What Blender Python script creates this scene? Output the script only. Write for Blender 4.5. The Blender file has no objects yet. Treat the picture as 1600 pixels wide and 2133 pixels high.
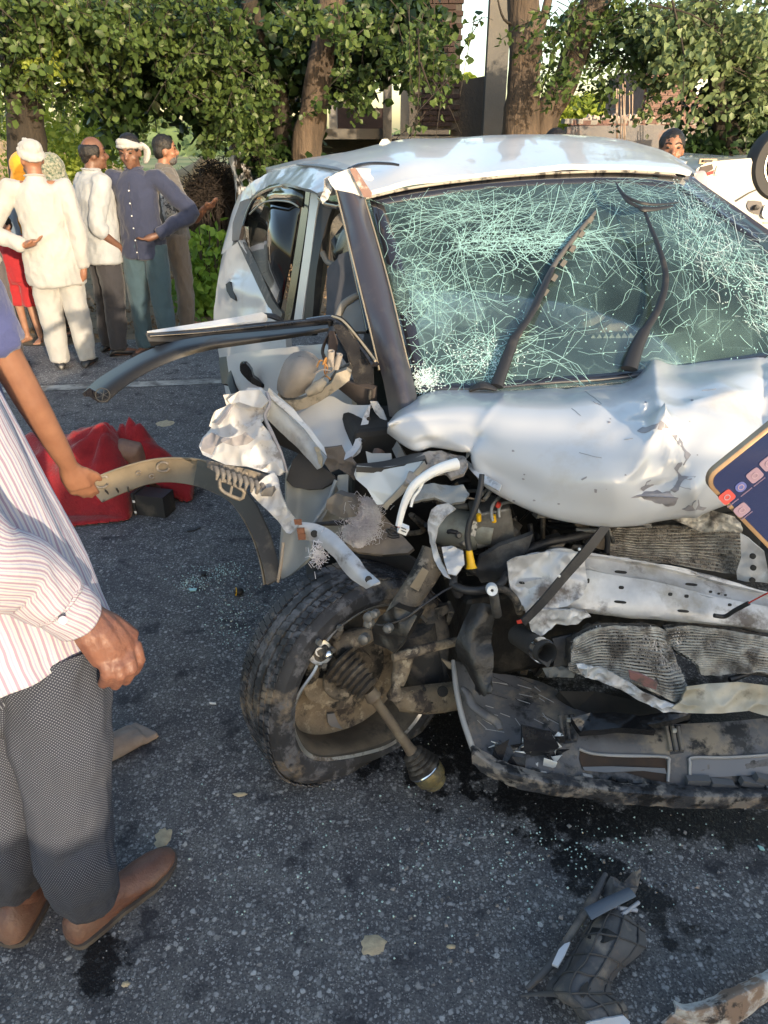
import bpy, bmesh, math, random
import numpy as np
from mathutils import Vector, Matrix, noise, geometry
from mathutils.bvhtree import BVHTree
random.seed(7); RNG = np.random.default_rng(7)
SC = bpy.context.scene; COL = SC.collection
R = math.radians
# ------------------------------------------------------------------ camera
CAM_H, PITCH, FPX = 1.70, R(27.3), 1540.0
cd = bpy.data.cameras.new('camera'); cam = bpy.data.objects.new('camera', cd); COL.objects.link(cam)
cam.location = (0, 0, CAM_H); cam.rotation_euler = (R(90) - PITCH, 0, 0)
cd.sensor_fit = 'VERTICAL'; cd.sensor_height = 36; cd.lens = 36 * FPX / 2133
cd.clip_start = .05; cd.clip_end = 900; SC.camera = cam
# ------------------------------------------------------------------ sky and sun
SUN_EL, SUN_AZ = 10.0, 27.0          # low sun behind the camera, to its right
w = bpy.data.worlds.new('World'); SC.world = w; w.use_nodes = True
nt = w.node_tree; bg = nt.nodes['Background']
sky = nt.nodes.new('ShaderNodeTexSky'); sky.sky_type = 'NISHITA'; sky.sun_disc = False
sky.sun_elevation = R(SUN_EL); sky.sun_rotation = R(180 - SUN_AZ)
sky.air_density = 1.0; sky.dust_density = 1.6; sky.ozone_density = 1.0
nt.links.new(sky.outputs[0], bg.inputs[0]); bg.inputs[1].default_value = .15
sd = bpy.data.lights.new('sun', 'SUN'); sun = bpy.data.objects.new('sun', sd); COL.objects.link(sun)
sd.energy = 2.0; sd.angle = R(.6); sd.color = (1, .80, .56)
sun_dir = Vector((-math.sin(R(SUN_AZ)) * math.cos(R(SUN_EL)), math.cos(R(SUN_AZ)) * math.cos(R(SUN_EL)), -math.sin(R(SUN_EL))))
sun.rotation_euler = sun_dir.to_track_quat('-Z', 'Y').to_euler(); sun.location = (3, -6, 6)
SC.view_settings.view_transform = 'Standard'; SC.view_settings.look = 'None'
SC.view_settings.gamma = 1; SC.view_settings.use_curve_mapping = False
SC.view_settings.exposure = 1.65
try:
    SC.cycles.use_denoising = True; SC.cycles.max_bounces = 8; SC.cycles.transparent_max_bounces = 24
    SC.cycles.caustics_reflective = False; SC.cycles.caustics_refractive = False
except Exception: pass
# ------------------------------------------------------------------ photo pixel -> point at a real distance or height
cp, sp = math.cos(PITCH), math.sin(PITCH)
def ray(x, y):
    a = (x - 800) / FPX; b = -(y - 1066.5) / FPX
    return Vector((a, cp + b * sp, -sp + b * cp))
def Y_(x, y, Y): r = ray(x, y); return r * (Y / r.y) + Vector((0, 0, CAM_H))
def Z_(x, y, z): r = ray(x, y); return r * ((z - CAM_H) / r.z) + Vector((0, 0, CAM_H))
def G_(x, y, z=0): return Z_(x, y, z)
def px_of(v):
    v = Vector(v) - Vector((0, 0, CAM_H)); d = v.y * cp - v.z * sp
    return 800 + FPX * v.x / d, 1066.5 - FPX * (v.y * sp + v.z * cp) / d
# ------------------------------------------------------------------ materials
MATS = {}
def M(name, base, rough=.5, metal=0., var=None, vs=6., bump=None, dirt=None, dirt2=None, coat=0., spec=.5, trans=None, sheen=0., rvar=0., stretch=None, sss=0.):
    if name in MATS: return MATS[name]
    m = bpy.data.materials.new(name); m.use_nodes = True; t = m.node_tree; N = t.nodes; L = t.links
    b = N['Principled BSDF']; MATS[name] = m
    c4 = lambda c: (c[0], c[1], c[2], 1)
    b.inputs['Base Color'].default_value = c4(base); b.inputs['Roughness'].default_value = rough
    b.inputs['Metallic'].default_value = metal; b.inputs['Coat Weight'].default_value = coat
    b.inputs['Coat Roughness'].default_value = .06
    b.inputs['Specular IOR Level'].default_value = spec
    if sheen: b.inputs['Sheen Weight'].default_value = sheen
    if sss:
        b.inputs['Subsurface Weight'].default_value = sss; b.inputs['Subsurface Radius'].default_value = (.02, .008, .004); b.inputs['Subsurface Scale'].default_value = .3
    tc = N.new('ShaderNodeTexCoord'); vec = tc.outputs['Object']
    if stretch:
        mp = N.new('ShaderNodeMapping'); mp.inputs['Scale'].default_value = stretch; L.new(vec, mp.inputs[0]); vec = mp.outputs[0]
    def nz(s, d=4, r=.55):
        n = N.new('ShaderNodeTexNoise'); n.inputs['Scale'].default_value = s; n.inputs['Detail'].default_value = d
        n.inputs['Roughness'].default_value = r; L.new(vec, n.inputs['Vector']); return n.outputs['Fac']
    def mix(f, a, c):
        x = N.new('ShaderNodeMix'); x.data_type = 'RGBA'; L.new(f, x.inputs[0])
        if isinstance(a, tuple): x.inputs[6].default_value = a
        else: L.new(a, x.inputs[6])
        x.inputs[7].default_value = c; return x.outputs[2]
    def ramp(f, lo, hi):
        r = N.new('ShaderNodeMapRange'); r.inputs[1].default_value = lo; r.inputs[2].default_value = hi; L.new(f, r.inputs[0]); return r.outputs[0]
    col = None
    if var: col = mix(ramp(nz(vs), .35, .65), c4(base), c4(var))
    for dd in (dirt, dirt2):
        if dd:
            f = ramp(nz(dd[1], 6, .65), dd[2], dd[3])
            col = mix(f, col if col is not None else c4(base), c4(dd[0]))
            if dd is dirt:
                rr = N.new('ShaderNodeMapRange'); rr.inputs[3].default_value = rough; rr.inputs[4].default_value = max(rough, .8); L.new(f, rr.inputs[0]); L.new(rr.outputs[0], b.inputs['Roughness'])
                if metal:
                    rm = N.new('ShaderNodeMapRange'); rm.inputs[3].default_value = metal; rm.inputs[4].default_value = 0; L.new(f, rm.inputs[0]); L.new(rm.outputs[0], b.inputs['Metallic'])
    if col is not None: L.new(col, b.inputs['Base Color'])
    if bump:
        bp = N.new('ShaderNodeBump'); bp.inputs['Strength'].default_value = bump[1]; bp.inputs['Distance'].default_value = bump[2] if len(bump) > 2 else .01
        L.new(nz(bump[0], 5, .6), bp.inputs['Height']); L.new(bp.outputs[0], b.inputs['Normal'])
    if trans:
        tr = N.new('ShaderNodeBsdfTranslucent'); ms = N.new('ShaderNodeMixShader'); ms.inputs[0].default_value = trans
        if col is not None: L.new(col, tr.inputs[0])
        else: tr.inputs[0].default_value = c4(base)
        L.new(b.outputs[0], ms.inputs[1]); L.new(tr.outputs[0], ms.inputs[2]); L.new(ms.outputs[0], N['Material Output'].inputs[0])
    return m
# ------------------------------------------------------------------ objects
def tag(o, label=None, cat=None, group=None, kind=None):
    if label: o['label'] = label
    if cat: o['category'] = cat
    if group: o['group'] = group
    if kind: o['kind'] = kind
    return o
def empty(name, loc, label, cat, group=None, rz=0):
    o = bpy.data.objects.new(name, None); COL.objects.link(o); o.location = loc; o.rotation_euler.z = rz
    o.empty_display_size = .1
    return tag(o, label, cat, group)
def root_mat(p):
    m = Matrix.Translation(p.location) @ p.rotation_euler.to_matrix().to_4x4()
    if p.parent: m = root_mat(p.parent) @ p.matrix_parent_inverse @ m
    return m
def adopt(o, p, world=True):
    o.parent = p
    if world: o.matrix_parent_inverse = root_mat(p).inverted()
    return o
def link(name, me, mat=None, parent=None, smooth=35, world=True):
    o = bpy.data.objects.new(name, me); COL.objects.link(o)
    if mat is not None:
        for m in (mat if isinstance(mat, (list, tuple)) else [mat]): me.materials.append(m)
    if smooth:
        me.shade_smooth()
        if smooth < 180: me.set_sharp_from_angle(angle=R(smooth))
    if parent is not None: adopt(o, parent, world)
    return o
def frame_to(d, up=(0, 0, 1)):
    z = Vector(d).normalized(); u = Vector(up)
    if abs(z.dot(u)) > .98: u = Vector((1, 0, 0))
    x = u.cross(z).normalized(); y = z.cross(x)
    return x, y, z
def crom(p0, p1, p2, p3, t):
    return .5 * ((2 * p1) + (-p0 + p2) * t + (2 * p0 - 5 * p1 + 4 * p2 - p3) * t * t + (-p0 + 3 * p1 - 3 * p2 + p3) * t * t * t)
def smooth_path(P, k=6):
    P = [Vector(p) for p in P]
    if k <= 1 or len(P) < 3: return P
    out = []
    for i in range(len(P) - 1):
        a = P[max(i - 1, 0)]; d = P[min(i + 2, len(P) - 1)]
        for j in range(k): out.append(crom(a, P[i], P[i + 1], d, j / k))
    return out + [P[-1]]
class MB:
    def __init__(s): s.v = []; s.f = []; s.m = []; s.mi = 0; s.uv = None
    def add(s, vs, fs):
        n = len(s.v); s.v += [tuple(v) for v in vs]; s.f += [tuple(n + i for i in f) for f in fs]; s.m += [s.mi] * len(fs); return s
    def box(s, c, size, rot=None, taper=1.):
        c = Vector(c); a, b, h = [x / 2 for x in size]; vs = []
        for z, k in ((-h, 1), (h, taper)):
            for x, y in ((-a, -b), (a, -b), (a, b), (-a, b)):
                v = Vector((x * k, y * k, z)); v = rot @ v if rot is not None else v; vs.append(c + v)
        return s.add(vs, [(3, 2, 1, 0), (4, 5, 6, 7), (0, 1, 5, 4), (1, 2, 6, 5), (2, 3, 7, 6), (3, 0, 4, 7)])
    def rings(s, rs, caps=True, closed=True):
        n = len(rs[0]); b = len(s.v); s.v += [tuple(v) for r in rs for v in r]; c = 0
        rng = range(n if closed else n - 1)
        for i in range(len(rs) - 1):
            for j in rng:
                s.f.append((b + i * n + j, b + i * n + (j + 1) % n, b + (i + 1) * n + (j + 1) % n, b + (i + 1) * n + j)); c += 1
        if caps and closed:
            s.f.append(tuple(b + j for j in range(n - 1, -1, -1))); s.f.append(tuple(b + (len(rs) - 1) * n + j for j in range(n))); c += 2
        s.m += [s.mi] * c; return s
    def tube(s, P, r, n=8, k=1, caps=True, flat=1.):
        P = smooth_path(P, k); N = len(P)
        if not isinstance(r, (list, tuple)): rr = [r] * N
        else: rr = [float(np.interp(i / (N - 1), np.linspace(0, 1, len(r)), r)) for i in range(N)]
        rs = []; px = None
        for i, p in enumerate(P):
            d = (P[min(i + 1, N - 1)] - P[max(i - 1, 0)])
            if d.length < 1e-9: d = Vector((0, 0, 1))
            d.normalize()
            if px is None: x, y, _ = frame_to(d)
            else:
                x = px - d * px.dot(d)
                x = x.normalized() if x.length > 1e-6 else frame_to(d)[0]
                y = d.cross(x)
            px = x
            rs.append([p + (x * math.cos(2 * math.pi * j / n) + y * flat * math.sin(2 * math.pi * j / n)) * rr[i] for j in range(n)])
        return s.rings(rs, caps)
    def lathe(s, prof, c, axis, n=32, up=(0, 0, 1), closed_prof=False, jit=None):
        c = Vector(c); x, y, z = frame_to(axis, up); rs = []
        for j in range(n):
            a = 2 * math.pi * j / n; e = x * math.cos(a) + y * math.sin(a)
            rs.append([c + e * r + z * h for r, h in prof])
        if jit: rs = [[jit(v) for v in r] for r in rs]
        b = len(s.v); m = len(prof); s.v += [tuple(v) for r in rs for v in r]; cc = 0
        for j in range(n):
            for i in range(m if closed_prof else m - 1):
                i2 = (i + 1) % m; j2 = (j + 1) % n
                s.f.append((b + j * m + i, b + j2 * m + i, b + j2 * m + i2, b + j * m + i2)); cc += 1
        s.m += [s.mi] * cc; return s
    def ball(s, c, r, n=12, m=8, sc=(1, 1, 1), rot=None):
        c = Vector(c); rs = []
        for i in range(m + 1):
            a = math.pi * i / m; q = max(math.sin(a), 1e-3)
            rg = []
            for j in range(n):
                t = 2 * math.pi * j / n
                v = Vector((math.cos(t) * q * sc[0], math.sin(t) * q * sc[1], -math.cos(a) * sc[2])) * r
                rg.append(c + (rot @ v if rot is not None else v))
            rs.append(rg)
        return s.rings(rs, True)
    def mesh(s, name):
        me = bpy.data.meshes.new(name); me.from_pydata(s.v, [], s.f)
        if any(s.m): me.polygons.foreach_set('material_index', s.m)
        me.update(); return me
    def build(s, name, mat, parent=None, smooth=35):
        return link(name, s.mesh(name), mat, parent, smooth)
def grid_surface(rows, ku=5, kv=5):
    """Catmull-Rom surface through rows of control points; returns a list of rows of Vectors"""
    A = [smooth_path(r, ku) for r in rows]
    B = [smooth_path([A[i][j] for i in range(len(A))], kv) for j in range(len(A[0]))]
    return [[B[j][i] for j in range(len(B))] for i in range(len(B[0]))]
def normals(G):
    n, m = len(G), len(G[0]); out = []
    for i in range(n):
        r = []
        for j in range(m):
            du = G[i][min(j + 1, m - 1)] - G[i][max(j - 1, 0)]; dv = G[min(i + 1, n - 1)][j] - G[max(i - 1, 0)][j]
            c = du.cross(dv); r.append(c.normalized() if c.length > 1e-12 else Vector((0, 0, 1)))
        out.append(r)
    return out
def crumple(v, s, a, seed=0.):
    q = v * s + Vector((seed, seed * 1.7, -seed))
    n = noise.noise(q); r = 1 - 2 * abs(noise.noise(q * 1.9 + Vector((5, 2, 9))))
    return (n + .6 * r) * a
def sheet(name, rows, mat, parent=None, thick=.003, ku=5, kv=5, amp=0., freq=6., seed=0., disp=None, smooth=40, flip=False, ragged=0.):
    G = grid_surface(rows, ku, kv); n, m = len(G), len(G[0]); Nn = normals(G); flip = sum(Nn[i][j].dot(Vector((0, 0, CAM_H)) - G[i][j]) for i in range(0, n, 2) for j in range(0, m, 2)) < 0
    if flip: Nn = [[-v for v in r] for r in Nn]
    for i in range(n):
        for j in range(m):
            v = G[i][j]; d = 0.
            if amp: d += crumple(v, freq, amp, seed)
            if disp: d += disp(v, i / (n - 1), j / (m - 1))
            G[i][j] = v + Nn[i][j] * d
    if ragged:
        for j in range(m):
            G[0][j] = G[0][j].lerp(G[1][j], max(0, noise.noise(G[0][j] * 40)) * ragged); G[-1][j] = G[-1][j].lerp(G[-2][j], max(0, noise.noise(G[-1][j] * 40)) * ragged)
        for i in range(n):
            G[i][0] = G[i][0].lerp(G[i][1], max(0, noise.noise(G[i][0] * 40)) * ragged); G[i][-1] = G[i][-1].lerp(G[i][-2], max(0, noise.noise(G[i][-1] * 40)) * ragged)
    Nn = normals(G); mb = MB(); sgn = -1 if flip else 1
    top = [G[i][j] for i in range(n) for j in range(m)]
    bot = [G[i][j] - Nn[i][j] * thick * sgn for i in range(n) for j in range(m)]
    fs = []; o = n * m; I = lambda i, j: i * m + j
    for i in range(n - 1):
        for j in range(m - 1):
            q = (I(i, j), I(i, j + 1), I(i + 1, j + 1), I(i + 1, j)); fs.append(q if not flip else q[::-1])
            q2 = tuple(o + x for x in q[::-1]); fs.append(q2 if not flip else q2[::-1])
    bd = [I(0, j) for j in range(m)] + [I(i, m - 1) for i in range(1, n)] + [I(n - 1, j) for j in range(m - 2, -1, -1)] + [I(i, 0) for i in range(n - 2, 0, -1)]
    for a, b in zip(bd, bd[1:] + bd[:1]):
        q = (b, a, o + a, o + b); fs.append(q if not flip else q[::-1])
    mb.add(top + bot, fs)
    ob = mb.build(name, mat, parent, smooth); ob['_g'] = 0; del ob['_g']
    return ob, G
def bvh_of(G):
    n, m = len(G), len(G[0]); vs = [v for r in G for v in r]; fs = [(i * m + j, i * m + j + 1, (i + 1) * m + j + 1, (i + 1) * m + j) for i in range(n - 1) for j in range(m - 1)]
    return BVHTree.FromPolygons([tuple(v) for v in vs], fs)
def cast(b, x, y, off=0.):
    r = ray(x, y).normalized(); h = b.ray_cast(Vector((0, 0, CAM_H)), r)
    if h[0] is None: return None, None
    n = h[1]; n = n if n.dot(r) < 0 else -n
    return h[0] + n * off, n
def plate(name, pts, mat, parent=None, thick=.004, amp=0., freq=14., seed=0., sub=0, smooth=30, dirn=None, round_=0):
    """an outline of world points filled, subdivided, crumpled and given real thickness away from the viewer"""
    P = [Vector(p) for p in pts]
    if round_: P = smooth_path(P + [P[0]], round_)[:-1]
    bm = bmesh.new(); vs = [bm.verts.new(p) for p in P]; es = [bm.edges.new((vs[i], vs[(i + 1) % len(vs)])) for i in range(len(vs))]
    bmesh.ops.triangle_fill(bm, use_beauty=True, edges=es)
    for k in range(sub):
        bmesh.ops.subdivide_edges(bm, edges=bm.edges[:], cuts=1, use_grid_fill=True)
        bmesh.ops.triangulate(bm, faces=bm.faces[:])
        if k < 2: bmesh.ops.beautify_fill(bm, faces=bm.faces[:], edges=bm.edges[:])
    bm.normal_update()
    c = sum(P, Vector()) / len(P); vd = Vector((0, 0, CAM_H)) - c
    nn = sum((f.normal * f.calc_area() for f in bm.faces), Vector())
    if nn.length < 1e-9: nn = vd
    nn.normalize()
    if nn.dot(vd) < 0:
        bmesh.ops.reverse_faces(bm, faces=bm.faces[:]); nn = -nn
    d = Vector(dirn).normalized() if dirn else nn
    if amp:
        for v in bm.verts: v.co += d * crumple(v.co, freq, amp, seed)
    bm.verts.index_update(); front = [v.co.copy() for v in bm.verts]; F = [[v.index for v in f.verts] for f in bm.faces]
    be = [[l.vert.index for l in (e.link_loops[0], e.link_loops[0].link_loop_next)] for e in bm.edges if len(e.link_faces) == 1]
    bm.free(); n = len(front); mb = MB()
    fs = F + [[n + i for i in f[::-1]] for f in F] + [(b, a, n + a, n + b) for a, b in be]
    mb.add(front + [v - d * thick for v in front], fs)
    return mb.build(name, mat, parent, smooth)
def beamstrip(name, A, B, mat, parent=None, thick=.01, k=4, **kw):
    """a strip between two polylines"""
    n = max(len(A), len(B)); return sheet(name, [A, B], mat, parent, thick, ku=k, kv=kw.pop('kv', 3), **kw)
def remesh(mb, name, mat, parent, voxel, smooth_it=4, ridge=.6, amp=0., freq=8., stretch=(1, 1, 1), seed=0., dec=None):
    me = mb.mesh(name); o = bpy.data.objects.new(name, me); COL.objects.link(o)
    m = o.modifiers.new('r', 'REMESH'); m.mode = 'VOXEL'; m.voxel_size = voxel
    if smooth_it: s = o.modifiers.new('s', 'SMOOTH'); s.iterations = smooth_it; s.factor = .5
    dg = bpy.context.evaluated_depsgraph_get(); m2 = bpy.data.meshes.new_from_object(o.evaluated_get(dg))
    bpy.data.objects.remove(o); bpy.data.meshes.remove(me); m2.name = name
    if amp:
        n = len(m2.vertices); co = np.empty(n * 3); m2.vertices.foreach_get('co', co); no = np.empty(n * 3); m2.vertex_normals.foreach_get('vector', no)
        co = co.reshape(-1, 3); no = no.reshape(-1, 3)
        st = Vector(stretch)
        for i in range(n):
            v = Vector(co[i]); q = Vector((v.x * st.x, v.y * st.y, v.z * st.z))
            r_ = 1 - 2 * abs(noise.noise(Vector((q.x * 4 + q.z * 5, q.y * 4, q.z * 9 - q.x * 4 + seed)))); co[i] += no[i] * (crumple(q, freq, amp, seed) + amp * ridge * r_ * (amp > .01))
        m2.vertices.foreach_set('co', co.ravel()); m2.update()
    m2.materials.clear()
    return link(name, m2, mat, parent, 180)
# per-leaf mass builder (numpy)
def leaf_mass(name, pts, size, mat, parent=None, jitter=.4, aspect=.6, kind='stuff', droop=.5):
    n = len(pts); pts = np.asarray(pts, float)
    th = RNG.uniform(0, 2 * np.pi, n); el = RNG.normal(-droop, .5, n)
    d = np.stack([np.cos(th) * np.cos(el), np.sin(th) * np.cos(el), np.sin(el)], 1)
    rnd = RNG.normal(size=(n, 3)); s = np.cross(d, rnd); s /= np.linalg.norm(s, axis=1)[:, None] + 1e-9; nn = np.cross(d, s)
    L = size * (1 + RNG.uniform(-jitter, jitter, n))[:, None]; W = L * aspect * .5
    v = np.stack([pts, pts + d * L * .35 + s * W + nn * L * .06, pts + d * L * .8 + s * W * .55 + nn * L * .03, pts + d * L, pts + d * L * .8 - s * W * .55 + nn * L * .03, pts + d * L * .35 - s * W + nn * L * .06, pts + d * L * .45 - nn * L * .05], 1).reshape(-1, 3)
    b = (np.arange(n) * 7)[:, None]; tri = np.array([[0, 1, 6], [1, 2, 6], [2, 3, 6], [3, 4, 6], [4, 5, 6], [5, 0, 6]])
    f = (b[:, None, :] + tri[None]).reshape(-1, 3)
    me = bpy.data.meshes.new(name); me.vertices.add(len(v)); me.vertices.foreach_set('co', v.ravel())
    me.loops.add(f.size); me.loops.foreach_set('vertex_index', f.ravel().astype(np.int32))
    me.polygons.add(len(f)); me.polygons.foreach_set('loop_start', np.arange(0, f.size, 3, dtype=np.int32)); me.polygons.foreach_set('loop_total', np.full(len(f), 3, dtype=np.int32))
    me.update(calc_edges=True); me.validate()
    at = me.attributes.new('tone', 'FLOAT', 'POINT'); at.data.foreach_set('value', np.repeat(RNG.uniform(0, 1, n), 7).astype(np.float32))
    o = link(name, me, mat, parent, 0)
    if kind: o['kind'] = kind
    return o
# ================================================================== materials
def leaf_mat(name, a, b, tr=.35, rough=.42):
    m = bpy.data.materials.new(name); m.use_nodes = True; t = m.node_tree; N = t.nodes; L = t.links; p = N['Principled BSDF']
    at = N.new('ShaderNodeAttribute'); at.attribute_name = 'tone'
    tc = N.new('ShaderNodeTexCoord'); n = N.new('ShaderNodeTexNoise'); n.inputs['Scale'].default_value = 1.3; L.new(tc.outputs['Object'], n.inputs['Vector'])
    ad = N.new('ShaderNodeMath'); ad.operation = 'ADD'; L.new(at.outputs['Fac'], ad.inputs[0]); L.new(n.outputs['Fac'], ad.inputs[1])
    mr = N.new('ShaderNodeMapRange'); mr.inputs[1].default_value = .35; mr.inputs[2].default_value = 1.25; L.new(ad.outputs[0], mr.inputs[0])
    x = N.new('ShaderNodeMix'); x.data_type = 'RGBA'; x.inputs[6].default_value = (*a, 1); x.inputs[7].default_value = (*b, 1); L.new(mr.outputs[0], x.inputs[0])
    L.new(x.outputs[2], p.inputs['Base Color']); p.inputs['Roughness'].default_value = rough; p.inputs['Specular IOR Level'].default_value = .35
    tr_ = N.new('ShaderNodeBsdfTranslucent'); L.new(x.outputs[2], tr_.inputs[0]); ms = N.new('ShaderNodeMixShader'); ms.inputs[0].default_value = tr
    L.new(p.outputs[0], ms.inputs[1]); L.new(tr_.outputs[0], ms.inputs[2]); L.new(ms.outputs[0], N['Material Output'].inputs[0]); return m
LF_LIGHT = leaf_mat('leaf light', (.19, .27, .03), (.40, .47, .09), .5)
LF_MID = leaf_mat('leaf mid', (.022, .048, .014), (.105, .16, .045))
LF_SHADE = leaf_mat('leaf shade', (.007, .018, .006), (.028, .055, .016), .2)  # near-black green: deep crown shade put into the leaf colour
LF_GREY = leaf_mat('leaf grey', (.07, .11, .045), (.19, .25, .11), .3)
LF_BUSH = leaf_mat('leaf bush', (.08, .17, .02), (.20, .34, .05), .4)
LF_FAR = leaf_mat('leaf far', (.10, .16, .07), (.17, .24, .11), .3, .8)
BARK = M('bark', (.045, .034, .026), .95, var=(.12, .088, .064), vs=9, bump=(22, 1., .03), stretch=(1, 1, .25))
BARK_SHADE = M('shaded bark', (.022, .018, .014), .95, var=(.045, .036, .028), vs=9, bump=(22, 1., .02), stretch=(1, 1, .25))  # bark darkened, canopy shade put into its colour
LIME = M('whitewashed bark', (.50, .51, .55), .9, dirt=((.06, .05, .04), 16, .50, .56), bump=(20, .8, .02), stretch=(1, 1, .3))
DIRT = M('dirt', (.30, .21, .13), .95, var=(.22, .17, .11), vs=3, dirt=((.14, .11, .08), 14, .5, .75), bump=(25, .7, .03))
ASH = M('ash grey soil', (.19, .17, .14), .95, var=(.13, .12, .10), vs=2, bump=(20, .6, .03))
FIELD = M('field', (.30, .27, .12), .95, var=(.17, .22, .07), vs=.12, dirt=((.34, .27, .17), .35, .55, .7), bump=(12, .5, .05))
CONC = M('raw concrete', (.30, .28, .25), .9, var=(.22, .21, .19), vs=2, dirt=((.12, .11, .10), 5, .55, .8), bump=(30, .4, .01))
CONC_SHADE = M('shaded wall', (.085, .075, .068), .95, var=(.06, .055, .05), vs=2, bump=(20, .5, .02))  # shade of the trees over the building put into the wall colour
BRICK = M('red brick', (.15, .085, .072), .95, var=(.21, .13, .11), vs=7, bump=(30, .5, .01))
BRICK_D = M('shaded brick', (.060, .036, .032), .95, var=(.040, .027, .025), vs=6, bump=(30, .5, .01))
MORT = M('mortar', (.22, .20, .18), .95)
# ------------------------------------------------------------------ asphalt
def asphalt(name, tone=1., stains=()):
    m = bpy.data.materials.new(name); m.use_nodes = True; t = m.node_tree; N = t.nodes; L = t.links; p = N['Principled BSDF']
    tc = N.new('ShaderNodeTexCoord'); P = tc.outputs['Object']
    def noi(s, d=5, r=.6):
        n = N.new('ShaderNodeTexNoise'); n.inputs['Scale'].default_value = s; n.inputs['Detail'].default_value = d; n.inputs['Roughness'].default_value = r; L.new(P, n.inputs['Vector']); return n.outputs['Fac']
    def mr(f, a, b, c=0, d=1):
        r = N.new('ShaderNodeMapRange'); r.inputs[1].default_value = a; r.inputs[2].default_value = b; r.inputs[3].default_value = c; r.inputs[4].default_value = d; L.new(f, r.inputs[0]); return r.outputs[0]
    def mul(a, b, op='MULTIPLY'):
        r = N.new('ShaderNodeMath'); r.operation = op
        for i, q in enumerate((a, b)):
            if isinstance(q, (int, float)): r.inputs[i].default_value = q
            else: L.new(q, r.inputs[i])
        return r.outputs[0]
    def mix(f, a, b):
        x = N.new('ShaderNodeMix'); x.data_type = 'RGBA'; L.new(f, x.inputs[0])
        for i, q in ((6, a), (7, b)):
            if isinstance(q, tuple): x.inputs[i].default_value = q
            else: L.new(q, x.inputs[i])
        return x.outputs[2]
    k = tone; c = lambda r, g, b: (r * k, g * k, b * k, 1)
    # warp so the stones are not round cells
    wn = N.new('ShaderNodeTexNoise'); wn.inputs['Scale'].default_value = 70; wn.inputs['Detail'].default_value = 3; L.new(P, wn.inputs['Vector'])
    sc = N.new('ShaderNodeVectorMath'); sc.operation = 'SCALE'; sc.inputs['Scale'].default_value = .012; L.new(wn.outputs['Color'], sc.inputs[0])
    ad = N.new('ShaderNodeVectorMath'); ad.operation = 'ADD'; L.new(P, ad.inputs[0]); L.new(sc.outputs[0], ad.inputs[1])
    col = mix(mr(noi(9), .38, .62), c(.052, .050, .052), c(.092, .089, .087)); height = None
    col = mix(mr(noi(160, 3), .45, .7), col, c(.022, .023, .028))
    for s, thr, bright, lo in ((52, .76, c(.30, .295, .29), .40), (95, .52, c(.22, .218, .22), .46), (190, .48, c(.19, .187, .185), .46), (36, .93, c(.36, .34, .31), .32)):
        v = N.new('ShaderNodeTexVoronoi'); v.inputs['Scale'].default_value = s; L.new(ad.outputs[0], v.inputs['Vector'])
        sx = N.new('ShaderNodeSeparateColor'); L.new(v.outputs['Color'], sx.inputs[0])
        f = mul(mr(sx.outputs[0], thr, min(thr + .08, 1)), mr(v.outputs['Distance'], lo, lo - .14))
        f = mul(f, mr(sx.outputs[1], 0, 1, .25, 1))
        col = mix(f, col, bright); height = f if height is None else mul(height, f, 'ADD')
    # dark blotches
    col = mix(mul(mr(noi(7.5, 6), .58, .66), .85), col, c(.016, .016, .02))
    col = mix(mul(mr(noi(1.4, 4), .50, .66), .35), col, c(.030, .030, .036))
    rough = mr(noi(40), .3, .7, .62, .9)
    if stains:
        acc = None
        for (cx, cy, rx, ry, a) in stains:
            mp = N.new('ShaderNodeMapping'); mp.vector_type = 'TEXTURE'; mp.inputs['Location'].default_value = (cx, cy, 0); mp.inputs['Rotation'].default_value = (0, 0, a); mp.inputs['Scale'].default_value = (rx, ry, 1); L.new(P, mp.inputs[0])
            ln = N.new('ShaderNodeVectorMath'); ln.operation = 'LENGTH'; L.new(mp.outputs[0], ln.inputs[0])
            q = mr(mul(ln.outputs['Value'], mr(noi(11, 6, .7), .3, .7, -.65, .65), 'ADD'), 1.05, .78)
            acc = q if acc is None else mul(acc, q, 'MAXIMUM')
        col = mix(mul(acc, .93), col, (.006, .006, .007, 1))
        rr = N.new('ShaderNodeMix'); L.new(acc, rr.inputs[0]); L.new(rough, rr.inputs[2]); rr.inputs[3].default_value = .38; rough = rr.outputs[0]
    L.new(col, p.inputs['Base Color']); L.new(rough, p.inputs['Roughness']); p.inputs['Specular IOR Level'].default_value = .35
    bp = N.new('ShaderNodeBump'); bp.inputs['Strength'].default_value = .55; bp.inputs['Distance'].default_value = .004
    L.new(mul(mul(height, .7), noi(190, 3), 'ADD'), bp.inputs['Height']); L.new(bp.outputs[0], p.inputs['Normal']); return m
ang = R(8.4); rx, ry = Vector((math.cos(ang), math.sin(ang), 0)), Vector((-math.sin(ang), math.cos(ang), 0))
RF = lambda a, b, z=0: rx * a + ry * b + Vector((0, 0, z))     # along the road, across the road
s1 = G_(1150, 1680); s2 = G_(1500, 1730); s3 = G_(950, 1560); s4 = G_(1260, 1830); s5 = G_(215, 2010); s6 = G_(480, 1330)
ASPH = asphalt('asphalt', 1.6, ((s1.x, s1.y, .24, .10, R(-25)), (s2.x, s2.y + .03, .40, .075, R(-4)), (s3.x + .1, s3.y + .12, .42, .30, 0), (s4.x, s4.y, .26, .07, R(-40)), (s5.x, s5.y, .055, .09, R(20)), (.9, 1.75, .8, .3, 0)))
ASPH2 = asphalt('shoulder asphalt', 2.2)
PAINT = M('worn road paint', (.42, .41, .38), .9, dirt=((.13, .125, .12), 7, .42, .62), bump=(120, .4, .003))
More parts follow.
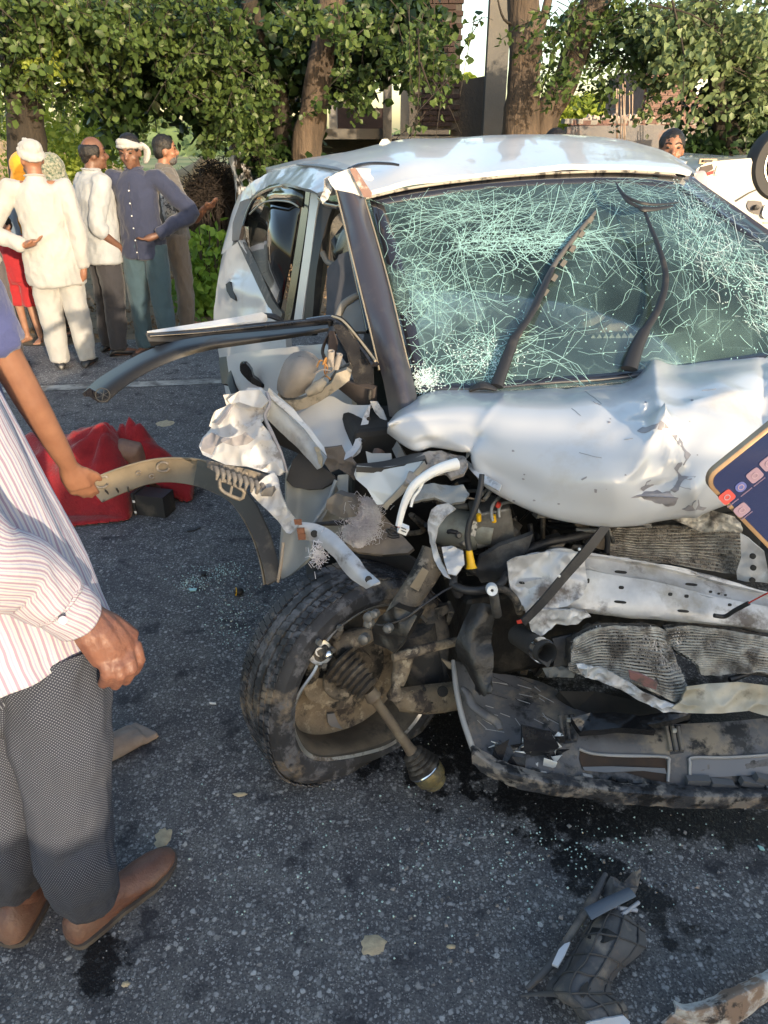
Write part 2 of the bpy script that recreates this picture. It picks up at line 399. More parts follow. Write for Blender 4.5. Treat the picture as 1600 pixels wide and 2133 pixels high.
def flat(name, quads, mat, kind='structure', nx=1):
    mb = MB()
    for q in quads: mb.add(q, [(0, 1, 2, 3)])
    o = mb.build(name, mat, None, 0); o['kind'] = kind; return o
flat('road', [[RF(-60, -7), RF(60, -7), RF(60, 5.72), RF(-60, 5.72)]], ASPH)
# shoulder with a broken edge towards the dirt
mb = MB(); A = []; B = []
for i in range(401):
    a = -12 + i * .08; A.append(RF(a, 5.72)); B.append(RF(a, 6.95 + .22 * noise.noise(Vector((a * 1.3, 0, 0))) + .06 * noise.noise(Vector((a * 7, 3, 0)))))
mb.rings([A, B], False, False); o = mb.build('road_shoulder', ASPH2, None, 0); o['kind'] = 'structure'
flat('road_edge_line', [[RF(-40, 5.53, .004), RF(40, 5.53, .004), RF(40, 5.66, .004), RF(-40, 5.66, .004)]], PAINT)
# ground beyond, one sheet to the horizon, a little lower and uneven
def ground_z(a, b):
    z = -.035 + .05 * noise.noise(Vector((a * .9, b * .9, 1))) * min(1, max(0, (b - 6.4) / 1.5))
    z += .02 * noise.noise(Vector((a * 6, b * 6, 4)))
    return z
mb = MB(); rs = []
bs = [6.3 + i * .12 for i in range(40)] + list(np.geomspace(11.2, 600, 40)); as_ = list(-np.geomspace(500, 8, 20)) + [-8 + i * .16 for i in range(1, 125)] + list(np.geomspace(12.2, 500, 20))
for b in bs: rs.append([RF(a, b, ground_z(a, b) if b < 30 and abs(a) < 20 else -.03) for a in as_])
mb.rings(rs, False, False)
m_ = M('verge ground', (.33, .24, .15), .95, var=(.24, .18, .12), vs=1.2, dirt=((.13, .10, .07), 9, .5, .72), bump=(22, .8, .03))
# blend dirt near the road into pale fields far off
t = m_.node_tree; N = t.nodes; L = t.links; p = N['Principled BSDF']; src = p.inputs['Base Color'].links[0].from_socket
tc = N.new('ShaderNodeTexCoord'); sep = N.new('ShaderNodeSeparateXYZ'); L.new(tc.outputs['Object'], sep.inputs[0])
r1 = N.new('ShaderNodeMapRange'); r1.inputs[1].default_value = 9; r1.inputs[2].default_value = 16; L.new(sep.outputs[1], r1.inputs[0])
nn = N.new('ShaderNodeTexNoise'); nn.inputs['Scale'].default_value = .15; nn.inputs['Detail'].default_value = 6; L.new(tc.outputs['Object'], nn.inputs['Vector'])
r2 = N.new('ShaderNodeMapRange'); r2.inputs[1].default_value = .4; r2.inputs[2].default_value = .6; L.new(nn.outputs[0], r2.inputs[0])
x1 = N.new('ShaderNodeMix'); x1.data_type = 'RGBA'; x1.inputs[6].default_value = (.15, .20, .07, 1); x1.inputs[7].default_value = (.31, .30, .13, 1); L.new(r2.outputs[0], x1.inputs[0])
x2 = N.new('ShaderNodeMix'); x2.data_type = 'RGBA'; L.new(r1.outputs[0], x2.inputs[0]); L.new(src, x2.inputs[6]); L.new(x1.outputs[2], x2.inputs[7]); L.new(x2.outputs[2], p.inputs['Base Color'])
o = mb.build('verge', m_, None, 60); o['kind'] = 'structure'
mb = MB(); mb.add([RF(-500, -7.2, -.05), RF(500, -7.2, -.05), RF(500, -400, -.05), RF(-500, -400, -.05)], [(3, 2, 1, 0)]); o = mb.build('ground', m_, None, 0); o['kind'] = 'structure'
mb = MB(); mb.add([RF(-60, -7.3, -.01), RF(60, -7.3, -.01), RF(60, -6.99, -.01), RF(-60, -6.99, -.01)], [(0, 1, 2, 3)])
# ------------------------------------------------------------------ sand blobs and wet spots that lie on the road
SAND = M('spilt sand', (.50, .41, .27), .95, var=(.38, .31, .21), vs=60, bump=(90, .6, .004))
def blot(name, px, py, w, h, mat, label, cat, group=None, n=22, seed=0, t=.004):
    c = G_(px, py); l = (G_(px - w / 2, py) - c).length; d = (G_(px, py - h / 2) - c).length; rs = []
    for k, (f, z) in enumerate(((1, .0005), (.75, t * .8), (.35, t), (.01, t * 1.1))):
        rs.append([c + Vector((math.cos(2 * math.pi * j / n) * l * f * (1 + .45 * noise.noise(Vector((math.cos(2 * math.pi * j / n) * 2.2, math.sin(2 * math.pi * j / n) * 2.2, seed)))), math.sin(2 * math.pi * j / n) * d * f * (1 + .5 * noise.noise(Vector((math.cos(2 * math.pi * j / n) * 2.2, math.sin(2 * math.pi * j / n) * 2.2, seed + 7)))), z)) for j in range(n)])
    mb = MB().rings(rs, False); o = mb.build(name, mat, None, 60); tag(o, label, cat, group); return o
blot('sand_clump', 340, 1745, 34, 40, SAND, 'pale sand clump just beyond the toe of the brown boot', 'sand', seed=1)
blot('sand_clump', 778, 1968, 52, 44, SAND, 'flat tan sand clump on asphalt at the bottom centre', 'sand', seed=2)
blot('sand_clump', 262, 2050, 18, 13, SAND, 'small orange sand crumb near the bottom left', 'sand', seed=3)
blot('sand_clump', 345, 882, 38, 12, SAND, 'pale sand spot on road above the red cloth', 'sand', seed=4)
blot('sand_clump', 940, 1972, 20, 10, SAND, 'faint small sand speck right of the bottom centre clump', 'sand', seed=5)
blot('sand_clump', 500, 1655, 28, 9, SAND, 'thin pale sand streak on asphalt below the crushed tyre', 'sand', seed=6)
# loose grit, glass crumbs
def scatter(name, n, fn, mat, lo, hi, seed=1):
    rg = random.Random(seed); mb = MB()
    for i in range(n):
        c = fn(rg); s = rg.uniform(lo, hi); a = rg.uniform(0, 6.28); q = [Vector((math.cos(a + k * 1.57) * s * rg.uniform(.6, 1.1), math.sin(a + k * 1.57) * s * rg.uniform(.6, 1.1), 0)) for k in range(4)]
        mb.add([c + v for v in q] + [c + v * .55 + Vector((0, 0, s * rg.uniform(.4, .9))) for v in q], [(0, 1, 5, 4), (1, 2, 6, 5), (2, 3, 7, 6), (3, 0, 4, 7), (4, 5, 6, 7)])
    o = mb.build(name, mat, None, 0); o['kind'] = 'stuff'; return o
GRIT = M('grit', (.30, .30, .30), .8, var=(.16, .16, .17), vs=40); GLC = M('glass crumbs', (.45, .62, .60), .12, spec=1., coat=.6)
def near(rg):
    y = rg.uniform(.8, 4.6); return Vector((rg.uniform(-.75, .75) * y, y, .0))
o = scatter('loose_grit', 2600, near, GRIT, .0012, .0035); o['label'] = 'loose grey grit scattered over the asphalt'
def around(spots):
    def f(rg):
        x, y, sx, sy = rg.choice(spots); g = G_(x + rg.gauss(0, sx), y + rg.gauss(0, sy)); g.z = .001; return g
    return f
o = scatter('glass_crumbs', 900, around([(485, 1300, 30, 25), (440, 1195, 40, 12), (400, 1215, 20, 10), (500, 1250, 40, 30), (470, 1190, 25, 8), (1250, 1800, 260, 60), (700, 1780, 200, 120), (1150, 1760, 120, 30)]), GLC, .0015, .0045, 5); o['label'] = 'teal glass crumbs on the road left of the tyre'
o = scatter('plastic_crumbs', 130, around([(560, 1270, 60, 40), (950, 1700, 90, 40), (1320, 1790, 160, 50), (470, 1200, 50, 20), (1050, 1900, 160, 80)]), M('grey crumbs', (.05, .05, .052), .5, var=(.35, .35, .36), vs=9), .003, .009, 8); o['label'] = 'small broken plastic crumbs scattered round the wreck'
# ------------------------------------------------------------------ verge litter, mound, brush
LITT = M('dry leaf litter', (.16, .10, .06), .9, var=(.30, .22, .14), vs=12)
pts = []
for i in range(5200):
    a = random.uniform(-6.5, 2.5); b = 7.1 + abs(random.gauss(0, 1.1)); v = RF(a, b); v.z = random.uniform(-.02, .03)
    if noise.noise(v * 1.7) > -.05: pts.append(v)
for i in range(2200):
    v = RF(random.gauss(-.6, .55), random.gauss(9.2, .3)); v.z = random.uniform(.0, .28); pts.append(v)
o = leaf_mass('leaf_litter', pts, .04, LITT, droop=0); o['label'] = 'brown dry leaves and litter along the dirt verge'
def heap(name, c, rx_, ry_, h, mat, label, cat, kind=None, seed=0, n=40, rough_=.25):
    rs = []
    for i in range(14):
        f = 1 - i / 13.; z = h * (1 - f ** 2); rs.append([Vector(c) + Vector((math.cos(6.283 * j / n) * rx_ * f, math.sin(6.283 * j / n) * ry_ * f, z)) for j in range(n)])
    rs = [[v + Vector((0, 0, noise.noise(v * 1.6 + Vector((seed, 0, 0))) * h * rough_)) if 0 < i < 13 else v for v in r] for i, r in enumerate(rs)]
    o = MB().rings(rs, False).build(name, mat, None, 60)
    if kind: o['kind'] = kind
    if label: o['label'] = label
    if cat: o['category'] = cat
    return o
SANDY = M('yellow earth', (.46, .32, .18), .95, var=(.36, .26, .15), vs=3, bump=(12, .7, .05))
q = Y_(440, 345, 15); heap('dirt_mound', (q.x, 15, -.1), 1.5, 1.2, 1.35, SANDY, 'sunlit yellow earth heap beyond the brush pile', 'mound', seed=2)
q = Y_(450, 400, 11.6); heap('ash_slope', (q.x + .6, 11.9, -.1), 2.7, 1.6, 1.0, ASH, 'grey ash coloured bank rising behind the pointing man', 'mound', seed=5)
q = Y_(150, 300, 30); heap('dirt_mound', (q.x, 24, -.1), 5, 2, 1.5, SANDY, 'low sunlit earth bank seen between the turbaned heads', 'mound', seed=9)
# brush pile of thin dark twigs
TWIG = M('dark twigs', (.03, .022, .018), .9)
mb = MB(); c = Y_(447, 365, 10.6)
for i in range(1500):
    a = random.uniform(0, 6.283); rr = random.random() ** .5; p = Vector((c.x + math.cos(a) * .42 * rr, 10.7 + math.sin(a) * .4 * rr, c.z - .38 + random.random() * .62 * (1.1 - rr * .75)))
    d = Vector((random.gauss(0, 1), random.gauss(0, 1), random.gauss(.3, .6))).normalized() * random.uniform(.08, .24); r_ = random.uniform(.002, .006)
    mb.tube([p - d, p + Vector((random.gauss(0, .02), 0, random.gauss(0, .02))), p + d], r_, 3, 1, False)
# solid twiggy core down to the ground
for i in range(700):
    a = random.uniform(0, 6.283); rr = random.random() ** .5; b = Vector((c.x + math.cos(a) * .4 * rr, 10.7 + math.sin(a) * .38 * rr, -.05)); mb.tube([b, b + Vector((random.gauss(0, .1), random.gauss(0, .1), random.uniform(.5, .95)))], .008, 3, 1, False)
o = mb.build('brush_pile', TWIG, None, 0); tag(o, 'dark heaped pile of thin cut brushwood beside the whitewashed trunk', 'brush pile')
# ================================================================== trees
def trunk(name, pts, rad, mat, parent, n=12, k=5, rough=.12):
    mb = MB(); mb.tube(pts, rad, n, k)
    mb.v = [tuple(Vector(v) + Vector((noise.noise(Vector(v) * 5), noise.noise(Vector(v) * 5 + Vector((9, 0, 0))), 0)) * rough * .22) for v in mb.v]
    return mb.build(name, mat, parent, 60)
TWG = []
def clump_pts(blobs, dens=1., spray=False):
    """blobs: (px, py, rx px, ry px, Y, depth m, count)"""
    out = []
    for (x, y, a, b, Y, d, n) in blobs:
        per = 30 if spray else 45; n = n * (.85 if spray else 1.)
        sub = max(3, int(n * dens / per))
        for s in range(sub):
            r = random.random() ** .6; t = random.uniform(0, 6.283)
            cx, cy = x + math.cos(t) * a * r, y + math.sin(t) * b * r; cY = Y + random.uniform(-d, d)
            c = Y_(cx, cy, cY); rr = random.uniform(.12, .30) * (Y / 9) ** .5
            # a small twig of leaves hanging from c
            dr = Vector((random.gauss(0, .7), random.gauss(0, .5), random.uniform(-1, .1))).normalized() * random.uniform(.2, .55)
            if spray and Y < 10: TWG.append((c - dr * .4, c + dr * .5, c + dr + Vector((0, 0, -.05))))
            for i in range(int(n * dens / sub)):
                if spray: out.append(c + dr * (i / per) + Vector((random.gauss(0, .035), random.gauss(0, .035), random.gauss(-.05 * (i / per) ** 2, .03)))); continue
                v = Vector((random.gauss(0, 1), random.gauss(0, 1), random.gauss(-.3, 1))) * rr * .55; out.append(c + v)
    return out
def leaves_as_parts(tree, pts, size, mat, n):
    """the leaves that show largest, one object each, sharing four meshes"""
    ms = []
    for k in range(4):
        L = 1.; W = .33 + .05 * k; b = .08 * (k + 1)
        v = [(0, 0, 0), (W, .3, b), (W * .8, .65, b), (0, 1, -.08 * k), (-W * .8, .65, b), (-W, .3, b), (0, .45, 0)]
        me = bpy.data.meshes.new('leaf'); me.from_pydata(v, [], [(0, 1, 6), (1, 2, 6), (2, 3, 6), (3, 4, 6), (4, 5, 6), (5, 0, 6)])
        at = me.attributes.new('tone', 'FLOAT', 'POINT'); at.data.foreach_set('value', np.full(7, .15 + .25 * k, dtype=np.float32)); me.materials.append(mat); ms.append(me)
    inv = root_mat(tree).inverted()
    for p in pts[:n]:
        o = bpy.data.objects.new('leaf', random.choice(ms)); COL.objects.link(o); o.location = p; s = size * random.uniform(.75, 1.3); o.scale = (s, s, s)
        o.rotation_euler = (random.gauss(-.9, .5), random.gauss(0, .5), random.uniform(0, 6.28)); o.parent = tree; o.matrix_parent_inverse = inv
def tree(name, label, base, group='trees along the verge'):
    return empty(name, base, label, 'tree', group)
def g0(px, Y, z=-.05):
    v = Y_(px, 500, Y); return Vector((v.x, Y, z))
def twigs(tree_, pairs, mat, r=(.02, .006)):
    mb = MB()
    for P in pairs: mb.tube([Y_(*q) for q in P], list(r), 6, 4)
    return mb.build('branch', mat, tree_, 60)
# --- dark trunk at the far left with light foliage
T = tree('shade_tree', 'thick dark trunk at far left under light green foliage', g0(62, 8.6))
trunk('trunk', [g0(66, 8.6), Y_(58, 330, 8.6), Y_(45, 180, 8.6), Y_(20, 40, 8.7), Y_(-10, -120, 8.8)], [.24, .20, .17, .14, .1], BARK_SHADE, T)
pts = clump_pts([(110, 40, 130, 60, 8.6, .7, 2600), (30, 0, 100, 50, 8.3, .6, 1600), (180, 30, 120, 60, 8.6, .9, 1700), (150, 140, 60, 50, 9, .4, 700), (10, 120, 20, 50, 8.2, .2, 260), (60, 130, 30, 20, 8.1, .1, 160)], spray=True)
leaf_mass('crown', pts, .07, LF_MID, T, aspect=.75)
leaves_as_parts(T, clump_pts([(75, 125, 50, 30, 8.0, .1, 80), (120, 60, 80, 50, 8.0, .2, 60)], spray=True), .06, LF_LIGHT, 130)
twigs(T, [[(52, 250, 8.6), (120, 140, 8.7), (180, 60, 8.8), (190, -30, 8.9)], [(60, 200, 8.6), (140, 190, 8.9), (170, 100, 9)]], BARK_SHADE)
# --- sunlit young trees behind the crowd
T = tree('young_tree', 'bright yellow green leafy tree behind the turbaned men', g0(200, 13))
trunk('trunk', [g0(205, 13), Y_(200, 250, 13), Y_(215, 60, 13), Y_(230, -60, 13)], [.12, .1, .06], BARK_SHADE, T)
pts = clump_pts([(170, 190, 150, 130, 13, 1.2, 4200), (225, 250, 55, 60, 12.5, .8, 1100), (120, 310, 100, 50, 12.5, .8, 1500), (170, 380, 120, 60, 12.5, .7, 1100), (150, 60, 180, 70, 13.5, 1, 1800), (40, 260, 50, 120, 13, .6, 900)])
leaf_mass('crown', pts, .085, LF_LIGHT, T, aspect=.6)
# --- great central tree
T = tree('spreading_tree', 'large spreading tree with dark hollow crown over the road centre', g0(640, 9.6))
trunk('trunk', [g0(655, 9.6), Y_(640, 330, 9.6), Y_(652, 240, 9.55), Y_(668, 130, 9.5), Y_(690, 10, 9.4), Y_(700, -150, 9.2)], [.22, .18, .15, .14, .12], BARK, T)
trunk('trunk', [g0(600, 10), Y_(592, 330, 10), Y_(588, 240, 10), Y_(560, 120, 10), Y_(520, 0, 9.8)], [.16, .13, .11, .09], BARK_SHADE, T)
trunk('trunk', [g0(540, 10), Y_(535, 380, 10.), Y_(520, 290, 10), Y_(500, 180, 10), Y_(430, 40, 9.8)], [.13, .11, .09, .07], BARK_SHADE, T)
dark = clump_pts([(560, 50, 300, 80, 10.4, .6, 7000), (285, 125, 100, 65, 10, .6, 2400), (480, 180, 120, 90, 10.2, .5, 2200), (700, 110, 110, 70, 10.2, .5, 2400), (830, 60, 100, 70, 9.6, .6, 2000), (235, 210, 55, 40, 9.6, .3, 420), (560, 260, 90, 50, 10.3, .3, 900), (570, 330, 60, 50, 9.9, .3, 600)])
leaf_mass('crown', dark, .105, LF_SHADE, T, aspect=.85)
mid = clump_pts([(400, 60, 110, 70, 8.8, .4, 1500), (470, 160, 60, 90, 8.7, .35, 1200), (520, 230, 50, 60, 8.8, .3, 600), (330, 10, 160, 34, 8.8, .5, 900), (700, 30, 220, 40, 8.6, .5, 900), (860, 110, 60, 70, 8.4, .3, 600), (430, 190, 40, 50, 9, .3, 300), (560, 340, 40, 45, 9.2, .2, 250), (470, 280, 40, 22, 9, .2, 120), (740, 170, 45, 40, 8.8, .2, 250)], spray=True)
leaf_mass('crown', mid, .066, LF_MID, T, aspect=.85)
leaves_as_parts(T, clump_pts([(500, 200, 40, 70, 8.2, .2, 110), (400, 80, 70, 50, 8.2, .2, 70), (900, 200, 26, 16, 7.9, .05, 22), (866, 262, 12, 8, 7.9, .05, 12), (990, 60, 12, 26, 8, .05, 14), (860, 60, 40, 50, 8., .2, 60)], spray=True), .068, LF_MID, 290)
twigs(T, [[(870, 60, 8.2), (874, 150, 8), (868, 262, 7.9)], [(876, 130, 8), (890, 170, 7.95), (905, 205, 7.9)], [(420, 0, 8.8), (460, 100, 8.6), (510, 190, 8.4), (545, 275, 8.2)]], BARK_SHADE, (.012, .004))
# --- whitewashed trunk
T = tree('whitewashed_tree', 'leaning trunk painted with flaking white lime beside the brushwood', g0(505, 9.9))
trunk('trunk', [g0(515, 9.9), Y_(512, 400, 9.9), Y_(500, 340, 9.9), Y_(490, 285, 9.9)], [.15, .125, .10], LIME, T)
trunk('trunk', [Y_(491, 290, 9.9), Y_(484, 240, 9.9), Y_(470, 170, 10), Y_(440, 60, 10.2)], [.10, .09, .08], BARK_SHADE, T)
leaf_mass('crown', clump_pts([(470, 120, 60, 60, 10.4, .3, 500)]), .1, LF_SHADE, T, aspect=.8)
# --- twin tree right of centre
T = tree('forked_tree', 'tall tree with one straight and one leaning brown trunk', g0(1105, 9.2))
trunk('trunk', [g0(1100, 9.2), Y_(1085, 285, 9.2), Y_(1092, 180, 9.2), Y_(1095, 80, 9.2), Y_(1088, -40, 9.2), Y_(1090, -200, 9.2)], [.26, .19, .17, .17, .16], BARK, T, n=16)
trunk('trunk', [g0(1110, 9.3), Y_(1130, 280, 9.3), Y_(1168, 190, 9.35), Y_(1205, 90, 9.4), Y_(1245, -10, 9.5), Y_(1290, -120, 9.6)], [.2, .15, .14, .17, .16], BARK, T, n=16)
trunk('trunk', [Y_(1105, 120, 9.2), Y_(1130, 50, 9.3), Y_(1150, -40, 9.4)], [.06, .05, .04], BARK, T)
twigs(T, [[(1085, 60, 9.2), (1050, 40, 9.1), (1035, -10, 9.1)], [(1200, 120, 9.4), (1260, 130, 9.6), (1330, 115, 9.8)], [(1120, 200, 9.2), (1150, 130, 9.1), (1158, 60, 9.0)]], BARK_SHADE)
pts = clump_pts([(1140, 60, 50, 60, 8.8, .3, 260), (1180, 120, 45, 40, 8.8, .3, 200), (1150, 145, 40, 20, 8.6, .2, 130), (1270, 100, 60, 50, 9.8, .5, 700), (1330, 80, 60, 60, 9.8, .5, 900), (1250, 185, 50, 20, 9.9, .3, 160), (1300, 20, 90, 50, 9.6, .6, 1300), (1210, 20, 60, 50, 9.6, .5, 500)], spray=True)
leaf_mass('crown', pts, .072, LF_MID, T, aspect=.55)
# --- right hand trees
T = tree('dense_tree', 'leafy grey green tree overhanging the overturned car', g0(1520, 9.0))
trunk('trunk', [g0(1530, 9), Y_(1525, 330, 9), Y_(1505, 250, 9), Y_(1495, 180, 9), Y_(1490, 60, 9), Y_(1470, -60, 9)], [.2, .13, .08, .07, .06], BARK_SHADE, T)
pts = clump_pts([(1490, 70, 120, 80, 9.2, .6, 3600), (1570, 180, 50, 90, 9, .4, 1500), (1440, 30, 90, 40, 8.8, .4, 1300), (1400, 180, 40, 60, 9.2, .3, 160)], spray=True)
leaf_mass('crown', pts, .075, LF_GREY, T, aspect=.7)
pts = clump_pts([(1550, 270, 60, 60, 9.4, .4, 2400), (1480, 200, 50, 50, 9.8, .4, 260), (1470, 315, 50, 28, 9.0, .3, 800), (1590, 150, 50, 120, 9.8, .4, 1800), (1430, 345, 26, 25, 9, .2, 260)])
leaf_mass('crown', pts, .085, LF_SHADE, T, aspect=.7)
leaves_as_parts(T, clump_pts([(1420, 170, 14, 60, 8., .05, 40), (1500, 60, 90, 60, 8.2, .2, 90), (1390, 90, 30, 50, 8.2, .1, 40), (1425, 240, 12, 12, 8, .05, 14)]), .075, LF_GREY, 180)
twigs(T, [[(1400, 0, 8.2), (1425, 120, 8.1), (1418, 240, 8)], [(1350, 10, 8.3), (1440, 30, 8.3), (1510, 80, 8.4)]], BARK_SHADE, (.012, .004))
mb = MB()
for P in TWG: mb.tube(P, [.006, .0035, .002], 3, 1, False)
o = mb.build('twigs', BARK_SHADE, T, 0); o['kind'] = 'stuff'
# --- bush with big fresh leaves beside the car
T = empty('leafy_bush', g0(430, 8.0), 'fresh green broad leaved bush between the pointing man and the car', 'bush')
pts = clump_pts([(430, 520, 42, 30, 8.0, .25, 260), (432, 580, 42, 40, 7.9, .25, 380), (430, 630, 36, 20, 7.8, .2, 160)], 1)
leaf_mass('foliage', [p for p in pts if p.z > 0], .085, LF_BUSH, T, aspect=.8)
leaves_as_parts(T, [p for p in clump_pts([(425, 540, 36, 50, 7.6, .1, 60), (430, 610, 30, 22, 7.5, .1, 30)]) if p.z > .02], .10, LF_BUSH, 80)
mb = MB()
for i in range(30):
    b = g0(430, 7.9) + Vector((random.uniform(-.15, .15), random.uniform(-.1, .1), 0)); mb.tube([b, b + Vector((random.gauss(0, .12), random.gauss(0, .1), random.uniform(.4, .95)))], .006, 4)
mb.build('stem', BARK_SHADE, T)
# --- shrubs lower right of crowd, far trees
def far_tree(px, py_top, half_px, Y, mat=None, label='', n=1500, size=None, asp=1.):
    b = g0(px, Y); top = Y_(px, py_top, Y); h = top.z; T = tree('distant_tree', label, b, 'distant trees on the horizon')
    w_ = half_px / FPX * Y; pts = []
    for k in range(14):
        c = Vector((b.x + random.uniform(-.7, .7) * w_, Y + random.uniform(-.5, .5) * w_, h * random.uniform(.35, .82))); r_ = min(w_, h * .5) * random.uniform(.35, .6)
        for i in range(n // 14):
            v = Vector((random.gauss(0, 1), random.gauss(0, 1), random.gauss(0, 1))).normalized() * r_ * random.uniform(.75, 1.05); v.z *= .8; q = c + v
            if q.z > 0: pts.append(q)
    leaf_mass('crown', pts, size or Y * .0065, mat or LF_FAR, T, aspect=.9, droop=0)
    MB().tube([b, Vector((b.x, Y, h * .6))], [w_ * .09, w_ * .05], 6).build('trunk', BARK_SHADE, T)
for i, (px, top, hw, Y, lab) in enumerate([(300, 228, 60, 90, 'hazy tree on the horizon behind the man with the headscarf'), (345, 236, 45, 110, 'hazy round tree on horizon left of the whitewashed trunk'), (400, 262, 40, 120, 'low hazy tree on the horizon above the brushwood'),
    (260, 240, 40, 70, 'pale tree at far left of the horizon'), (972, 108, 28, 55, 'sunlit tree seen through the gap beside the brick pier'), (1044, 205, 20, 40, 'bright green tree between concrete column and straight trunk'),
    (1190, 200, 55, 60, 'green tree behind the compound wall left of the steel bars'), (1240, 205, 50, 75, 'hazy tree behind rubble on the compound wall'), (1335, 202, 34, 60, 'green tree beside the red brick building'), (1150, 215, 40, 80, 'tree between the two brown trunks')]):
    far_tree(px, top, hw, Y, LF_FAR if Y > 65 else LF_LIGHT, lab, 4500)
# low scrub mass in the distance
pts = []
for i in range(9000):
    Y = random.uniform(60, 160); a = random.uniform(-.75, .75); pts.append(Vector((a * Y, Y, random.random() ** 2 * (1.6 + 1.2 * noise.noise(Vector((a * 9, Y * .05, 0)))))))
leaf_mass('distant_scrub', pts, 1.1, LF_FAR, None, aspect=.9)
pts = []
for i in range(6000):
    a = random.uniform(-4.5, 1.0); b = random.uniform(10, 40); v = RF(a * b / 10, b); v.z = random.uniform(0, .12); pts.append(v)
o = leaf_mass('grass_tufts', pts, .14, LF_FAR, None, aspect=.12, droop=-1.2)
# ================================================================== unfinished building
BLD = empty('unfinished_building', g0(860, 13), 'unfinished concrete frame building in shade behind the central tree', 'building')
def boxpx(name, x0, y0, x1, y1, Y, depth, mat, parent):
    a = Y_(x0, y0, Y); b = Y_(x1, y1, Y); c = (a + b) / 2
    return MB().box((c.x, Y + depth / 2, (a.z + b.z) / 2), (abs(b.x - a.x), depth, abs(a.z - b.z))).build(name, mat, parent, 0)
FRAME_SHADE = M('shaded frame concrete', (.15, .14, .125), .9, var=(.105, .10, .09), vs=2, dirt=((.14, .13, .12), 4, .5, .8), bump=(30, .4, .01))  # concrete toned down, shade on the frame put into its colour
boxpx('beam', 560, 268, 805, 290, 12.6, .3, FRAME_SHADE, BLD)
boxpx('column', 798, 150, 816, 310, 12.4, .22, FRAME_SHADE, BLD); boxpx('column', 1025, -60, 1046, 320, 12.5, .24, FRAME_SHADE, BLD); boxpx('column', 836, 90, 852, 300, 13.2, .22, CONC, BLD)
boxpx('column', 684, 190, 702, 268, 13.2, .22, CONC, BLD); boxpx('column', 590, 190, 606, 268, 13.2, .22, CONC, BLD)
boxpx('rear_wall', 820, 280, 1040, 340, 13.3, .12, CONC_SHADE, BLD)
boxpx('ceiling_slab', 560, -90, 950, -55, 12.5, 5, CONC_SHADE, BLD)
boxpx('inner_wall', 560, 286, 1040, 345, 16.5, .2, CONC_SHADE, BLD); boxpx('inner_wall', 700, 225, 800, 270, 15.5, .2, BRICK_D, BLD)
boxpx('inner_wall', 560, -60, 745, 225, 18., .2, CONC_SHADE, BLD); boxpx('inner_wall', 840, -90, 935, 285, 17.5, .2, CONC_SHADE, BLD)
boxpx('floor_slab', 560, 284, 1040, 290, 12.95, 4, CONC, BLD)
# low side wall with a sloping top
MB().rings([[Y_(x, y, Y) for x, y in ((938, 172), (1026, 155), (1026, 287), (938, 287))] for Y in (13, 13.2)]).build('side_wall', CONC_SHADE, BLD, 0)
# brick pier: every course and brick its own piece
def brick_wall(parent, x0, x1, Yf, z0, z1, mat, core, bw=.23, bh=.075, depth=.11, cap=300, yaw=0., holes=(), name='brick', lim=None):
    me = MB().box((0, 0, 0), (bw - .014, depth, bh - .014)).mesh('brick'); me.materials.append(mat); n = 0; stuff = MB(); inv = root_mat(parent).inverted()
    nz = int((z1 - z0) / bh)
    for k in range(nz):
        z = z1 - (k + .5) * bh; off = (k % 2) * bw / 2; i = 0; x = x0 + off
        while x < x1 - bw * .3:
            c = Vector((x + bw / 2, Yf + random.gauss(0, .003), z))
            if n < cap and (lim is None or lim(c)):
                o = bpy.data.objects.new(name, me); COL.objects.link(o); o.location = c; o.rotation_euler = (0, 0, random.gauss(0, .01)); o.parent = parent; o.matrix_parent_inverse = inv; n += 1
            else: stuff.box(c, (bw - .014, depth, bh - .014))
            x += bw
    MB().box(((x0 + x1) / 2 + .05, Yf + .03, (z0 + z1) / 2), (x1 - x0, depth * .8, z1 - z0 - .01)).build('mortar_core', core, parent, 0)
    if stuff.v: o = stuff.build('brick_courses', mat, parent, 0); o['kind'] = 'stuff'
pa, pb = Y_(868, 0, 12.9), Y_(950, 170, 12.9)
brick_wall(BLD, pa.x, pb.x, 12.9, 1.7, 4.6, BRICK_D, CONC_SHADE, cap=190)
# right brick building
RB = empty('brick_building', g0(1420, 19), 'roofless red brick building behind the leafy right hand tree', 'building')
pa, pb = Y_(1352, 140, 18), Y_(1476, 262, 18)
brick_wall(RB, pa.x, pb.x, 18, -.05, pa.z, BRICK, MORT, cap=240)
MB().box((pa.x + .1, 19.6, pa.z / 2), (.2, 3, pa.z)).build('side_wall', BRICK, RB, 0)
boxpx('window_opening', 1448, 165, 1470, 198, 17.93, .03, M('pale cloth', (.7, .75, .7), .8), RB)
boxpx('parapet', 1440, 158, 1600, 200, 20, .2, BRICK, RB); boxpx('rear_wall', 1470, 195, 1640, 330, 19.5, .2, BRICK_D, RB)
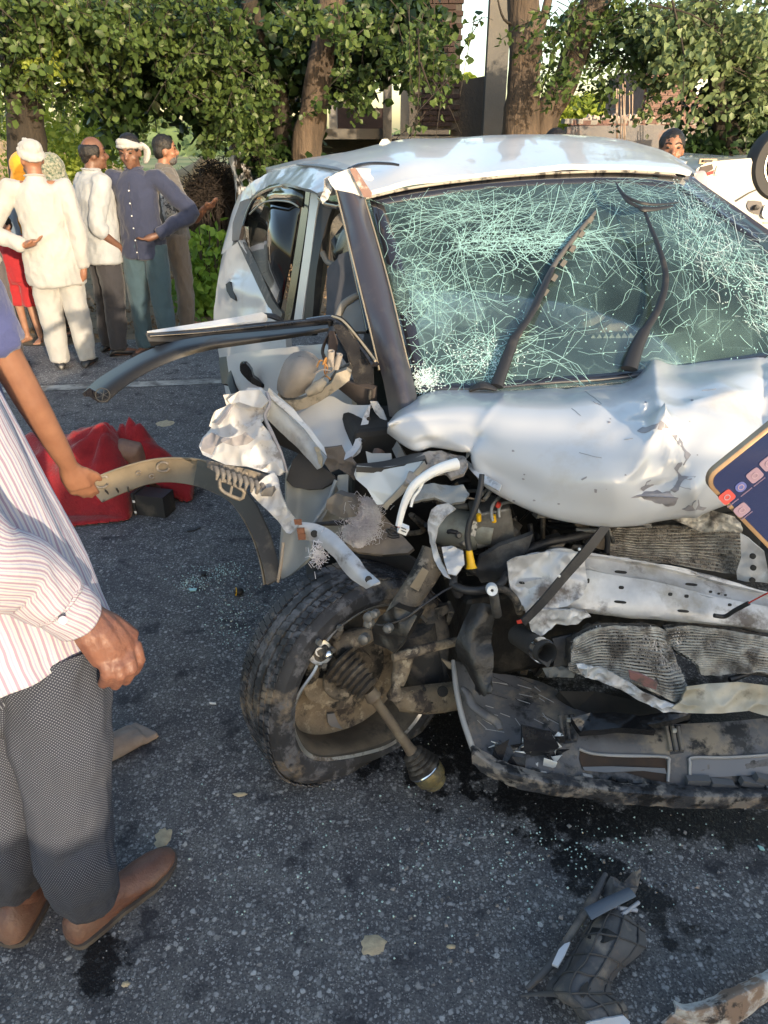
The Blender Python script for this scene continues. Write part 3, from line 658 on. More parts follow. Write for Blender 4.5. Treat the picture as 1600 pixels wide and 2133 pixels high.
# compound wall
WL = M('shaded grey render', (.20, .19, .19), .95, var=(.15, .145, .145), vs=1.2, dirt=((.24, .14, .11), 1.1, .52, .62), dirt2=((.15, .14, .14), 3, .55, .7), bump=(14, .5, .02))  # grey lowered further, shade on the wall put into its colour
CWL = empty('compound_wall', g0(1380, 13.5), 'long grey rendered compound wall behind the car', 'wall')
rs = []
for Y in (13.5, 13.72):
    top = [Y_(1182 + i * 30, (262 if i else 264) - i * .18 + random.uniform(-.8, .8), 13.5) for i in range(18)]
    rs.append([Vector((v.x, Y, v.z)) for v in top] + [Vector((v.x, Y, -.1)) for v in top[::-1]])
MB().rings(rs).build('render_coat', WL, CWL, 0)
for i in range(46):
    v = Y_(1185 + i * 11, 260, 13.6); 
    o = MB().box(Vector((v.x, 13.62, v.z + .03 + random.uniform(-.01, .03))), (.2, .2, .07), Matrix.Rotation(random.gauss(0, .2), 3, 'Z')).build('brick' if i % 3 else 'coping_slab', BRICK if i % 2 else CONC, CWL, 0)
# rubble on a roof behind the wall
pts = [Y_(random.uniform(1222, 1352), random.uniform(247, 256), 15) for _ in range(220)]
mb = MB()
for v in pts: mb.box(v, (random.uniform(.05, .25), .1, random.uniform(.03, .08)), Matrix.Rotation(random.gauss(0, .5), 3, 'Y') @ Matrix.Rotation(random.gauss(0, .8), 3, 'Z'))
o = mb.build('rubble_heap', M('rubble', (.42, .30, .24), .95, var=(.5, .46, .42), vs=4), None, 0); o['kind'] = 'stuff'; o['label'] = 'pink and grey rubble lying on top behind the wall'
boxpx('rubble_plinth', 1222, 254, 1352, 330, 14.6, 1.2, BRICK, None); o = bpy.data.objects['rubble_plinth']; tag(o, 'brick plinth that carries the rubble behind the compound wall', 'plinth')
RB_ = M('rusty steel bar', (.30, .20, .14), .7, .5, var=(.45, .38, .32), vs=4)
def rebar(pxs, top, bot, Y, label):
    E = empty('rebar_cluster', g0(pxs[0], Y), label, 'steel bars', 'reinforcing bars rising from columns')
    for x in pxs:
        v = Y_(x, top + random.uniform(-14, 14), Y); b = Y_(x + random.uniform(-2, 2), bot, Y); MB().tube([v, (v + b) / 2 + Vector((random.gauss(0, .008), 0, 0)), b], .011, 5).build('bar', RB_, E, 60)
    b = Y_(pxs[0], bot, Y); c = Y_(pxs[-1], bot, Y); MB().box(((b.x + c.x) / 2, Y, b.z / 2), (.24, .24, b.z)).build('column_stub', CONC, E, 0)
rebar((1284, 1288, 1293, 1297, 1302), 176, 292, 12.6, 'tall bundle of bare steel bars left of centre on the wall')
rebar((1311, 1318), 190, 262, 14, 'pair of thin steel bars right of the tall bundle')
rebar((1410, 1415, 1421), 238, 275, 12.8, 'short rusty bars rising just above the dark haired man')
# ================================================================== car materials
PAINTW = M('white car paint', (.58, .585, .59), .28, coat=.5, dirt=((.46, .42, .36), 5, .56, .85))
PAINTT = M('torn white paint', (.54, .55, .565), .35, coat=.3, dirt=((.24, .23, .23), 11, .56, .63), dirt2=((.45, .40, .34), 4, .5, .8))
PRIMER = M('grey primer', (.24, .235, .25), .55, var=(.33, .31, .32), vs=30)
BLK = M('black gloss trim', (.018, .018, .021), .22, coat=.5, dirt=((.10, .09, .08), 7, .55, .9))
BLKP = M('black plastic', (.022, .022, .024), .5, dirt=((.12, .105, .085), 9, .55, .85), bump=(60, .15, .002))
PILR = M('dark dusty pillar film', (.045, .043, .055), .35, dirt=((.12, .11, .10), 5, .5, .8), coat=.2)
RUBB = M('tyre rubber', (.020, .021, .024), .62, var=(.035, .036, .042), vs=12, dirt=((.25, .20, .145), 5, .52, .62), dirt2=((.11, .11, .12), 22, .50, .60), bump=(55, .5, .004))
MUD = M('mud caked metal', (.17, .14, .105), .9, var=(.10, .085, .07), vs=12, dirt=((.03, .028, .026), 14, .50, .58), dirt2=((.30, .25, .19), 19, .54, .62), bump=(40, .9, .006))
MUDL = M('dry tan mud', (.30, .24, .165), .95, var=(.20, .16, .115), vs=16, dirt=((.06, .05, .045), 12, .52, .60), dirt2=((.40, .34, .25), 26, .55, .64), bump=(40, 1., .006))
STEEL = M('bright torn aluminium', (.62, .60, .58), .42, .75, var=(.42, .40, .38), vs=18, dirt=((.16, .13, .11), 11, .56, .72), bump=(26, .6, .006))
STEELD = M('dull cast metal', (.24, .235, .22), .5, .6, var=(.14, .13, .12), vs=14, dirt=((.09, .08, .065), 10, .5, .7), bump=(40, .5, .004))
FINM = M('crushed radiator fins', (.66, .62, .54), .5, .35, var=(.40, .36, .30), vs=30, dirt=((.10, .085, .07), 16, .46, .62), bump=(140, .8, .004))
FIND = M('radiator core', (.10, .092, .08), .7, .3, var=(.045, .04, .035), vs=60, bump=(240, 1., .004))
OLDW = M('scraped white metal', (.60, .60, .60), .45, .2, var=(.46, .46, .47), vs=14, dirt=((.15, .13, .12), 9, .56, .68), dirt2=((.30, .27, .22), 5, .52, .7), bump=(22, .5, .004))
YELW = M('yellowed white metal', (.50, .46, .37), .5, .1, var=(.36, .31, .22), vs=12, dirt=((.14, .12, .09), 13, .56, .68), bump=(26, .5, .004))
RUST = M('rust', (.22, .10, .06), .9)
OILP = M('oily dark steel', (.03, .028, .026), .35, .3, dirt=((.10, .085, .065), 8, .5, .7), bump=(30, .6, .006))
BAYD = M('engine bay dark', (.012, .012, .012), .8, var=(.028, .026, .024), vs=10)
TRAY = M('grey bumper plastic', (.125, .123, .128), .5, var=(.085, .08, .08), vs=9, dirt=((.26, .215, .16), 6, .50, .62), dirt2=((.02, .02, .02), 11, .54, .62), bump=(30, .3, .004))
TRAYD = M('scuffed black bumper', (.035, .036, .040), .42, var=(.06, .06, .065), vs=16, dirt=((.25, .22, .19), 11, .50, .58), dirt2=((.015, .015, .016), 24, .52, .6), bump=(30, .9, .008))
TAN = M('sunlit tan cladding', (.27, .225, .165), .8, var=(.20, .165, .12), vs=8, dirt=((.08, .07, .06), 12, .58, .7), bump=(30, .3, .004))  # warm sunlight on the cladding put into the tan
FELT = M('grey felt', (.085, .078, .076), .95, bump=(90, .7, .004))
BEIGE = M('beige insulation', (.24, .205, .175), .95, var=(.17, .145, .125), vs=10, bump=(20, .6, .01))
FLUFF = M('white wadding', (.92, .92, .95), 1., var=(.62, .60, .66), vs=20, trans=.3)
GREYP = M('pale grey inner panel', (.33, .36, .37), .55, var=(.27, .29, .30), vs=5, dirt=((.12, .105, .09), 6, .56, .75))
MIRS = M('dusty grey mirror shell', (.29, .26, .235), .8, var=(.22, .20, .18), vs=14, dirt=((.05, .045, .04), 10, .60, .64), bump=(60, .3, .003))
WPL = M('white plastic', (.8, .8, .78), .45); YEL = M('yellow plastic', (.80, .45, .01), .4); REDP = M('red tape', (.55, .05, .03), .5)
CHR = M('chrome', (.8, .8, .8), .15, 1.)
SEATB = M('dark seat cloth', (.06, .062, .07), .85, var=(.09, .09, .10), vs=10); SEATL = M('beige seat cloth', (.46, .43, .38), .9, var=(.34, .31, .27), vs=6)
AIRB = M('white airbag cloth', (.85, .90, .87), .9, var=(.66, .73, .69), vs=4, bump=(12, .5, .02)); DASH = M('dashboard', (.10, .115, .105), .7); DASHG = M('dash grey', (.20, .19, .17), .8)
def glass_mat(name, tint, refl, opac, opcol):
    m = bpy.data.materials.new(name); m.use_nodes = True; t = m.node_tree; N = t.nodes; L = t.links; N.remove(N['Principled BSDF'])
    tr = N.new('ShaderNodeBsdfTransparent'); tr.inputs[0].default_value = (*tint, 1); gl = N.new('ShaderNodeBsdfGlossy'); gl.inputs['Roughness'].default_value = .03
    fr = N.new('ShaderNodeFresnel'); fr.inputs[0].default_value = 1.5; mu = N.new('ShaderNodeMath'); mu.operation = 'MULTIPLY_ADD'; mu.inputs[1].default_value = refl; mu.inputs[2].default_value = .015; L.new(fr.outputs[0], mu.inputs[0])
    mx = N.new('ShaderNodeMixShader'); L.new(mu.outputs[0], mx.inputs[0]); L.new(tr.outputs[0], mx.inputs[1]); L.new(gl.outputs[0], mx.inputs[2])
    df = N.new('ShaderNodeBsdfDiffuse'); df.inputs[0].default_value = (*opcol, 1)
    tc = N.new('ShaderNodeTexCoord'); n = N.new('ShaderNodeTexNoise'); n.inputs['Scale'].default_value = 3.5; n.inputs['Detail'].default_value = 6; L.new(tc.outputs['Object'], n.inputs['Vector'])
    r = N.new('ShaderNodeMapRange'); r.inputs[1].default_value = .35; r.inputs[2].default_value = .75; r.inputs[3].default_value = opac * .4; r.inputs[4].default_value = opac * 1.6; L.new(n.outputs[0], r.inputs[0])
    if 'windscreen' in name:
        acc = r.outputs[0]
        for sc_, wd, lo, hi in ((26, .03, .50, .68), (60, .05, .56, .72), (11, .010, .36, .60)):
            vo = N.new('ShaderNodeTexVoronoi'); vo.feature = 'DISTANCE_TO_EDGE'; vo.inputs['Scale'].default_value = sc_; L.new(tc.outputs['Object'], vo.inputs['Vector'])
            e = N.new('ShaderNodeMapRange'); e.inputs[1].default_value = wd; e.inputs[2].default_value = wd * .4; L.new(vo.outputs[0], e.inputs[0]); k_ = N.new('ShaderNodeMapRange'); k_.inputs[1].default_value = lo; k_.inputs[2].default_value = hi; k_.inputs[4].default_value = .55; L.new(n.outputs[0], k_.inputs[0])
            q = N.new('ShaderNodeMath'); q.operation = 'MULTIPLY'; L.new(e.outputs[0], q.inputs[0]); L.new(k_.outputs[0], q.inputs[1]); a_ = N.new('ShaderNodeMath'); a_.operation = 'MAXIMUM'; L.new(acc, a_.inputs[0]); L.new(q.outputs[0], a_.inputs[1]); acc = a_.outputs[0]
        r = type('o', (), {'outputs': [acc]}); df.inputs[0].default_value = (.42, .66, .62, 1)
    m2 = N.new('ShaderNodeMixShader'); L.new(r.outputs[0], m2.inputs[0]); L.new(mx.outputs[0], m2.inputs[1]); L.new(df.outputs[0], m2.inputs[2]); L.new(m2.outputs[0], N['Material Output'].inputs[0])
    return m
WSG = glass_mat('windscreen glass', (.95, .985, .97), 1.0, .08, (.26, .38, .36)); SIDEG = glass_mat('dark side glass', (.12, .12, .11), 1.6, .10, (.12, .11, .09))  # pale windscreen veil paints reflected light over the dark cabin
CRK = M('cracked glass edges', (.50, .80, .75), .25, spec=1., coat=.4, trans=.3); CRKW = M('crushed glass white', (.78, .92, .90), .3, spec=1., coat=.5, trans=.3)
# ================================================================== the crashed car
CAR = empty('crashed_car', (0.5, 3.0, 0), 'white hatchback with crushed front, cracked windscreen and collapsed front wheel', 'car')
def S(name, rows, mat, **k): return sheet(name, rows, mat, k.pop('parent', CAR), **k)
def PL(name, pts, mat, Y=None, **k):
    P = [Y_(p[0], p[1], p[2] if len(p) > 2 else Y) for p in pts]; return plate(name, P, mat, k.pop('parent', CAR), **k)
def TB(name, pts, r, mat, n=8, k=5, parent=CAR, **kw):
    return MB().tube([Y_(*p) for p in pts], r, n, k, **kw).build(name, mat, parent, 60)
def pb(v, x, y, r, a):
    p = px_of(v); return a * math.exp(-(((p[0] - x) ** 2 + (p[1] - y) ** 2) / (r * r)))
# --- roof (front edge, crown, then on to the tail)
roofF = [(742, 398, 2.93), (762, 409, 2.93), (860, 388, 2.97), (1000, 370, 3.04), (1150, 358, 3.12), (1300, 354, 3.2), (1405, 360, 3.27), (1436, 368, 3.29)]
roof1 = [(700, 368, 3.1), (760, 372, 3.15), (860, 350, 3.2), (1000, 335, 3.3), (1150, 330, 3.4), (1300, 332, 3.45), (1395, 346, 3.4), (1432, 362, 3.36)]
roof2 = [(640, 350, 3.7), (720, 332, 3.75), (850, 312, 3.8), (1000, 299, 3.85), (1150, 297, 3.9), (1280, 306, 3.9), (1370, 326, 3.8), (1420, 350, 3.6)]
roof3 = [(560, 360, 4.3), (680, 334, 4.4), (830, 309, 4.5), (1000, 291, 4.5), (1150, 288, 4.5), (1270, 297, 4.4), (1350, 317, 4.2), (1415, 345, 3.8)]
R0, R1, R2, R3 = [[Y_(*p) for p in r] for r in (roofF, roof1, roof2, roof3)]
R4 = [Vector((v.x + (-.12 if i < 2 else 0), v.y + .9, v.z - .05)) for i, v in enumerate(R3)]; R5 = [Vector((v.x * .97, v.y + .35, v.z - .22)) for v in R4]
roof_ob, ROOFG = S('roof', [R0, R1, R2, R3, R4, R5], PAINTW, thick=.02, ku=7, kv=6, disp=lambda v, s, t: crumple(v, 2.2, .006, 3) - pb(v, 840, 330, 60, .018) + pb(v, 1000, 345, 40, .010) - pb(v, 1180, 345, 60, .008), smooth=60)
RB = bvh_of(ROOFG)
# right hand roof rail: pale strip + black strip running to the far pillar
S('roof_rail', [[Y_(*p) for p in ((1230, 288, 4.4), (1300, 296, 4.2), (1360, 314, 4.0), (1410, 338, 3.6), (1445, 362, 3.35))], [Y_(*p) for p in ((1230, 293, 4.35), (1300, 303, 4.1), (1355, 324, 3.9), (1400, 348, 3.5), (1432, 370, 3.3))]], BLKP, thick=.02, kv=2)
S('rail_trim', [[Y_(*p) for p in ((1225, 286, 4.42), (1300, 292, 4.22), (1365, 310, 4.02), (1420, 336, 3.62), (1450, 358, 3.38))], [Y_(*p) for p in ((1230, 290, 4.4), (1300, 297, 4.2), (1362, 315, 4.0), (1412, 340, 3.6), (1446, 363, 3.36))]], M('pale trim', (.5, .48, .44), .4), thick=.01, kv=2)
# windscreen header (dark band), seal line
TB('windscreen_seal', [(762, 413, 2.92), (860, 391, 2.96), (1000, 373, 3.03), (1150, 361, 3.11), (1300, 357, 3.19), (1405, 363, 3.26)], .005, M('dirty seal', (.33, .31, .27), .8, dirt=((.06, .055, .05), 30, .5, .6)))
# --- roof edge wreck above the opened door
PL('roof_edge', [(505, 398, 4.3), (525, 378, 4.2), (560, 360, 4.1), (620, 347, 3.7), (665, 342, 3.3), (700, 352, 3.1), (712, 366, 2.95), (690, 378, 2.95), (672, 398, 2.98), (660, 402, 3.0), (648, 396, 3.05), (600, 384, 3.5), (560, 386, 3.9), (535, 400, 4.1), (522, 414, 4.2), (500, 420, 4.3)], PAINTW, thick=.02, amp=.006, freq=12, sub=3, smooth=50)
PL('roof_side_skin', [(560, 358, 4.2), (620, 340, 3.9), (680, 330, 3.6), (730, 345, 3.1), (735, 352, 2.95), (700, 356, 3.05), (660, 348, 3.4), (610, 350, 3.8)], PAINTW, thick=.015, amp=.004, sub=2, smooth=60)
PL('pillar_cap', [(683, 372), (700, 361), (735, 349), (742, 375), (757, 411), (728, 402), (698, 395), (690, 385)], PAINTW, Y=2.84, thick=.02, amp=.007, freq=14, sub=3, smooth=50)
PL('torn_edge', [(676, 372), (686, 366), (692, 395), (684, 414), (672, 425), (667, 412), (674, 398)], PAINTT, Y=2.88, thick=.012, amp=.008, freq=30, sub=3)
PL('exposed_strip', [(728, 352), (740, 349), (757, 375), (775, 402), (774, 411), (758, 411), (746, 388)], M('red brown sealant', (.22, .13, .11), .6, dirt=((.55, .5, .46), 20, .52, .62)), Y=2.82, thick=.008, amp=.003, sub=2)
PL('torn_edge', [(742, 350), (772, 352), (771, 362), (779, 372), (774, 377), (765, 375), (757, 371)], PAINTT, Y=2.83, thick=.006, amp=.003, sub=2)
# bent roof strips
TB('drip_rail', [(620, 343, 3.6), (660, 345, 3.3), (695, 350, 3.1), (716, 356, 3.0)], [.008, .013, .012, .005], M('grey rail', (.13, .12, .12), .4, .4), flat=.5)
TB('drip_rail', [(728, 352, 2.86), (748, 344, 2.9), (775, 340, 2.95), (812, 341, 2.97), (832, 344, 2.97)], [.010, .012, .010, .009, .007], BLK, flat=.6)
# shark fin antenna
f0 = [(776, 313), (790, 300), (796, 290), (803, 289), (812, 299), (822, 309), (800, 313)]
PL('antenna_fin', f0, M('cream plastic', (.62, .60, .50), .5), Y=4.0, thick=.03, dirn=(-.4, -1, 0), sub=1, smooth=60)
# --- windscreen
Wt = [(762, 412, 2.93), (860, 391, 2.97), (1000, 373, 3.04), (1150, 361, 3.12), (1300, 358, 3.2), (1432, 368, 3.28), (1440, 372, 3.28)]
Wm = [(814, 600, 2.56), (930, 590, 2.56), (1080, 575, 2.56), (1260, 560, 2.58), (1450, 548, 2.64), (1600, 520, 2.82), (1640, 520, 2.86)]
Wb = [(868, 822, 2.24), (980, 818, 2.22), (1120, 812, 2.21), (1300, 800, 2.22), (1500, 780, 2.28), (1700, 750, 2.38), (1850, 712, 2.5)]
Wt, Wm, Wb = [[Y_(*p) for p in r] for r in (Wt, Wm, Wb)]
ws, WSGr = S('windscreen', [Wt, Wm, Wb], WSG, thick=.005, ku=8, kv=14, smooth=180); WB = bvh_of(WSGr)
def on_glass(x, y, off=.003):
    p, n = cast(WB, x, y, off); return p
def ribbon_on(mb, pts, w, off=.003, b=None):
    prev = None; b = b or WB
    for i, (x, y) in enumerate(pts):
        p, n = cast(b, x, y, off)
        if p is None: prev = None; continue
        if prev is not None:
            q, m = prev; d = p - q
            if d.length > 1e-5:
                s = n.cross(d).normalized() * w * .5; mb.add([q - s, q + s, p + s, p - s], [(0, 1, 2, 3)])
        prev = (p, n)
# black frit border strips
FRIT = M('windscreen frit', (.02, .02, .026), .2, coat=.6)
def frit(pts_out, pts_in, name='frit_band'):
    A = [on_glass(*p, off=.001) for p in pts_out]; B = [on_glass(*p, off=.001) for p in pts_in]
    if all(A) and all(B): S(name, [A, B], FRIT, thick=.0015, kv=3, smooth=180)
frit([(770, 416), (800, 530), (835, 680), (866, 800), (872, 818)], [(800, 428), (836, 540), (862, 660), (884, 770), (894, 814)])
frit([(770, 414), (860, 394), (1000, 377), (1150, 364), (1300, 361), (1425, 370)], [(800, 426), (870, 414), (1000, 394), (1150, 384), (1300, 382), (1410, 394)])
frit([(1418, 372), (1480, 415), (1560, 470), (1640, 524)], [(1400, 385), (1460, 428), (1550, 490), (1630, 545)])
frit([(884, 812), (1000, 812), (1150, 800), (1300, 790), (1500, 765), (1700, 735)], [(884, 798), (1000, 798), (1150, 786), (1300, 774), (1500, 748), (1700, 718)])
# --- cracks: real slivers standing on the glass
rg = random.Random(11); mbA = MB(); mbW = MB()
def crack(x, y, a, L, w, mb=mbA, wob=.16, step=12, curve=0.):
    w *= rg.choice((.35, .5, .6, .9))
    if 1060 < x < 1400 and 545 < y < 790 and rg.random() < .7: return
    pts = [(x, y)]; n = max(2, int(L / step))
    for i in range(n):
        a += rg.gauss(0, wob) * .35 + curve; x += math.cos(a) * step; y += math.sin(a) * step
        if rg.random() < .12: a += rg.choice((-1, 1)) * rg.uniform(.4, 1.1)
        if not (772 < x < 1630 and 372 < y < 806) or y < 412 - (x - 780) * .09: break
        if x < 786 + (y - 412) * .23: break
        pts.append((x, y))
    if len(pts) > 1: ribbon_on(mb, pts, w)
def star(x, y, n, L, w, rings=(), mb=mbA, squash=1.):
    for k in range(n): crack(x + rg.gauss(0, 3), y + rg.gauss(0, 3), 6.283 * k / n + rg.gauss(0, .1), L * rg.uniform(.35, 1.), w * rg.uniform(.6, 1.3), mb)
    for r in rings:
        a0 = 0
        while a0 < 6.283:
            da = rg.uniform(.3, 1.0); pts = []
            for q in range(8):
                a = a0 + da * q / 7; rr = r * (1 + .12 * math.sin(a * 7 + r) + rg.gauss(0, .012)); pts.append((x + math.cos(a) * rr, y + math.sin(a) * rr * squash))
            if rg.random() < .8: ribbon_on(mb, pts, w * rg.uniform(.3, .9))
            a0 += da * rg.uniform(.8, 1.2)
star(957, 517, 30, 240, .0022, (14, 26, 40, 56, 74, 96, 118, 140, 165), squash=.75)
star(884, 796, 34, 260, .0022, (12, 22, 34, 50, 70, 92, 118, 150), squash=.9); star(884, 796, 30, 50, .003, (6, 12, 18), mbW)
star(1016, 742, 26, 150, .002, (16, 30, 46, 66, 90, 120), squash=.5)
star(1345, 700, 10, 130, .0015, (40, 90)); star(835, 655, 12, 70, .002, (12, 24))
star(1420, 560, 14, 200, .0018, (60, 110)); star(905, 610, 14, 130, .0018, (30, 60))
for i in range(140): crack(rg.uniform(860, 1250), 405 + abs(rg.gauss(0, 45)), rg.choice((0, 3.14)) + rg.gauss(-.12, .2), rg.uniform(50, 260), .0018, wob=.3)
for i in range(90): crack(rg.uniform(1230, 1450), 372 + abs(rg.gauss(0, 40)), rg.gauss(.25, .25), rg.uniform(40, 160), .0018)
for i in range(420):
    t = rg.random(); x = 1400 + t * 210; y = 400 + t * 230 + rg.gauss(0, 55); crack(x, y, rg.gauss(.65, .45), rg.uniform(10, 70), .0024, rg.choice((mbA, mbA, mbW)), step=6)
for i in range(130): crack(rg.uniform(820, 1250), rg.uniform(440, 800), rg.uniform(0, 6.28), rg.uniform(30, 200), .0014)
for i in range(60): crack(rg.uniform(1000, 1240), rg.uniform(690, 790), rg.gauss(.15, .25), rg.uniform(40, 200), .0016)
for i in range(40): crack(rg.uniform(1200, 1600), rg.uniform(440, 740), rg.gauss(1.3, .6), rg.uniform(40, 220), .0011)
for i in range(110): crack(rg.uniform(950, 1200), 505 + rg.gauss(0, 14), rg.gauss(-.05, .12), rg.uniform(40, 190), .003)   # pale band across
for i in range(1500):   # glints of crushed glass along the worst lines
    k = rg.random()
    if k < .25: x, y = 884 + rg.gauss(0, 20), 790 + rg.gauss(0, 14)
    elif k < .4: x, y = 1010 + rg.gauss(0, 40), 745 + rg.gauss(0, 22)
    elif k < .6: t = rg.random(); x, y = 1400 + t * 200, 420 + t * 210 + rg.gauss(0, 50)
    elif k < .8: x, y = rg.uniform(950, 1180), 505 + rg.gauss(0, 14)
    else: x, y = rg.uniform(830, 1560), rg.uniform(400, 780)
    a = rg.uniform(0, 6.28); ribbon_on(mbW if k < .5 else mbA, [(x, y), (x + math.cos(a) * 3, y + math.sin(a) * 3)], .003)
for mb_, nm, mt in ((mbA, 'crack_web', CRK), (mbW, 'crushed_glass', CRKW)):
    # small real thickness: lift a copy of each sliver
    o = mb_.build(nm, mt, ws, 0); o['kind'] = 'stuff'
# --- A pillar (near), gold edge line, inner seal
S('windscreen_pillar', [[Y_(*p) for p in ((700, 396, 2.86), (718, 470, 2.74), (742, 570, 2.56), (772, 690, 2.38), (800, 800, 2.24), (812, 868, 2.17))], [Y_(*p) for p in ((730, 402, 2.80), (752, 480, 2.67), (782, 590, 2.50), (812, 700, 2.31), (836, 800, 2.17), (846, 866, 2.10))], [Y_(*p) for p in ((760, 412, 2.88), (786, 500, 2.72), (816, 610, 2.52), (842, 720, 2.34), (862, 800, 2.22), (872, 850, 2.16))]], PILR, thick=.02, ku=6, kv=5, disp=lambda v, s, t: crumple(v, 5, .002, 1) - pb(v, 800, 640, 22, .006), smooth=60)
TB('pillar_seam', [(700, 396, 2.852), (716, 462, 2.742), (740, 562, 2.57), (770, 684, 2.38), (790, 770, 2.26)], .003, M('worn edge', (.45, .38, .27), .5, .5))
TB('pillar_seam', [(759, 412, 2.875), (785, 498, 2.71), (815, 608, 2.51), (841, 718, 2.33), (866, 822, 2.2)], .003, MATS['worn edge'])
# far pillar
S('windscreen_pillar', [[Y_(*p) for p in ((1436, 364, 3.3), (1500, 408, 3.15), (1600, 478, 2.95), (1720, 566, 2.8), (1880, 690, 2.6))], [Y_(*p) for p in ((1424, 372, 3.25), (1488, 424, 3.1), (1600, 505, 2.9), (1710, 596, 2.75), (1860, 720, 2.5))]], PILR, thick=.03, kv=3)
# --- hood
H0 = [(812, 878, 2.12), (845, 842, 2.20), (900, 818, 2.24), (975, 812, 2.24), (1060, 812, 2.24), (1180, 797, 2.26), (1300, 778, 2.30), (1358, 757, 2.33), (1430, 757, 2.34), (1520, 745, 2.38), (1640, 730, 2.46), (1800, 715, 2.55), (1900, 720, 2.55)]
def zr(l): return [Z_(*p) for p in l]
H1 = zr([(810, 884, .965), (845, 862, .98), (890, 852, .99), (975, 846, 1.0), (1060, 848, 1.01), (1180, 846, 1.02), (1300, 836, 1.03), (1370, 828, 1.04), (1440, 822, 1.04), (1530, 808, 1.05), (1640, 790, 1.05), (1800, 770, 1.03), (1900, 770, 1.0)])
H2 = zr([(809, 888, .955), (846, 884, .965), (890, 880, .975), (980, 880, .985), (1060, 900, .985), (1180, 910, .99), (1290, 910, 1.0), (1385, 895, 1.02), (1460, 880, 1.02), (1540, 862, 1.02), (1640, 850, 1.02), (1800, 830, 1.0), (1900, 830, .98)])
H3 = zr([(808, 892, .945), (852, 906, .945), (895, 902, .955), (985, 905, .965), (1062, 950, .94), (1180, 975, .945), (1290, 985, .955), (1380, 975, .96), (1460, 945, .985), (1540, 915, .99), (1640, 895, .99), (1800, 880, .97), (1900, 880, .95)])
H4 = zr([(808, 896, .935), (856, 922, .925), (900, 916, .935), (972, 930, .94), (1040, 985, .89), (1160, 1035, .87), (1270, 1050, .87), (1370, 1045, .88), (1450, 1020, .91), (1540, 975, .94), (1640, 950, .94), (1800, 930, .92), (1900, 930, .9)])
H5 = zr([(808, 900, .92), (862, 936, .905), (905, 930, .915), (972, 950, .91), (1010, 1012, .84), (1130, 1072, .80), (1240, 1092, .785), (1350, 1084, .79), (1440, 1066, .81), (1530, 1045, .85), (1640, 1020, .86), (1800, 990, .85), (1900, 990, .84)])
H0 = [Y_(*p) for p in H0]
H6 = [Vector((v.x, v.y + (.05 if i < 4 else .22), v.z + .01)) for i, v in enumerate(H5)]
def rdg(v, x0, y0, x1, y1, r, a):
    p = px_of(v); dx, dy = x1 - x0, y1 - y0; t = max(0, min(1, ((p[0] - x0) * dx + (p[1] - y0) * dy) / (dx * dx + dy * dy))); return a * math.exp(-math.hypot(p[0] - x0 - dx * t, p[1] - y0 - dy * t) / r)
def hood_d(v, s, t):
    d = crumple(v, 2.6, .004, 8)
    d += pb(v, 1360, 770, 22, .014) + pb(v, 1375, 895, 20, .022) - pb(v, 1350, 990, 60, .026) + pb(v, 1330, 940, 30, .014) - pb(v, 1420, 985, 26, .02) + pb(v, 1440, 1010, 24, .016)
    d += -pb(v, 1300, 830, 60, .012) + pb(v, 1500, 830, 70, .010) - pb(v, 1590, 850, 40, .02) + pb(v, 1240, 850, 40, .006) + pb(v, 1380, 1030, 20, -.02)
    d += rdg(v, 1358, 762, 1376, 890, 16, .014) + rdg(v, 1376, 890, 1395, 960, 9, .022) + rdg(v, 1376, 890, 1320, 985, 8, .016) + rdg(v, 1400, 905, 1432, 985, 11, .018) - rdg(v, 1432, 985, 1345, 1032, 10, .020) + rdg(v, 1436, 1000, 1445, 1060, 9, .014) - rdg(v, 1355, 765, 1180, 800, 22, .012) + rdg(v, 1440, 850, 1590, 820, 18, .014) - rdg(v, 1595, 760, 1596, 880, 12, .018) + rdg(v, 1050, 830, 985, 905, 10, .006) - rdg(v, 990, 905, 972, 950, 8, .02)
    d += pb(v, 985, 905, 26, -.012) + pb(v, 1060, 870, 50, .004)
    p = px_of(v)
    if p[0] > 1180: d += .009 * (1 - 2 * abs(noise.noise(v * 6 + Vector((3, 3, 3))))) * min(1, (p[0] - 1180) / 120)
    return d
hood, HG = S('bonnet', [H0, H1, H2, H3, H4, H5, H6], PAINTW, thick=.006, ku=11, kv=9, disp=hood_d, smooth=70, flip=False); HB = bvh_of(HG)
def patch(name, pts, mat, b, parent, off=.0012, jit=2.5, seed=0):
    rr = random.Random(seed + len(pts)); out = []; n = len(pts)
    for i in range(n):
        (x0, y0), (x1, y1) = pts[i], pts[(i + 1) % n]; k = max(1, int(math.hypot(x1 - x0, y1 - y0) / 6))
        for j in range(k): out.append((x0 + (x1 - x0) * j / k + rr.gauss(0, jit), y0 + (y1 - y0) * j / k + rr.gauss(0, jit)))
    P = [cast(b, x, y, off)[0] for x, y in out]; P = [p for p in P if p is not None]
    if len(P) > 3: return plate(name, P, mat, parent, thick=.001, smooth=60)
def HX(X, Y): return (1300 + X * .2016, 820 + Y * .2016)
patch('chipped_paint', [HX(*p) for p in ((140, 385), (190, 345), (270, 340), (350, 300), (375, 275), (430, 310), (460, 355), (400, 350), (380, 375), (320, 360), (250, 395), (190, 405))], PRIMER, HB, hood, jit=.8)
patch('chipped_paint', [HX(*p) for p in ((500, 425), (540, 430), (590, 500), (640, 590), (690, 640), (640, 700), (580, 760), (560, 800), (600, 850), (740, 860), (700, 890), (640, 880), (600, 900), (570, 1000), (530, 1020), (480, 1000), (520, 950), (560, 890), (555, 820), (520, 770), (560, 720), (630, 680), (625, 610), (570, 530), (520, 470))], PRIMER, HB, hood, jit=1.)
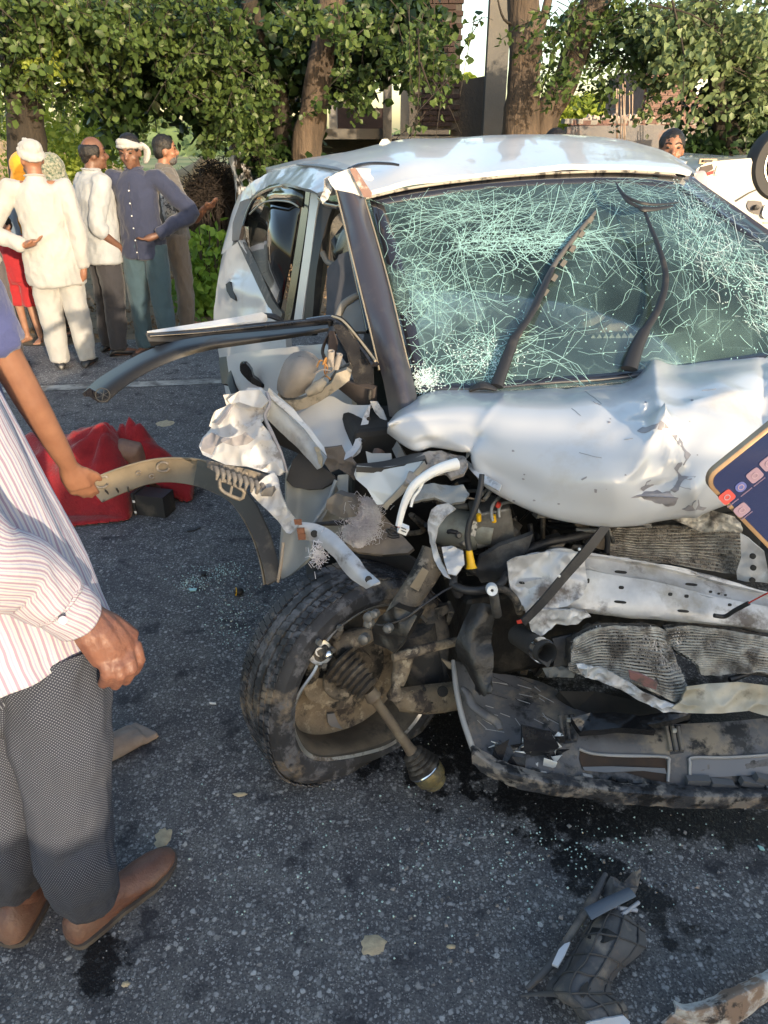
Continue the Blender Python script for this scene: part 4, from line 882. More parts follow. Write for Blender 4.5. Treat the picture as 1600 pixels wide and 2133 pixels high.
patch('chipped_paint', [HX(*p) for p in ((75, 1075), (150, 1040), (330, 990), (400, 1020), (470, 1000), (500, 1060), (560, 1070), (540, 1130), (460, 1170), (360, 1140), (250, 1100), (170, 1070))], PRIMER, HB, hood, jit=1.2)
patch('chipped_paint', [HX(*p) for p in ((600, 1190), (660, 1150), (700, 1160), (740, 1100), (770, 1100), (780, 1160), (860, 1180), (820, 1200), (700, 1205))], PRIMER, HB, hood, jit=1.)
patch('chipped_paint', [HX(*p) for p in ((230, 920), (280, 890), (300, 940), (260, 970), (200, 1000), (170, 990))], PRIMER, HB, hood, jit=1.2)
patch('chipped_paint', [(1238, 1018), (1244, 1019), (1243, 1026), (1238, 1026)], PRIMER, HB, hood, jit=.4); patch('chipped_paint', [(1210, 998), (1222, 992), (1222, 996), (1213, 1001)], PRIMER, HB, hood, jit=.3)
rc = random.Random(21)
for i in range(18):
    x, y, s = rc.uniform(1000, 1560), rc.uniform(830, 1060), rc.choice((1., 1.3, 1.8, 2.6)); patch('paint_speck', [(x - s, y - s * .5), (x, y - s * .8), (x + s * 1.4, y - s * .2), (x + s, y + s * .6), (x - s * .6, y + s * .7)], PRIMER, HB, hood, jit=.3, seed=i)
for i in range(8):
    x, y = rc.uniform(1180, 1560), rc.uniform(800, 1040); a = rc.uniform(-.5, .9); pts = [cast(HB, x + math.cos(a) * t, y + math.sin(a) * t + rc.gauss(0, .5), .001)[0] for t in range(0, rc.randint(16, 60), 6)]; pts = [p for p in pts if p]
    if len(pts) > 1: MB().tube(pts, .0007, 4).build('scratch', PRIMER, hood, 0)
# torn white edge where the bonnet skin split
PL('torn_edge', [(991, 908, 1.98), (994, 918, 1.97), (984, 932, 1.95), (976, 950, 1.93), (970, 955, 1.93), (973, 940, 1.95), (982, 922, 1.97)], WPL, thick=.004, amp=.003, freq=60, sub=2, parent=hood)
PL('torn_edge', [(972, 958, 1.9), (990, 972, 1.86), (1010, 990, 1.8), (1045, 1010, 1.74), (1040, 1024, 1.73), (1002, 1002, 1.79), (984, 984, 1.83), (970, 966, 1.88)], PAINTT, thick=.004, amp=.004, freq=50, sub=2, parent=hood)
# wiper cowl bump
TB('cowl_cap', [(978, 812, 2.2), (1005, 803, 2.19), (1035, 812, 2.18)], [.012, .026, .008], BLKP, flat=.5)
# --- wipers
def W_(x, y, off): 
    p = on_glass(x, y, .004); return p - ray(x, y).normalized() * off
mb = MB(); mb.tube([W_(1034, 806, .03), W_(1054, 752, .035), W_(1072, 704, .04)], [.022, .019, .016], 10, 4, flat=.6); mb.tube([W_(1072, 704, .04), W_(1110, 650, .04), W_(1145, 578, .035), W_(1152, 560, .03)], [.015, .012, .008, .006], 8, 4, flat=.6)
wip = mb.build('wiper', BLKP, CAR, 60)
mb = MB(); mb.tube([W_(1066, 724, .02), W_(1100, 660, .022), W_(1150, 560, .022), W_(1200, 490, .02), W_(1240, 442, .015)], [.005, .007, .009, .008, .004], 8, 5, flat=.7)
mb.tube([W_(1068, 722, .012), W_(1150, 566, .012), W_(1240, 446, .008)], .0035, 6, 4)
for t in np.linspace(.08, .95, 9): x, y = 1066 + 172 * t, 722 - 276 * t; mb.box(W_(x, y, .02), (.016, .01, .022), Matrix.Rotation(R(30), 3, 'Y'))
mb.build('wiper_blade', M('grey dusty rubber', (.10, .095, .09), .7), wip, 60)
mb = MB(); mb.tube([W_(1310, 770, .03), W_(1325, 725, .04), W_(1342, 690, .05)], [.026, .022, .018], 10, 4, flat=.6); mb.tube([W_(1342, 690, .05), W_(1372, 640, .07), W_(1386, 580, .10), W_(1372, 520, .13), W_(1352, 470, .15), W_(1340, 436, .16)], [.016, .013, .010, .008, .006, .005], 8, 5, flat=.6)
wip2 = mb.build('wiper', BLKP, CAR, 60)
mb = MB(); mb.tube([W_(1282, 382, .17), W_(1300, 408, .18), W_(1332, 424, .19), W_(1370, 428, .19), W_(1412, 424, .18)], [.003, .006, .008, .006, .003], 8, 6, flat=.6)
mb.tube([W_(1286, 392, .16), W_(1306, 420, .17), W_(1330, 434, .17), W_(1340, 438, .17), W_(1368, 437, .17), W_(1400, 431, .17)], [.005, .009, .007, .014, .009, .004], 8, 6, flat=.6)
mb.build('wiper_blade', BLKP, wip2, 60)
# --- rear door glass, visor and frame
PL('rear_window', [(508, 468, 4.05), (516, 446, 4.05), (532, 415, 4.0), (560, 398, 3.8), (600, 392, 3.6), (632, 396, 3.5), (622, 450, 3.5), (606, 540, 3.5), (584, 645, 3.5), (575, 625, 3.55), (545, 570, 3.8), (520, 515, 3.98)], SIDEG, thick=.004, smooth=180)
TB('window_channel', [(507, 470, 4.05), (516, 440, 4.05), (533, 410, 4.), (562, 392, 3.8), (600, 385, 3.6), (640, 391, 3.45)], .014, BLK, flat=.6)
PL('window_visor', [(532, 418, 3.98), (545, 402, 3.9), (575, 391, 3.7), (610, 388, 3.5), (634, 394, 3.43), (628, 432, 3.42), (604, 420, 3.5), (570, 417, 3.7), (548, 424, 3.88), (528, 440, 4.0), (520, 445, 4.02)], M('smoked visor', (.03, .034, .026), .12, coat=.8), thick=.004, amp=0, smooth=180)
TB('visor_lip', [(520, 446, 4.), (545, 424, 3.86), (572, 418, 3.66), (604, 421, 3.47), (622, 431, 3.4)], .004, M('pale lip', (.36, .36, .31), .4))
S('door_frame', [[Y_(*p) for p in ((634, 392, 3.44), (626, 450, 3.43), (612, 540, 3.41), (596, 640, 3.4), (592, 668, 3.4))], [Y_(*p) for p in ((646, 396, 3.38), (640, 450, 3.37), (626, 545, 3.36), (610, 640, 3.34), (604, 668, 3.34))]], BLK, thick=.03, kv=3)
S('door_frame', [[Y_(*p) for p in ((512, 505, 4.08), (540, 560, 3.86), (566, 620, 3.62), (588, 652, 3.45))], [Y_(*p) for p in ((494, 502, 4.12), (528, 575, 3.88), (560, 640, 3.62), (584, 672, 3.44))]], M('dusty belt trim', (.07, .065, .06), .6, dirt=((.2, .18, .15), 16, .5, .65)), thick=.02, kv=3, amp=.003)
PL('quarter_trim', [(500, 420, 4.3), (524, 412, 4.2), (512, 445, 4.1), (505, 470, 4.06), (498, 500, 4.1), (484, 502, 4.2), (486, 465, 4.3)], M('brown grey trim', (.13, .105, .095), .5, dirt=((.22, .2, .18), 8, .5, .7)), thick=.02, sub=2, amp=.003)
# B pillar white and black inner
S('centre_pillar', [[Y_(*p) for p in ((648, 396, 3.3), (642, 450, 3.3), (630, 540, 3.28), (616, 640, 3.25), (609, 690, 3.25))], [Y_(*p) for p in ((668, 402, 3.26), (658, 450, 3.25), (646, 545, 3.22), (632, 640, 3.2), (626, 690, 3.2))]], PAINTW, thick=.04, kv=3)
S('door_seal', [[Y_(*p) for p in ((668, 412, 3.25), (658, 470, 3.24), (645, 560, 3.2), (634, 650, 3.18), (628, 700, 3.18))], [Y_(*p) for p in ((694, 430, 3.22), (676, 480, 3.2), (660, 560, 3.16), (652, 650, 3.12), (650, 700, 3.12))]], BLKP, thick=.03, kv=3)
S('inner_pillar_trim', [[Y_(*p) for p in ((694, 436, 3.24), (678, 500, 3.22), (666, 580, 3.2), (654, 680, 3.16))], [Y_(*p) for p in ((712, 440, 3.3), (690, 470, 3.28), (682, 560, 3.24), (660, 690, 3.2))]], DASHG, thick=.02, kv=3)
TB('door_seal', [(668, 412, 3.2), (684, 425, 3.12), (706, 430, 3.02), (716, 440, 2.96), (742, 560, 2.7), (770, 690, 2.5)], .014, BLK)
# --- rear door skin and quarter
RD = [[(500, 500, 4.1), (488, 510, 4.2), (474, 520, 4.32), (466, 530, 4.5)], [(540, 575, 3.86), (505, 560, 4.05), (474, 560, 4.25), (458, 570, 4.4)], [(575, 640, 3.6), (525, 625, 3.8), (478, 618, 4.1), (450, 620, 4.35)], [(592, 672, 3.44), (540, 680, 3.7), (480, 680, 4.0), (446, 675, 4.3)], [(596, 760, 3.4), (545, 770, 3.65), (490, 775, 3.95), (462, 770, 4.2)], [(585, 880, 3.35), (540, 880, 3.6), (505, 870, 3.85), (480, 860, 4.1)]]
S('rear_door', [[Y_(*p) for p in r] for r in RD], PAINTW, thick=.03, ku=5, kv=5, disp=lambda v, s, t: crumple(v, 4, .006, 4) + pb(v, 490, 600, 18, .03) - pb(v, 530, 640, 22, .03) + pb(v, 560, 650, 16, .02), smooth=70)
PL('door_handle', [(470, 592, 4.05), (478, 586, 4.03), (484, 600, 4.0), (490, 618, 3.96), (490, 626, 3.95), (480, 620, 3.98), (472, 606, 4.03)], BLKP, thick=.03, smooth=60)
S('rear_quarter', [[Y_(p[0] + 12, p[1], p[2]) for p in ((505, 400, 4.4), (492, 430, 4.4), (480, 480, 4.45), (468, 525, 4.5))], [Y_(*p) for p in ((498, 405, 4.7), (484, 440, 4.7), (472, 485, 4.7), (460, 530, 4.7))], [Y_(*p) for p in ((530, 400, 5.3), (520, 440, 5.3), (505, 485, 5.3), (500, 530, 5.3))]], PAINTW, thick=.03, kv=3)
# black latch edge and hinge side of the near door below the frame
PL('door_edge', [(456, 745, 3.2), (475, 742, 3.15), (482, 770, 3.05), (488, 800, 3.0), (500, 830, 2.95), (488, 835, 2.95), (474, 800, 3.02), (462, 800, 3.1)], BLKP, thick=.03, amp=.004, sub=1)
# near door: outer skin (pale), handle
S('front_door', [[Y_(*p) for p in ((474, 742, 3.1), (500, 735, 3.0), (560, 728, 2.85), (615, 722, 2.7), (680, 716, 2.6))], [Y_(*p) for p in ((480, 790, 3.05), (510, 785, 2.95), (570, 775, 2.8), (640, 770, 2.65), (720, 770, 2.5))], [Y_(*p) for p in ((492, 830, 3.0), (530, 835, 2.9), (590, 850, 2.75), (650, 870, 2.6), (740, 880, 2.45))], [Y_(*p) for p in ((520, 900, 2.9), (560, 915, 2.8), (620, 940, 2.7), (690, 960, 2.55), (760, 940, 2.42))]], PAINTW, thick=.02, ku=5, kv=5, amp=.004, freq=5, smooth=70)
PL('door_handle', [(500, 758), (512, 757), (524, 772), (528, 786), (552, 802), (548, 808), (526, 800), (508, 784), (500, 772)], BLK, Y=2.84, thick=.03, smooth=60, round_=2)
# --- front door window frame torn forward
PL('door_frame_skin', [(306, 690, 2.42), (330, 686, 2.44), (420, 672, 2.5), (500, 659, 2.55), (546, 650, 2.58), (556, 656, 2.58), (545, 668, 2.55), (480, 674, 2.5), (400, 685, 2.45), (330, 693, 2.42)], PAINTW, thick=.02, smooth=60, dirn=(0, -.3, 1))
PL('door_frame', [(303, 694, 2.40), (330, 692, 2.41), (430, 684, 2.45), (560, 670, 2.47), (690, 660, 2.45), (694, 668, 2.44), (640, 682, 2.43), (560, 692, 2.44), (450, 700, 2.43), (380, 712, 2.41), (310, 711, 2.39)], BLKP, thick=.03, smooth=60)
TB('frame_lip', [(312, 700, 2.38), (430, 692, 2.43), (560, 678, 2.45), (680, 665, 2.43)], .005, BLK)
TB('door_frame', [(545, 655, 2.6), (572, 660, 2.6), (590, 672, 2.62), (600, 690, 2.62)], [.012, .02, .016, .01], BLKP, flat=.5)
TB('door_frame', [(640, 668, 2.45), (692, 662, 2.43), (714, 672, 2.4), (742, 705, 2.34), (768, 738, 2.28), (782, 760, 2.24)], [.016, .018, .018, .016, .015, .014], BLK, flat=.55)
TB('frame_lip', [(692, 659, 2.42), (714, 668, 2.38), (744, 702, 2.32), (772, 738, 2.26), (782, 752, 2.22)], .004, MATS['worn edge'])
PL('mirror_sail', [(694, 676), (712, 676), (742, 708), (766, 738), (778, 764), (780, 808), (760, 808), (738, 796), (730, 770), (722, 735), (704, 702)], BLK, Y=2.3, thick=.03, smooth=60, amp=.003, sub=2)
PL('door_inner_panel', [(704, 790, 2.34), (736, 800, 2.3), (778, 810, 2.27), (776, 846, 2.27), (770, 850, 2.28), (740, 838, 2.32), (700, 806, 2.38)], M('dark brown panel', (.07, .058, .055), .6), thick=.02)
TB('frame_lip', [(772, 812, 2.26), (770, 828, 2.26), (768, 850, 2.27)], .006, BLKP)
TB('seat_belt', [(688, 690, 2.55), (678, 710, 2.55), (672, 735, 2.53), (684, 760, 2.5)], [.014, .024, .024, .02], M('brown webbing', (.11, .085, .08), .9), flat=.25)
TB('seat_belt', [(690, 690, 2.53), (694, 715, 2.52), (690, 745, 2.5)], [.01, .02, .016], MATS['brown webbing'], flat=.25)
# long black window visor sticking out
vis_t = [(171, 820, 2.30), (200, 792, 2.32), (245, 763, 2.34), (300, 733, 2.36), (360, 712, 2.37), (430, 700, 2.38), (520, 692, 2.38), (610, 684, 2.37), (684, 676, 2.35)]
vis_b = [(222, 838, 2.20), (250, 812, 2.22), (290, 785, 2.25), (335, 762, 2.27), (385, 743, 2.29), (440, 729, 2.31), (520, 717, 2.32), (610, 704, 2.32), (684, 690, 2.32)]
mid_ = [tuple((a + b) / 2 for a, b in zip(p, q)) for p, q in zip(vis_t, vis_b)]
vi, _ = S('window_visor', [[Y_(*p) for p in vis_t], [Y_(p[0], p[1], p[2] - .03) for p in mid_], [Y_(*p) for p in vis_b]], M('satin black visor', (.016, .016, .017), .42, dirt=((.06, .055, .05), 6, .55, .8)), thick=.004, ku=5, kv=4, smooth=60)
PL('visor_tip', [(171, 820), (176, 826), (186, 826), (204, 838), (222, 838), (226, 834), (200, 816), (186, 808)], BLK, Y=2.22, thick=.004)
# maker's roundel on the visor tip
c = Y_(214, 823, 2.155); mb = MB(); nn_ = (Vector((0, 0, CAM_H)) - c).normalized()
mb.lathe([(.019, 0), (.0205, .001), (.022, 0)], c, nn_, 28); xx, yy, _ = frame_to(nn_)
for t0, t1 in ((.4, 3.5), (-.5, 1.2), (2.2, 4.4)): mb.tube([c + xx * .017 * math.cos(t0) + yy * .017 * math.sin(t0), c + xx * .002, c + xx * .017 * math.cos(t1) + yy * .017 * math.sin(t1)], .0008, 4)
mb.build('visor_emblem', M('dull emblem', (.05, .05, .048), .4), vi, 60)
# --- door mirror, glass gone
def blobm(name, prims, mat, parent, vox=.006, **k):
    mb = MB()
    for p in prims:
        if p[0] == 'b': mb.ball(p[1], p[2], 14, 10, p[3] if len(p) > 3 else (1, 1, 1), p[4] if len(p) > 4 else None)
        elif p[0] == 't': mb.tube(p[1], p[2], 12, 4)
        elif p[0] == 'x': mb.box(p[1], p[2], p[3] if len(p) > 3 else None)
    return remesh(mb, name, mat, parent, vox, **k)
sh = S('mirror_shell', [[Y_(*p) for p in ((612, 735, 2.28), (634, 732, 2.28), (652, 738, 2.28), (668, 752, 2.27))], [Y_(*p) for p in ((594, 752, 2.24), (620, 750, 2.20), (644, 758, 2.19), (662, 770, 2.21))], [Y_(*p) for p in ((580, 788, 2.22), (604, 788, 2.17), (630, 794, 2.16), (650, 796, 2.19))], [Y_(*p) for p in ((577, 812, 2.24), (590, 826, 2.2), (612, 828, 2.2), (640, 816, 2.21))]], MIRS, thick=.008, smooth=60, amp=.002)[0]
PL('mirror_frame', [(578, 822), (592, 834), (625, 832), (660, 818), (690, 798), (700, 778), (722, 770), (732, 776), (728, 792), (700, 814), (670, 834), (640, 850), (612, 858), (592, 844)], M('dirty cream plastic', (.33, .29, .23), .7, dirt=((.1, .09, .07), 16, .5, .62), bump=(50, .6, .004)), Y=2.2, thick=.03, amp=.004, freq=30, sub=2, smooth=50, parent=sh)
PL('mirror_arm', [(684, 798), (700, 774), (728, 762), (734, 772), (722, 790), (700, 806)], MUD, Y=2.24, thick=.04, parent=sh, sub=1, amp=.003)
for P in (((672, 760), (680, 745), (676, 775), (688, 790)), ((660, 765), (668, 750), (682, 765), (678, 785)), ((690, 750), (694, 770), (680, 780), (668, 790)), ((655, 778), (672, 770), (690, 772), (700, 765))):
    TB('wire', [(x, y, 2.17 + .01 * i) for i, (x, y) in enumerate(P)], .0025, random.choice((MIRS, M('copper wire', (.5, .25, .08), .5, .5))), 5, parent=sh)
MB().lathe([(0, 0), (.011, 0), (.011, .05), (.007, .05), (.007, .03), (0, .03)], Y_(688, 762, 2.2), (0.1, -.2, 1), 14).build('bolt_post', MIRS, sh, 60)
MB().lathe([(0, 0), (.009, 0), (.009, .05), (.005, .05), (.005, .03), (0, .03)], Y_(700, 768, 2.2), (0.3, -.2, 1), 14).build('bolt_post', MIRS, sh, 60)
TB('mirror_motor', [(640, 820, 2.16), (662, 806, 2.16), (676, 792, 2.16)], [.012, .02, .01], MATS['dirty cream plastic'], parent=sh)
# ================================================================== crushed wing (fender) sheets
PL('crushed_wing', [(470, 826, 2.12), (490, 818, 2.14), (520, 808, 2.15), (545, 808, 2.15), (556, 818, 2.13), (560, 840, 2.1), (556, 864, 2.08), (545, 880, 2.06), (560, 898, 2.05), (572, 920, 2.03), (588, 950, 2.0), (597, 984, 1.98), (585, 992, 1.97), (560, 986, 1.98), (520, 974, 2.0), (470, 968, 2.03), (440, 955, 2.05), (424, 948, 2.08), (416, 930, 2.1), (424, 912, 2.12), (440, 890, 2.12), (436, 888, 2.12), (450, 860, 2.13), (474, 846, 2.13)], PAINTT, thick=.008, amp=.018, freq=9, seed=3, sub=4, smooth=38)
PL('crushed_wing', [(475, 833, 2.1), (500, 815, 2.1), (542, 812, 2.1), (560, 835, 2.06), (546, 850, 2.06), (530, 848, 2.08), (500, 838, 2.08), (484, 842, 2.1)], PAINTW, thick=.006, amp=.006, freq=12, sub=3, smooth=40)
# grey primer tears
PL('primer_tear', [(x_, y_, z_ - .035) for x_, y_, z_ in ((420, 938, 2.03), (424, 912, 2.05), (436, 900, 2.05), (462, 910, 2.02), (486, 914, 2.0), (510, 905, 1.99), (516, 900, 1.99), (530, 915, 1.97), (516, 926, 1.98), (492, 930, 1.99), (466, 922, 2.0), (448, 930, 2.02), (440, 948, 2.02))], PRIMER, thick=.003, amp=.014, freq=11, sub=3, seed=3)
PL('primer_tear', [(446, 884, 2.09), (462, 868, 2.09), (478, 846, 2.1), (486, 842, 2.1), (472, 866, 2.08), (456, 884, 2.08)], PRIMER, thick=.003, sub=1)
TB('torn_lip', [(556, 818, 2.1), (562, 842, 2.06), (552, 868, 2.04), (568, 905, 2.0), (586, 945, 1.97), (598, 984, 1.95)], [.006, .005, .006, .005, .004], PRIMER, 6)
# long folded panel: from the mirror down to the centre, white underside
S('folded_wing_panel', [[Y_(*p) for p in ((560, 810, 2.15), (580, 826, 2.14), (610, 850, 2.12), (640, 885, 2.08), (668, 925, 2.03), (690, 945, 2.0))], [Y_(*p) for p in ((550, 826, 2.11), (574, 850, 2.1), (600, 880, 2.07), (630, 915, 2.03), (655, 948, 1.99), (672, 972, 1.96))], [Y_(*p) for p in ((528, 850, 2.12), (560, 876, 2.1), (590, 905, 2.07), (622, 935, 2.03), (650, 962, 1.99), (664, 976, 1.97))]], M('pale grey folded metal', (.40, .42, .43), .35, dirt=((.22, .21, .20), 6, .55, .75), coat=.3), thick=.006, ku=5, kv=4, amp=.005, freq=9, smooth=45)
PL('torn_strip', [(560, 808, 2.12), (576, 828, 2.11), (588, 836, 2.1), (612, 854, 2.08), (640, 886, 2.05), (662, 915, 2.0), (684, 944, 1.97), (682, 952, 1.96), (660, 928, 1.98), (636, 896, 2.03), (606, 866, 2.07), (580, 844, 2.09), (556, 822, 2.12)], PAINTT, thick=.006, amp=.004, sub=1)
PL('torn_strip', [(654, 930, 1.98), (664, 932, 1.97), (672, 955, 1.95), (670, 973, 1.94), (663, 965, 1.95), (660, 945, 1.97)], YELW, thick=.004, amp=.004, freq=40, sub=2)
PL('plastic_fold', [(528, 846, 2.14), (545, 868, 2.12), (600, 905, 2.1), (640, 935, 2.06), (645, 955, 2.05), (600, 935, 2.1), (555, 915, 2.12), (548, 890, 2.12)], BLKP, thick=.01, sub=1)
# white wing skin in front of the door, triangle
S('wing_skin', [[Y_(*p) for p in ((614, 868, 2.24), (660, 840, 2.28), (690, 826, 2.3), (724, 842, 2.28), (772, 846, 2.24))], [Y_(*p) for p in ((640, 900, 2.18), (672, 885, 2.22), (700, 880, 2.24), (730, 890, 2.22), (764, 880, 2.18))], [Y_(*p) for p in ((664, 925, 2.1), (690, 925, 2.12), (710, 928, 2.13), (736, 925, 2.12), (754, 920, 2.1))], [Y_(*p) for p in ((690, 950, 2.02), (704, 955, 2.04), (720, 955, 2.05), (736, 950, 2.05), (748, 940, 2.05))]], PAINTW, thick=.006, amp=.008, freq=8, smooth=60)
PL('wing_flange', [(772, 842, 2.2), (768, 880, 2.16), (762, 905, 2.12), (750, 932, 2.06), (735, 952, 2.02), (718, 960, 2.0), (714, 952, 2.02), (735, 930, 2.07), (748, 900, 2.12), (756, 870, 2.17)], PAINTT, thick=.008, amp=.006, freq=20, sub=3)
for x, y in ((768, 872), (757, 918), (745, 935)): MB().lathe([(0, 0), (.006, 0), (.006, .004), (0, .005)], Y_(x, y, 2.08), (-.2, -1, .2), 8).build('bolt_hole_shade', BAYD, CAR, 60)  # dark discs paint the shade inside the bolt holes
# felt scrap
PL('felt_scrap', [(676, 930), (712, 926), (720, 944), (716, 958), (732, 952), (752, 978), (738, 1000), (722, 985), (706, 975), (690, 984), (676, 964), (682, 950)], FELT, Y=1.9, thick=.006, amp=.012, freq=14, sub=3)
# inner wheel house panel (pale grey) and dark liner hanging behind
S('wheelhouse_panel', [[Y_(*p) for p in ((596, 985, 2.05), (620, 960, 2.08), (655, 985, 2.06), (690, 985, 2.03), (700, 1000, 2.02))], [Y_(*p) for p in ((596, 1050, 2.0), (625, 1040, 2.04), (660, 1045, 2.0), (685, 1040, 1.98), (690, 1040, 1.97))], [Y_(*p) for p in ((588, 1120, 1.95), (615, 1115, 1.98), (640, 1110, 1.95), (650, 1105, 1.93), (655, 1100, 1.92))], [Y_(*p) for p in ((580, 1208, 1.9), (600, 1200, 1.9), (620, 1185, 1.9), (640, 1168, 1.88), (650, 1160, 1.88))]], GREYP, thick=.01, amp=.004, freq=6, smooth=60)
PL('felt_liner_board', [(597, 1000, 2.03), (610, 960, 2.06), (626, 942, 2.08), (660, 965, 2.03), (690, 985, 2.0), (700, 1000, 1.99), (670, 1018, 1.99), (640, 1020, 2.0), (610, 1014, 2.01)], M('dark felt liner', (.05, .05, .052), .95, bump=(60, .4, .004)), thick=.015, amp=.004, sub=2)
TB('panel_seam', [(700, 1000, 1.98), (680, 1050, 1.95), (655, 1090, 1.92), (648, 1130, 1.9)], .006, GREYP)
TB('panel_seam', [(590, 1130, 1.9), (586, 1170, 1.87), (579, 1212, 1.86)], .005, M('tan edge', (.4, .33, .26), .7))
PL('wheelhouse_panel', [(640, 1040, 2.1), (700, 1010, 2.12), (740, 1030, 2.15), (740, 1080, 2.12), (700, 1120, 2.08), (660, 1100, 2.08)], GREYP, thick=.01)
# inner pieces behind: pale inner strut tower, strips
PL('inner_panel', [(770, 842, 2.3), (800, 860, 2.3), (812, 890, 2.28), (830, 930, 2.25), (850, 950, 2.2), (828, 965, 2.18), (800, 960, 2.2), (780, 930, 2.24), (766, 900, 2.28)], GREYP, thick=.01, amp=.005, sub=2)
PL('inner_strut', [(806, 882, 2.16), (816, 900, 2.14), (834, 930, 2.1), (846, 952, 2.08), (826, 955, 2.08), (814, 930, 2.12), (803, 900, 2.15)], M('dirty cream panel', (.42, .40, .36), .6), thick=.012)
PL('torn_strip', [(772, 835, 2.22), (786, 836, 2.22), (800, 862, 2.2), (806, 880, 2.18), (796, 876, 2.2), (782, 856, 2.22)], PAINTT, thick=.006, amp=.006, freq=30, sub=2)
PL('torn_strip', [(704, 990, 2.0), (726, 988, 2.0), (724, 1030, 1.98), (712, 1034, 1.98), (700, 1010, 2.0)], GREYP, thick=.008)
# bumper mount with teeth, then the curved wing bracket
PL('bumper_bracket', [(432, 958, 2.06), (470, 968, 2.03), (520, 978, 2.0), (560, 990, 1.97), (570, 1002, 1.95), (555, 1018, 1.95), (520, 1010, 1.98), (490, 1000, 2.0), (455, 985, 2.03), (436, 975, 2.05)], M('muddy grey plastic', (.15, .14, .13), .8, dirt=((.27, .23, .18), 12, .5, .65), bump=(30, .6, .005)), thick=.03, amp=.01, freq=30, sub=3)
for i in range(9):
    x, y = 450 + i * 12, 975 + i * 4.2; TB('bracket_tooth', [(x, y, 1.97 - i * .004), (x + 4, y + 10, 1.95 - i * .004), (x + 1, y + 24, 1.95 - i * .004)], [.008, .006, .004], MATS['muddy grey plastic'], 6, 3)
fr = [(458, 1000), (470, 1002), (505, 1020), (508, 1030), (500, 1040), (468, 1026), (458, 1014)]
TB('bracket_loop', [(x, y, 1.95) for x, y in fr + [fr[0]]], .006, MATS['muddy grey plastic'], 6, 2)
TB('bracket_loop', [(484, 1011, 1.95), (480, 1030, 1.95)], .004, MATS['muddy grey plastic'], 6, 2)
PL('wing_bracket', [(524, 1028, 1.93), (536, 1010, 1.94), (556, 992, 1.95), (574, 984, 1.96), (580, 1000, 1.94), (584, 1020, 1.92), (600, 1060, 1.88), (616, 1082, 1.86), (622, 1095, 1.85), (604, 1112, 1.84), (596, 1110, 1.85), (584, 1092, 1.87), (560, 1065, 1.89), (536, 1044, 1.92)], OLDW, thick=.008, amp=.009, freq=18, sub=3, smooth=40)
PL('bracket_hole', [(542, 1028, 1.9), (552, 1018, 1.9), (570, 1012, 1.9), (574, 1020, 1.89), (566, 1034, 1.89), (550, 1034, 1.9)], M('tarnished grey', (.14, .135, .13), .5, .3), thick=.004, amp=.003, sub=1)
S('wing_bracket_strip', [[Y_(*p) for p in ((624, 1086, 1.80), (660, 1092, 1.78), (690, 1106, 1.74), (720, 1134, 1.68), (745, 1162, 1.63), (768, 1190, 1.58), (792, 1212, 1.53))], [Y_(*p) for p in ((622, 1098, 1.78), (655, 1110, 1.76), (680, 1124, 1.71), (710, 1150, 1.65), (732, 1176, 1.6), (755, 1202, 1.56), (778, 1220, 1.52))], [Y_(*p) for p in ((625, 1122, 1.79), (645, 1126, 1.77), (662, 1132, 1.73), (696, 1160, 1.67), (716, 1188, 1.62), (740, 1212, 1.57), (764, 1226, 1.54))]], OLDW, thick=.006, ku=5, kv=4, amp=.003, freq=20, smooth=45)
for x, y, Y, r in ((655, 1112, 1.755, .010), (768, 1207, 1.545, .009)): MB().lathe([(0, -.002), (r, -.002), (r, .004), (0, .005)], Y_(x, y, Y), (0, -.8, .6), 14).build('bolt_hole_shade', BAYD, CAR, 60)
for x, y in ((620, 1088), (626, 1106), (628, 1118)): PL('rust_patch', [(x - 8, y - 5), (x + 8, y - 6), (x + 9, y + 5), (x - 6, y + 6)], RUST, Y=1.77, thick=.004, amp=.004, freq=50, sub=2)
# wheel arch cladding: sunlight put into the tan colour, shade into the dark overlay
ca = [(178, 1006, 2.58), (230, 984, 2.56), (290, 965, 2.54), (345, 956, 2.5), (410, 958, 2.42), (450, 972, 2.3), (490, 1000, 2.2), (530, 1050, 2.08), (556, 1105, 2.0), (572, 1160, 1.93), (580, 1205, 1.88)]
cb = [(212, 1046, 2.54), (262, 1024, 2.52), (310, 1008, 2.5), (352, 1004, 2.46), (400, 1010, 2.38), (440, 1024, 2.27), (478, 1045, 2.16), (508, 1085, 2.06), (530, 1130, 1.98), (545, 1180, 1.9), (552, 1218, 1.86)]
arch, AG = S('wheel_arch_cladding', [[Y_(*p) for p in ca], [Y_((a[0] + b[0]) / 2, (a[1] + b[1]) / 2, (a[2] + b[2]) / 2 + .02) for a, b in zip(ca, cb)], [Y_(*p) for p in cb]], TAN, thick=.005, ku=5, kv=5, smooth=60)
AB = bvh_of(AG)
PL('cladding_shade', [(p[0] + 2, p[1], p[2] - .02) for p in ca[4:]] + [(p[0] + 3, p[1], p[2] - .02) for p in cb[4:][::-1]], M('dusty shaded cladding', (.05, .048, .046), .6, dirt=((.2, .18, .15), 7, .52, .75)), thick=.008, smooth=60, parent=arch)
TB('cladding_lip', [(p[0], p[1] - 1, p[2] - .006) for p in ca[:7]], .005, TAN, 6, parent=arch)
for x, y, s in ((212, 1002, 16), (342, 972, 13), (290, 985, 5), (318, 993, 5)):
    pts = [cast(AB, x + s * math.cos(a), y + s * .8 * math.sin(a), .004)[0] for a in np.linspace(.4, 5.6, 12)]; pts = [p for p in pts if p]
    if len(pts) > 3: MB().tube(pts, .005 if s > 10 else .003, 6, 2).build('clip_socket', MIRS, arch, 60)
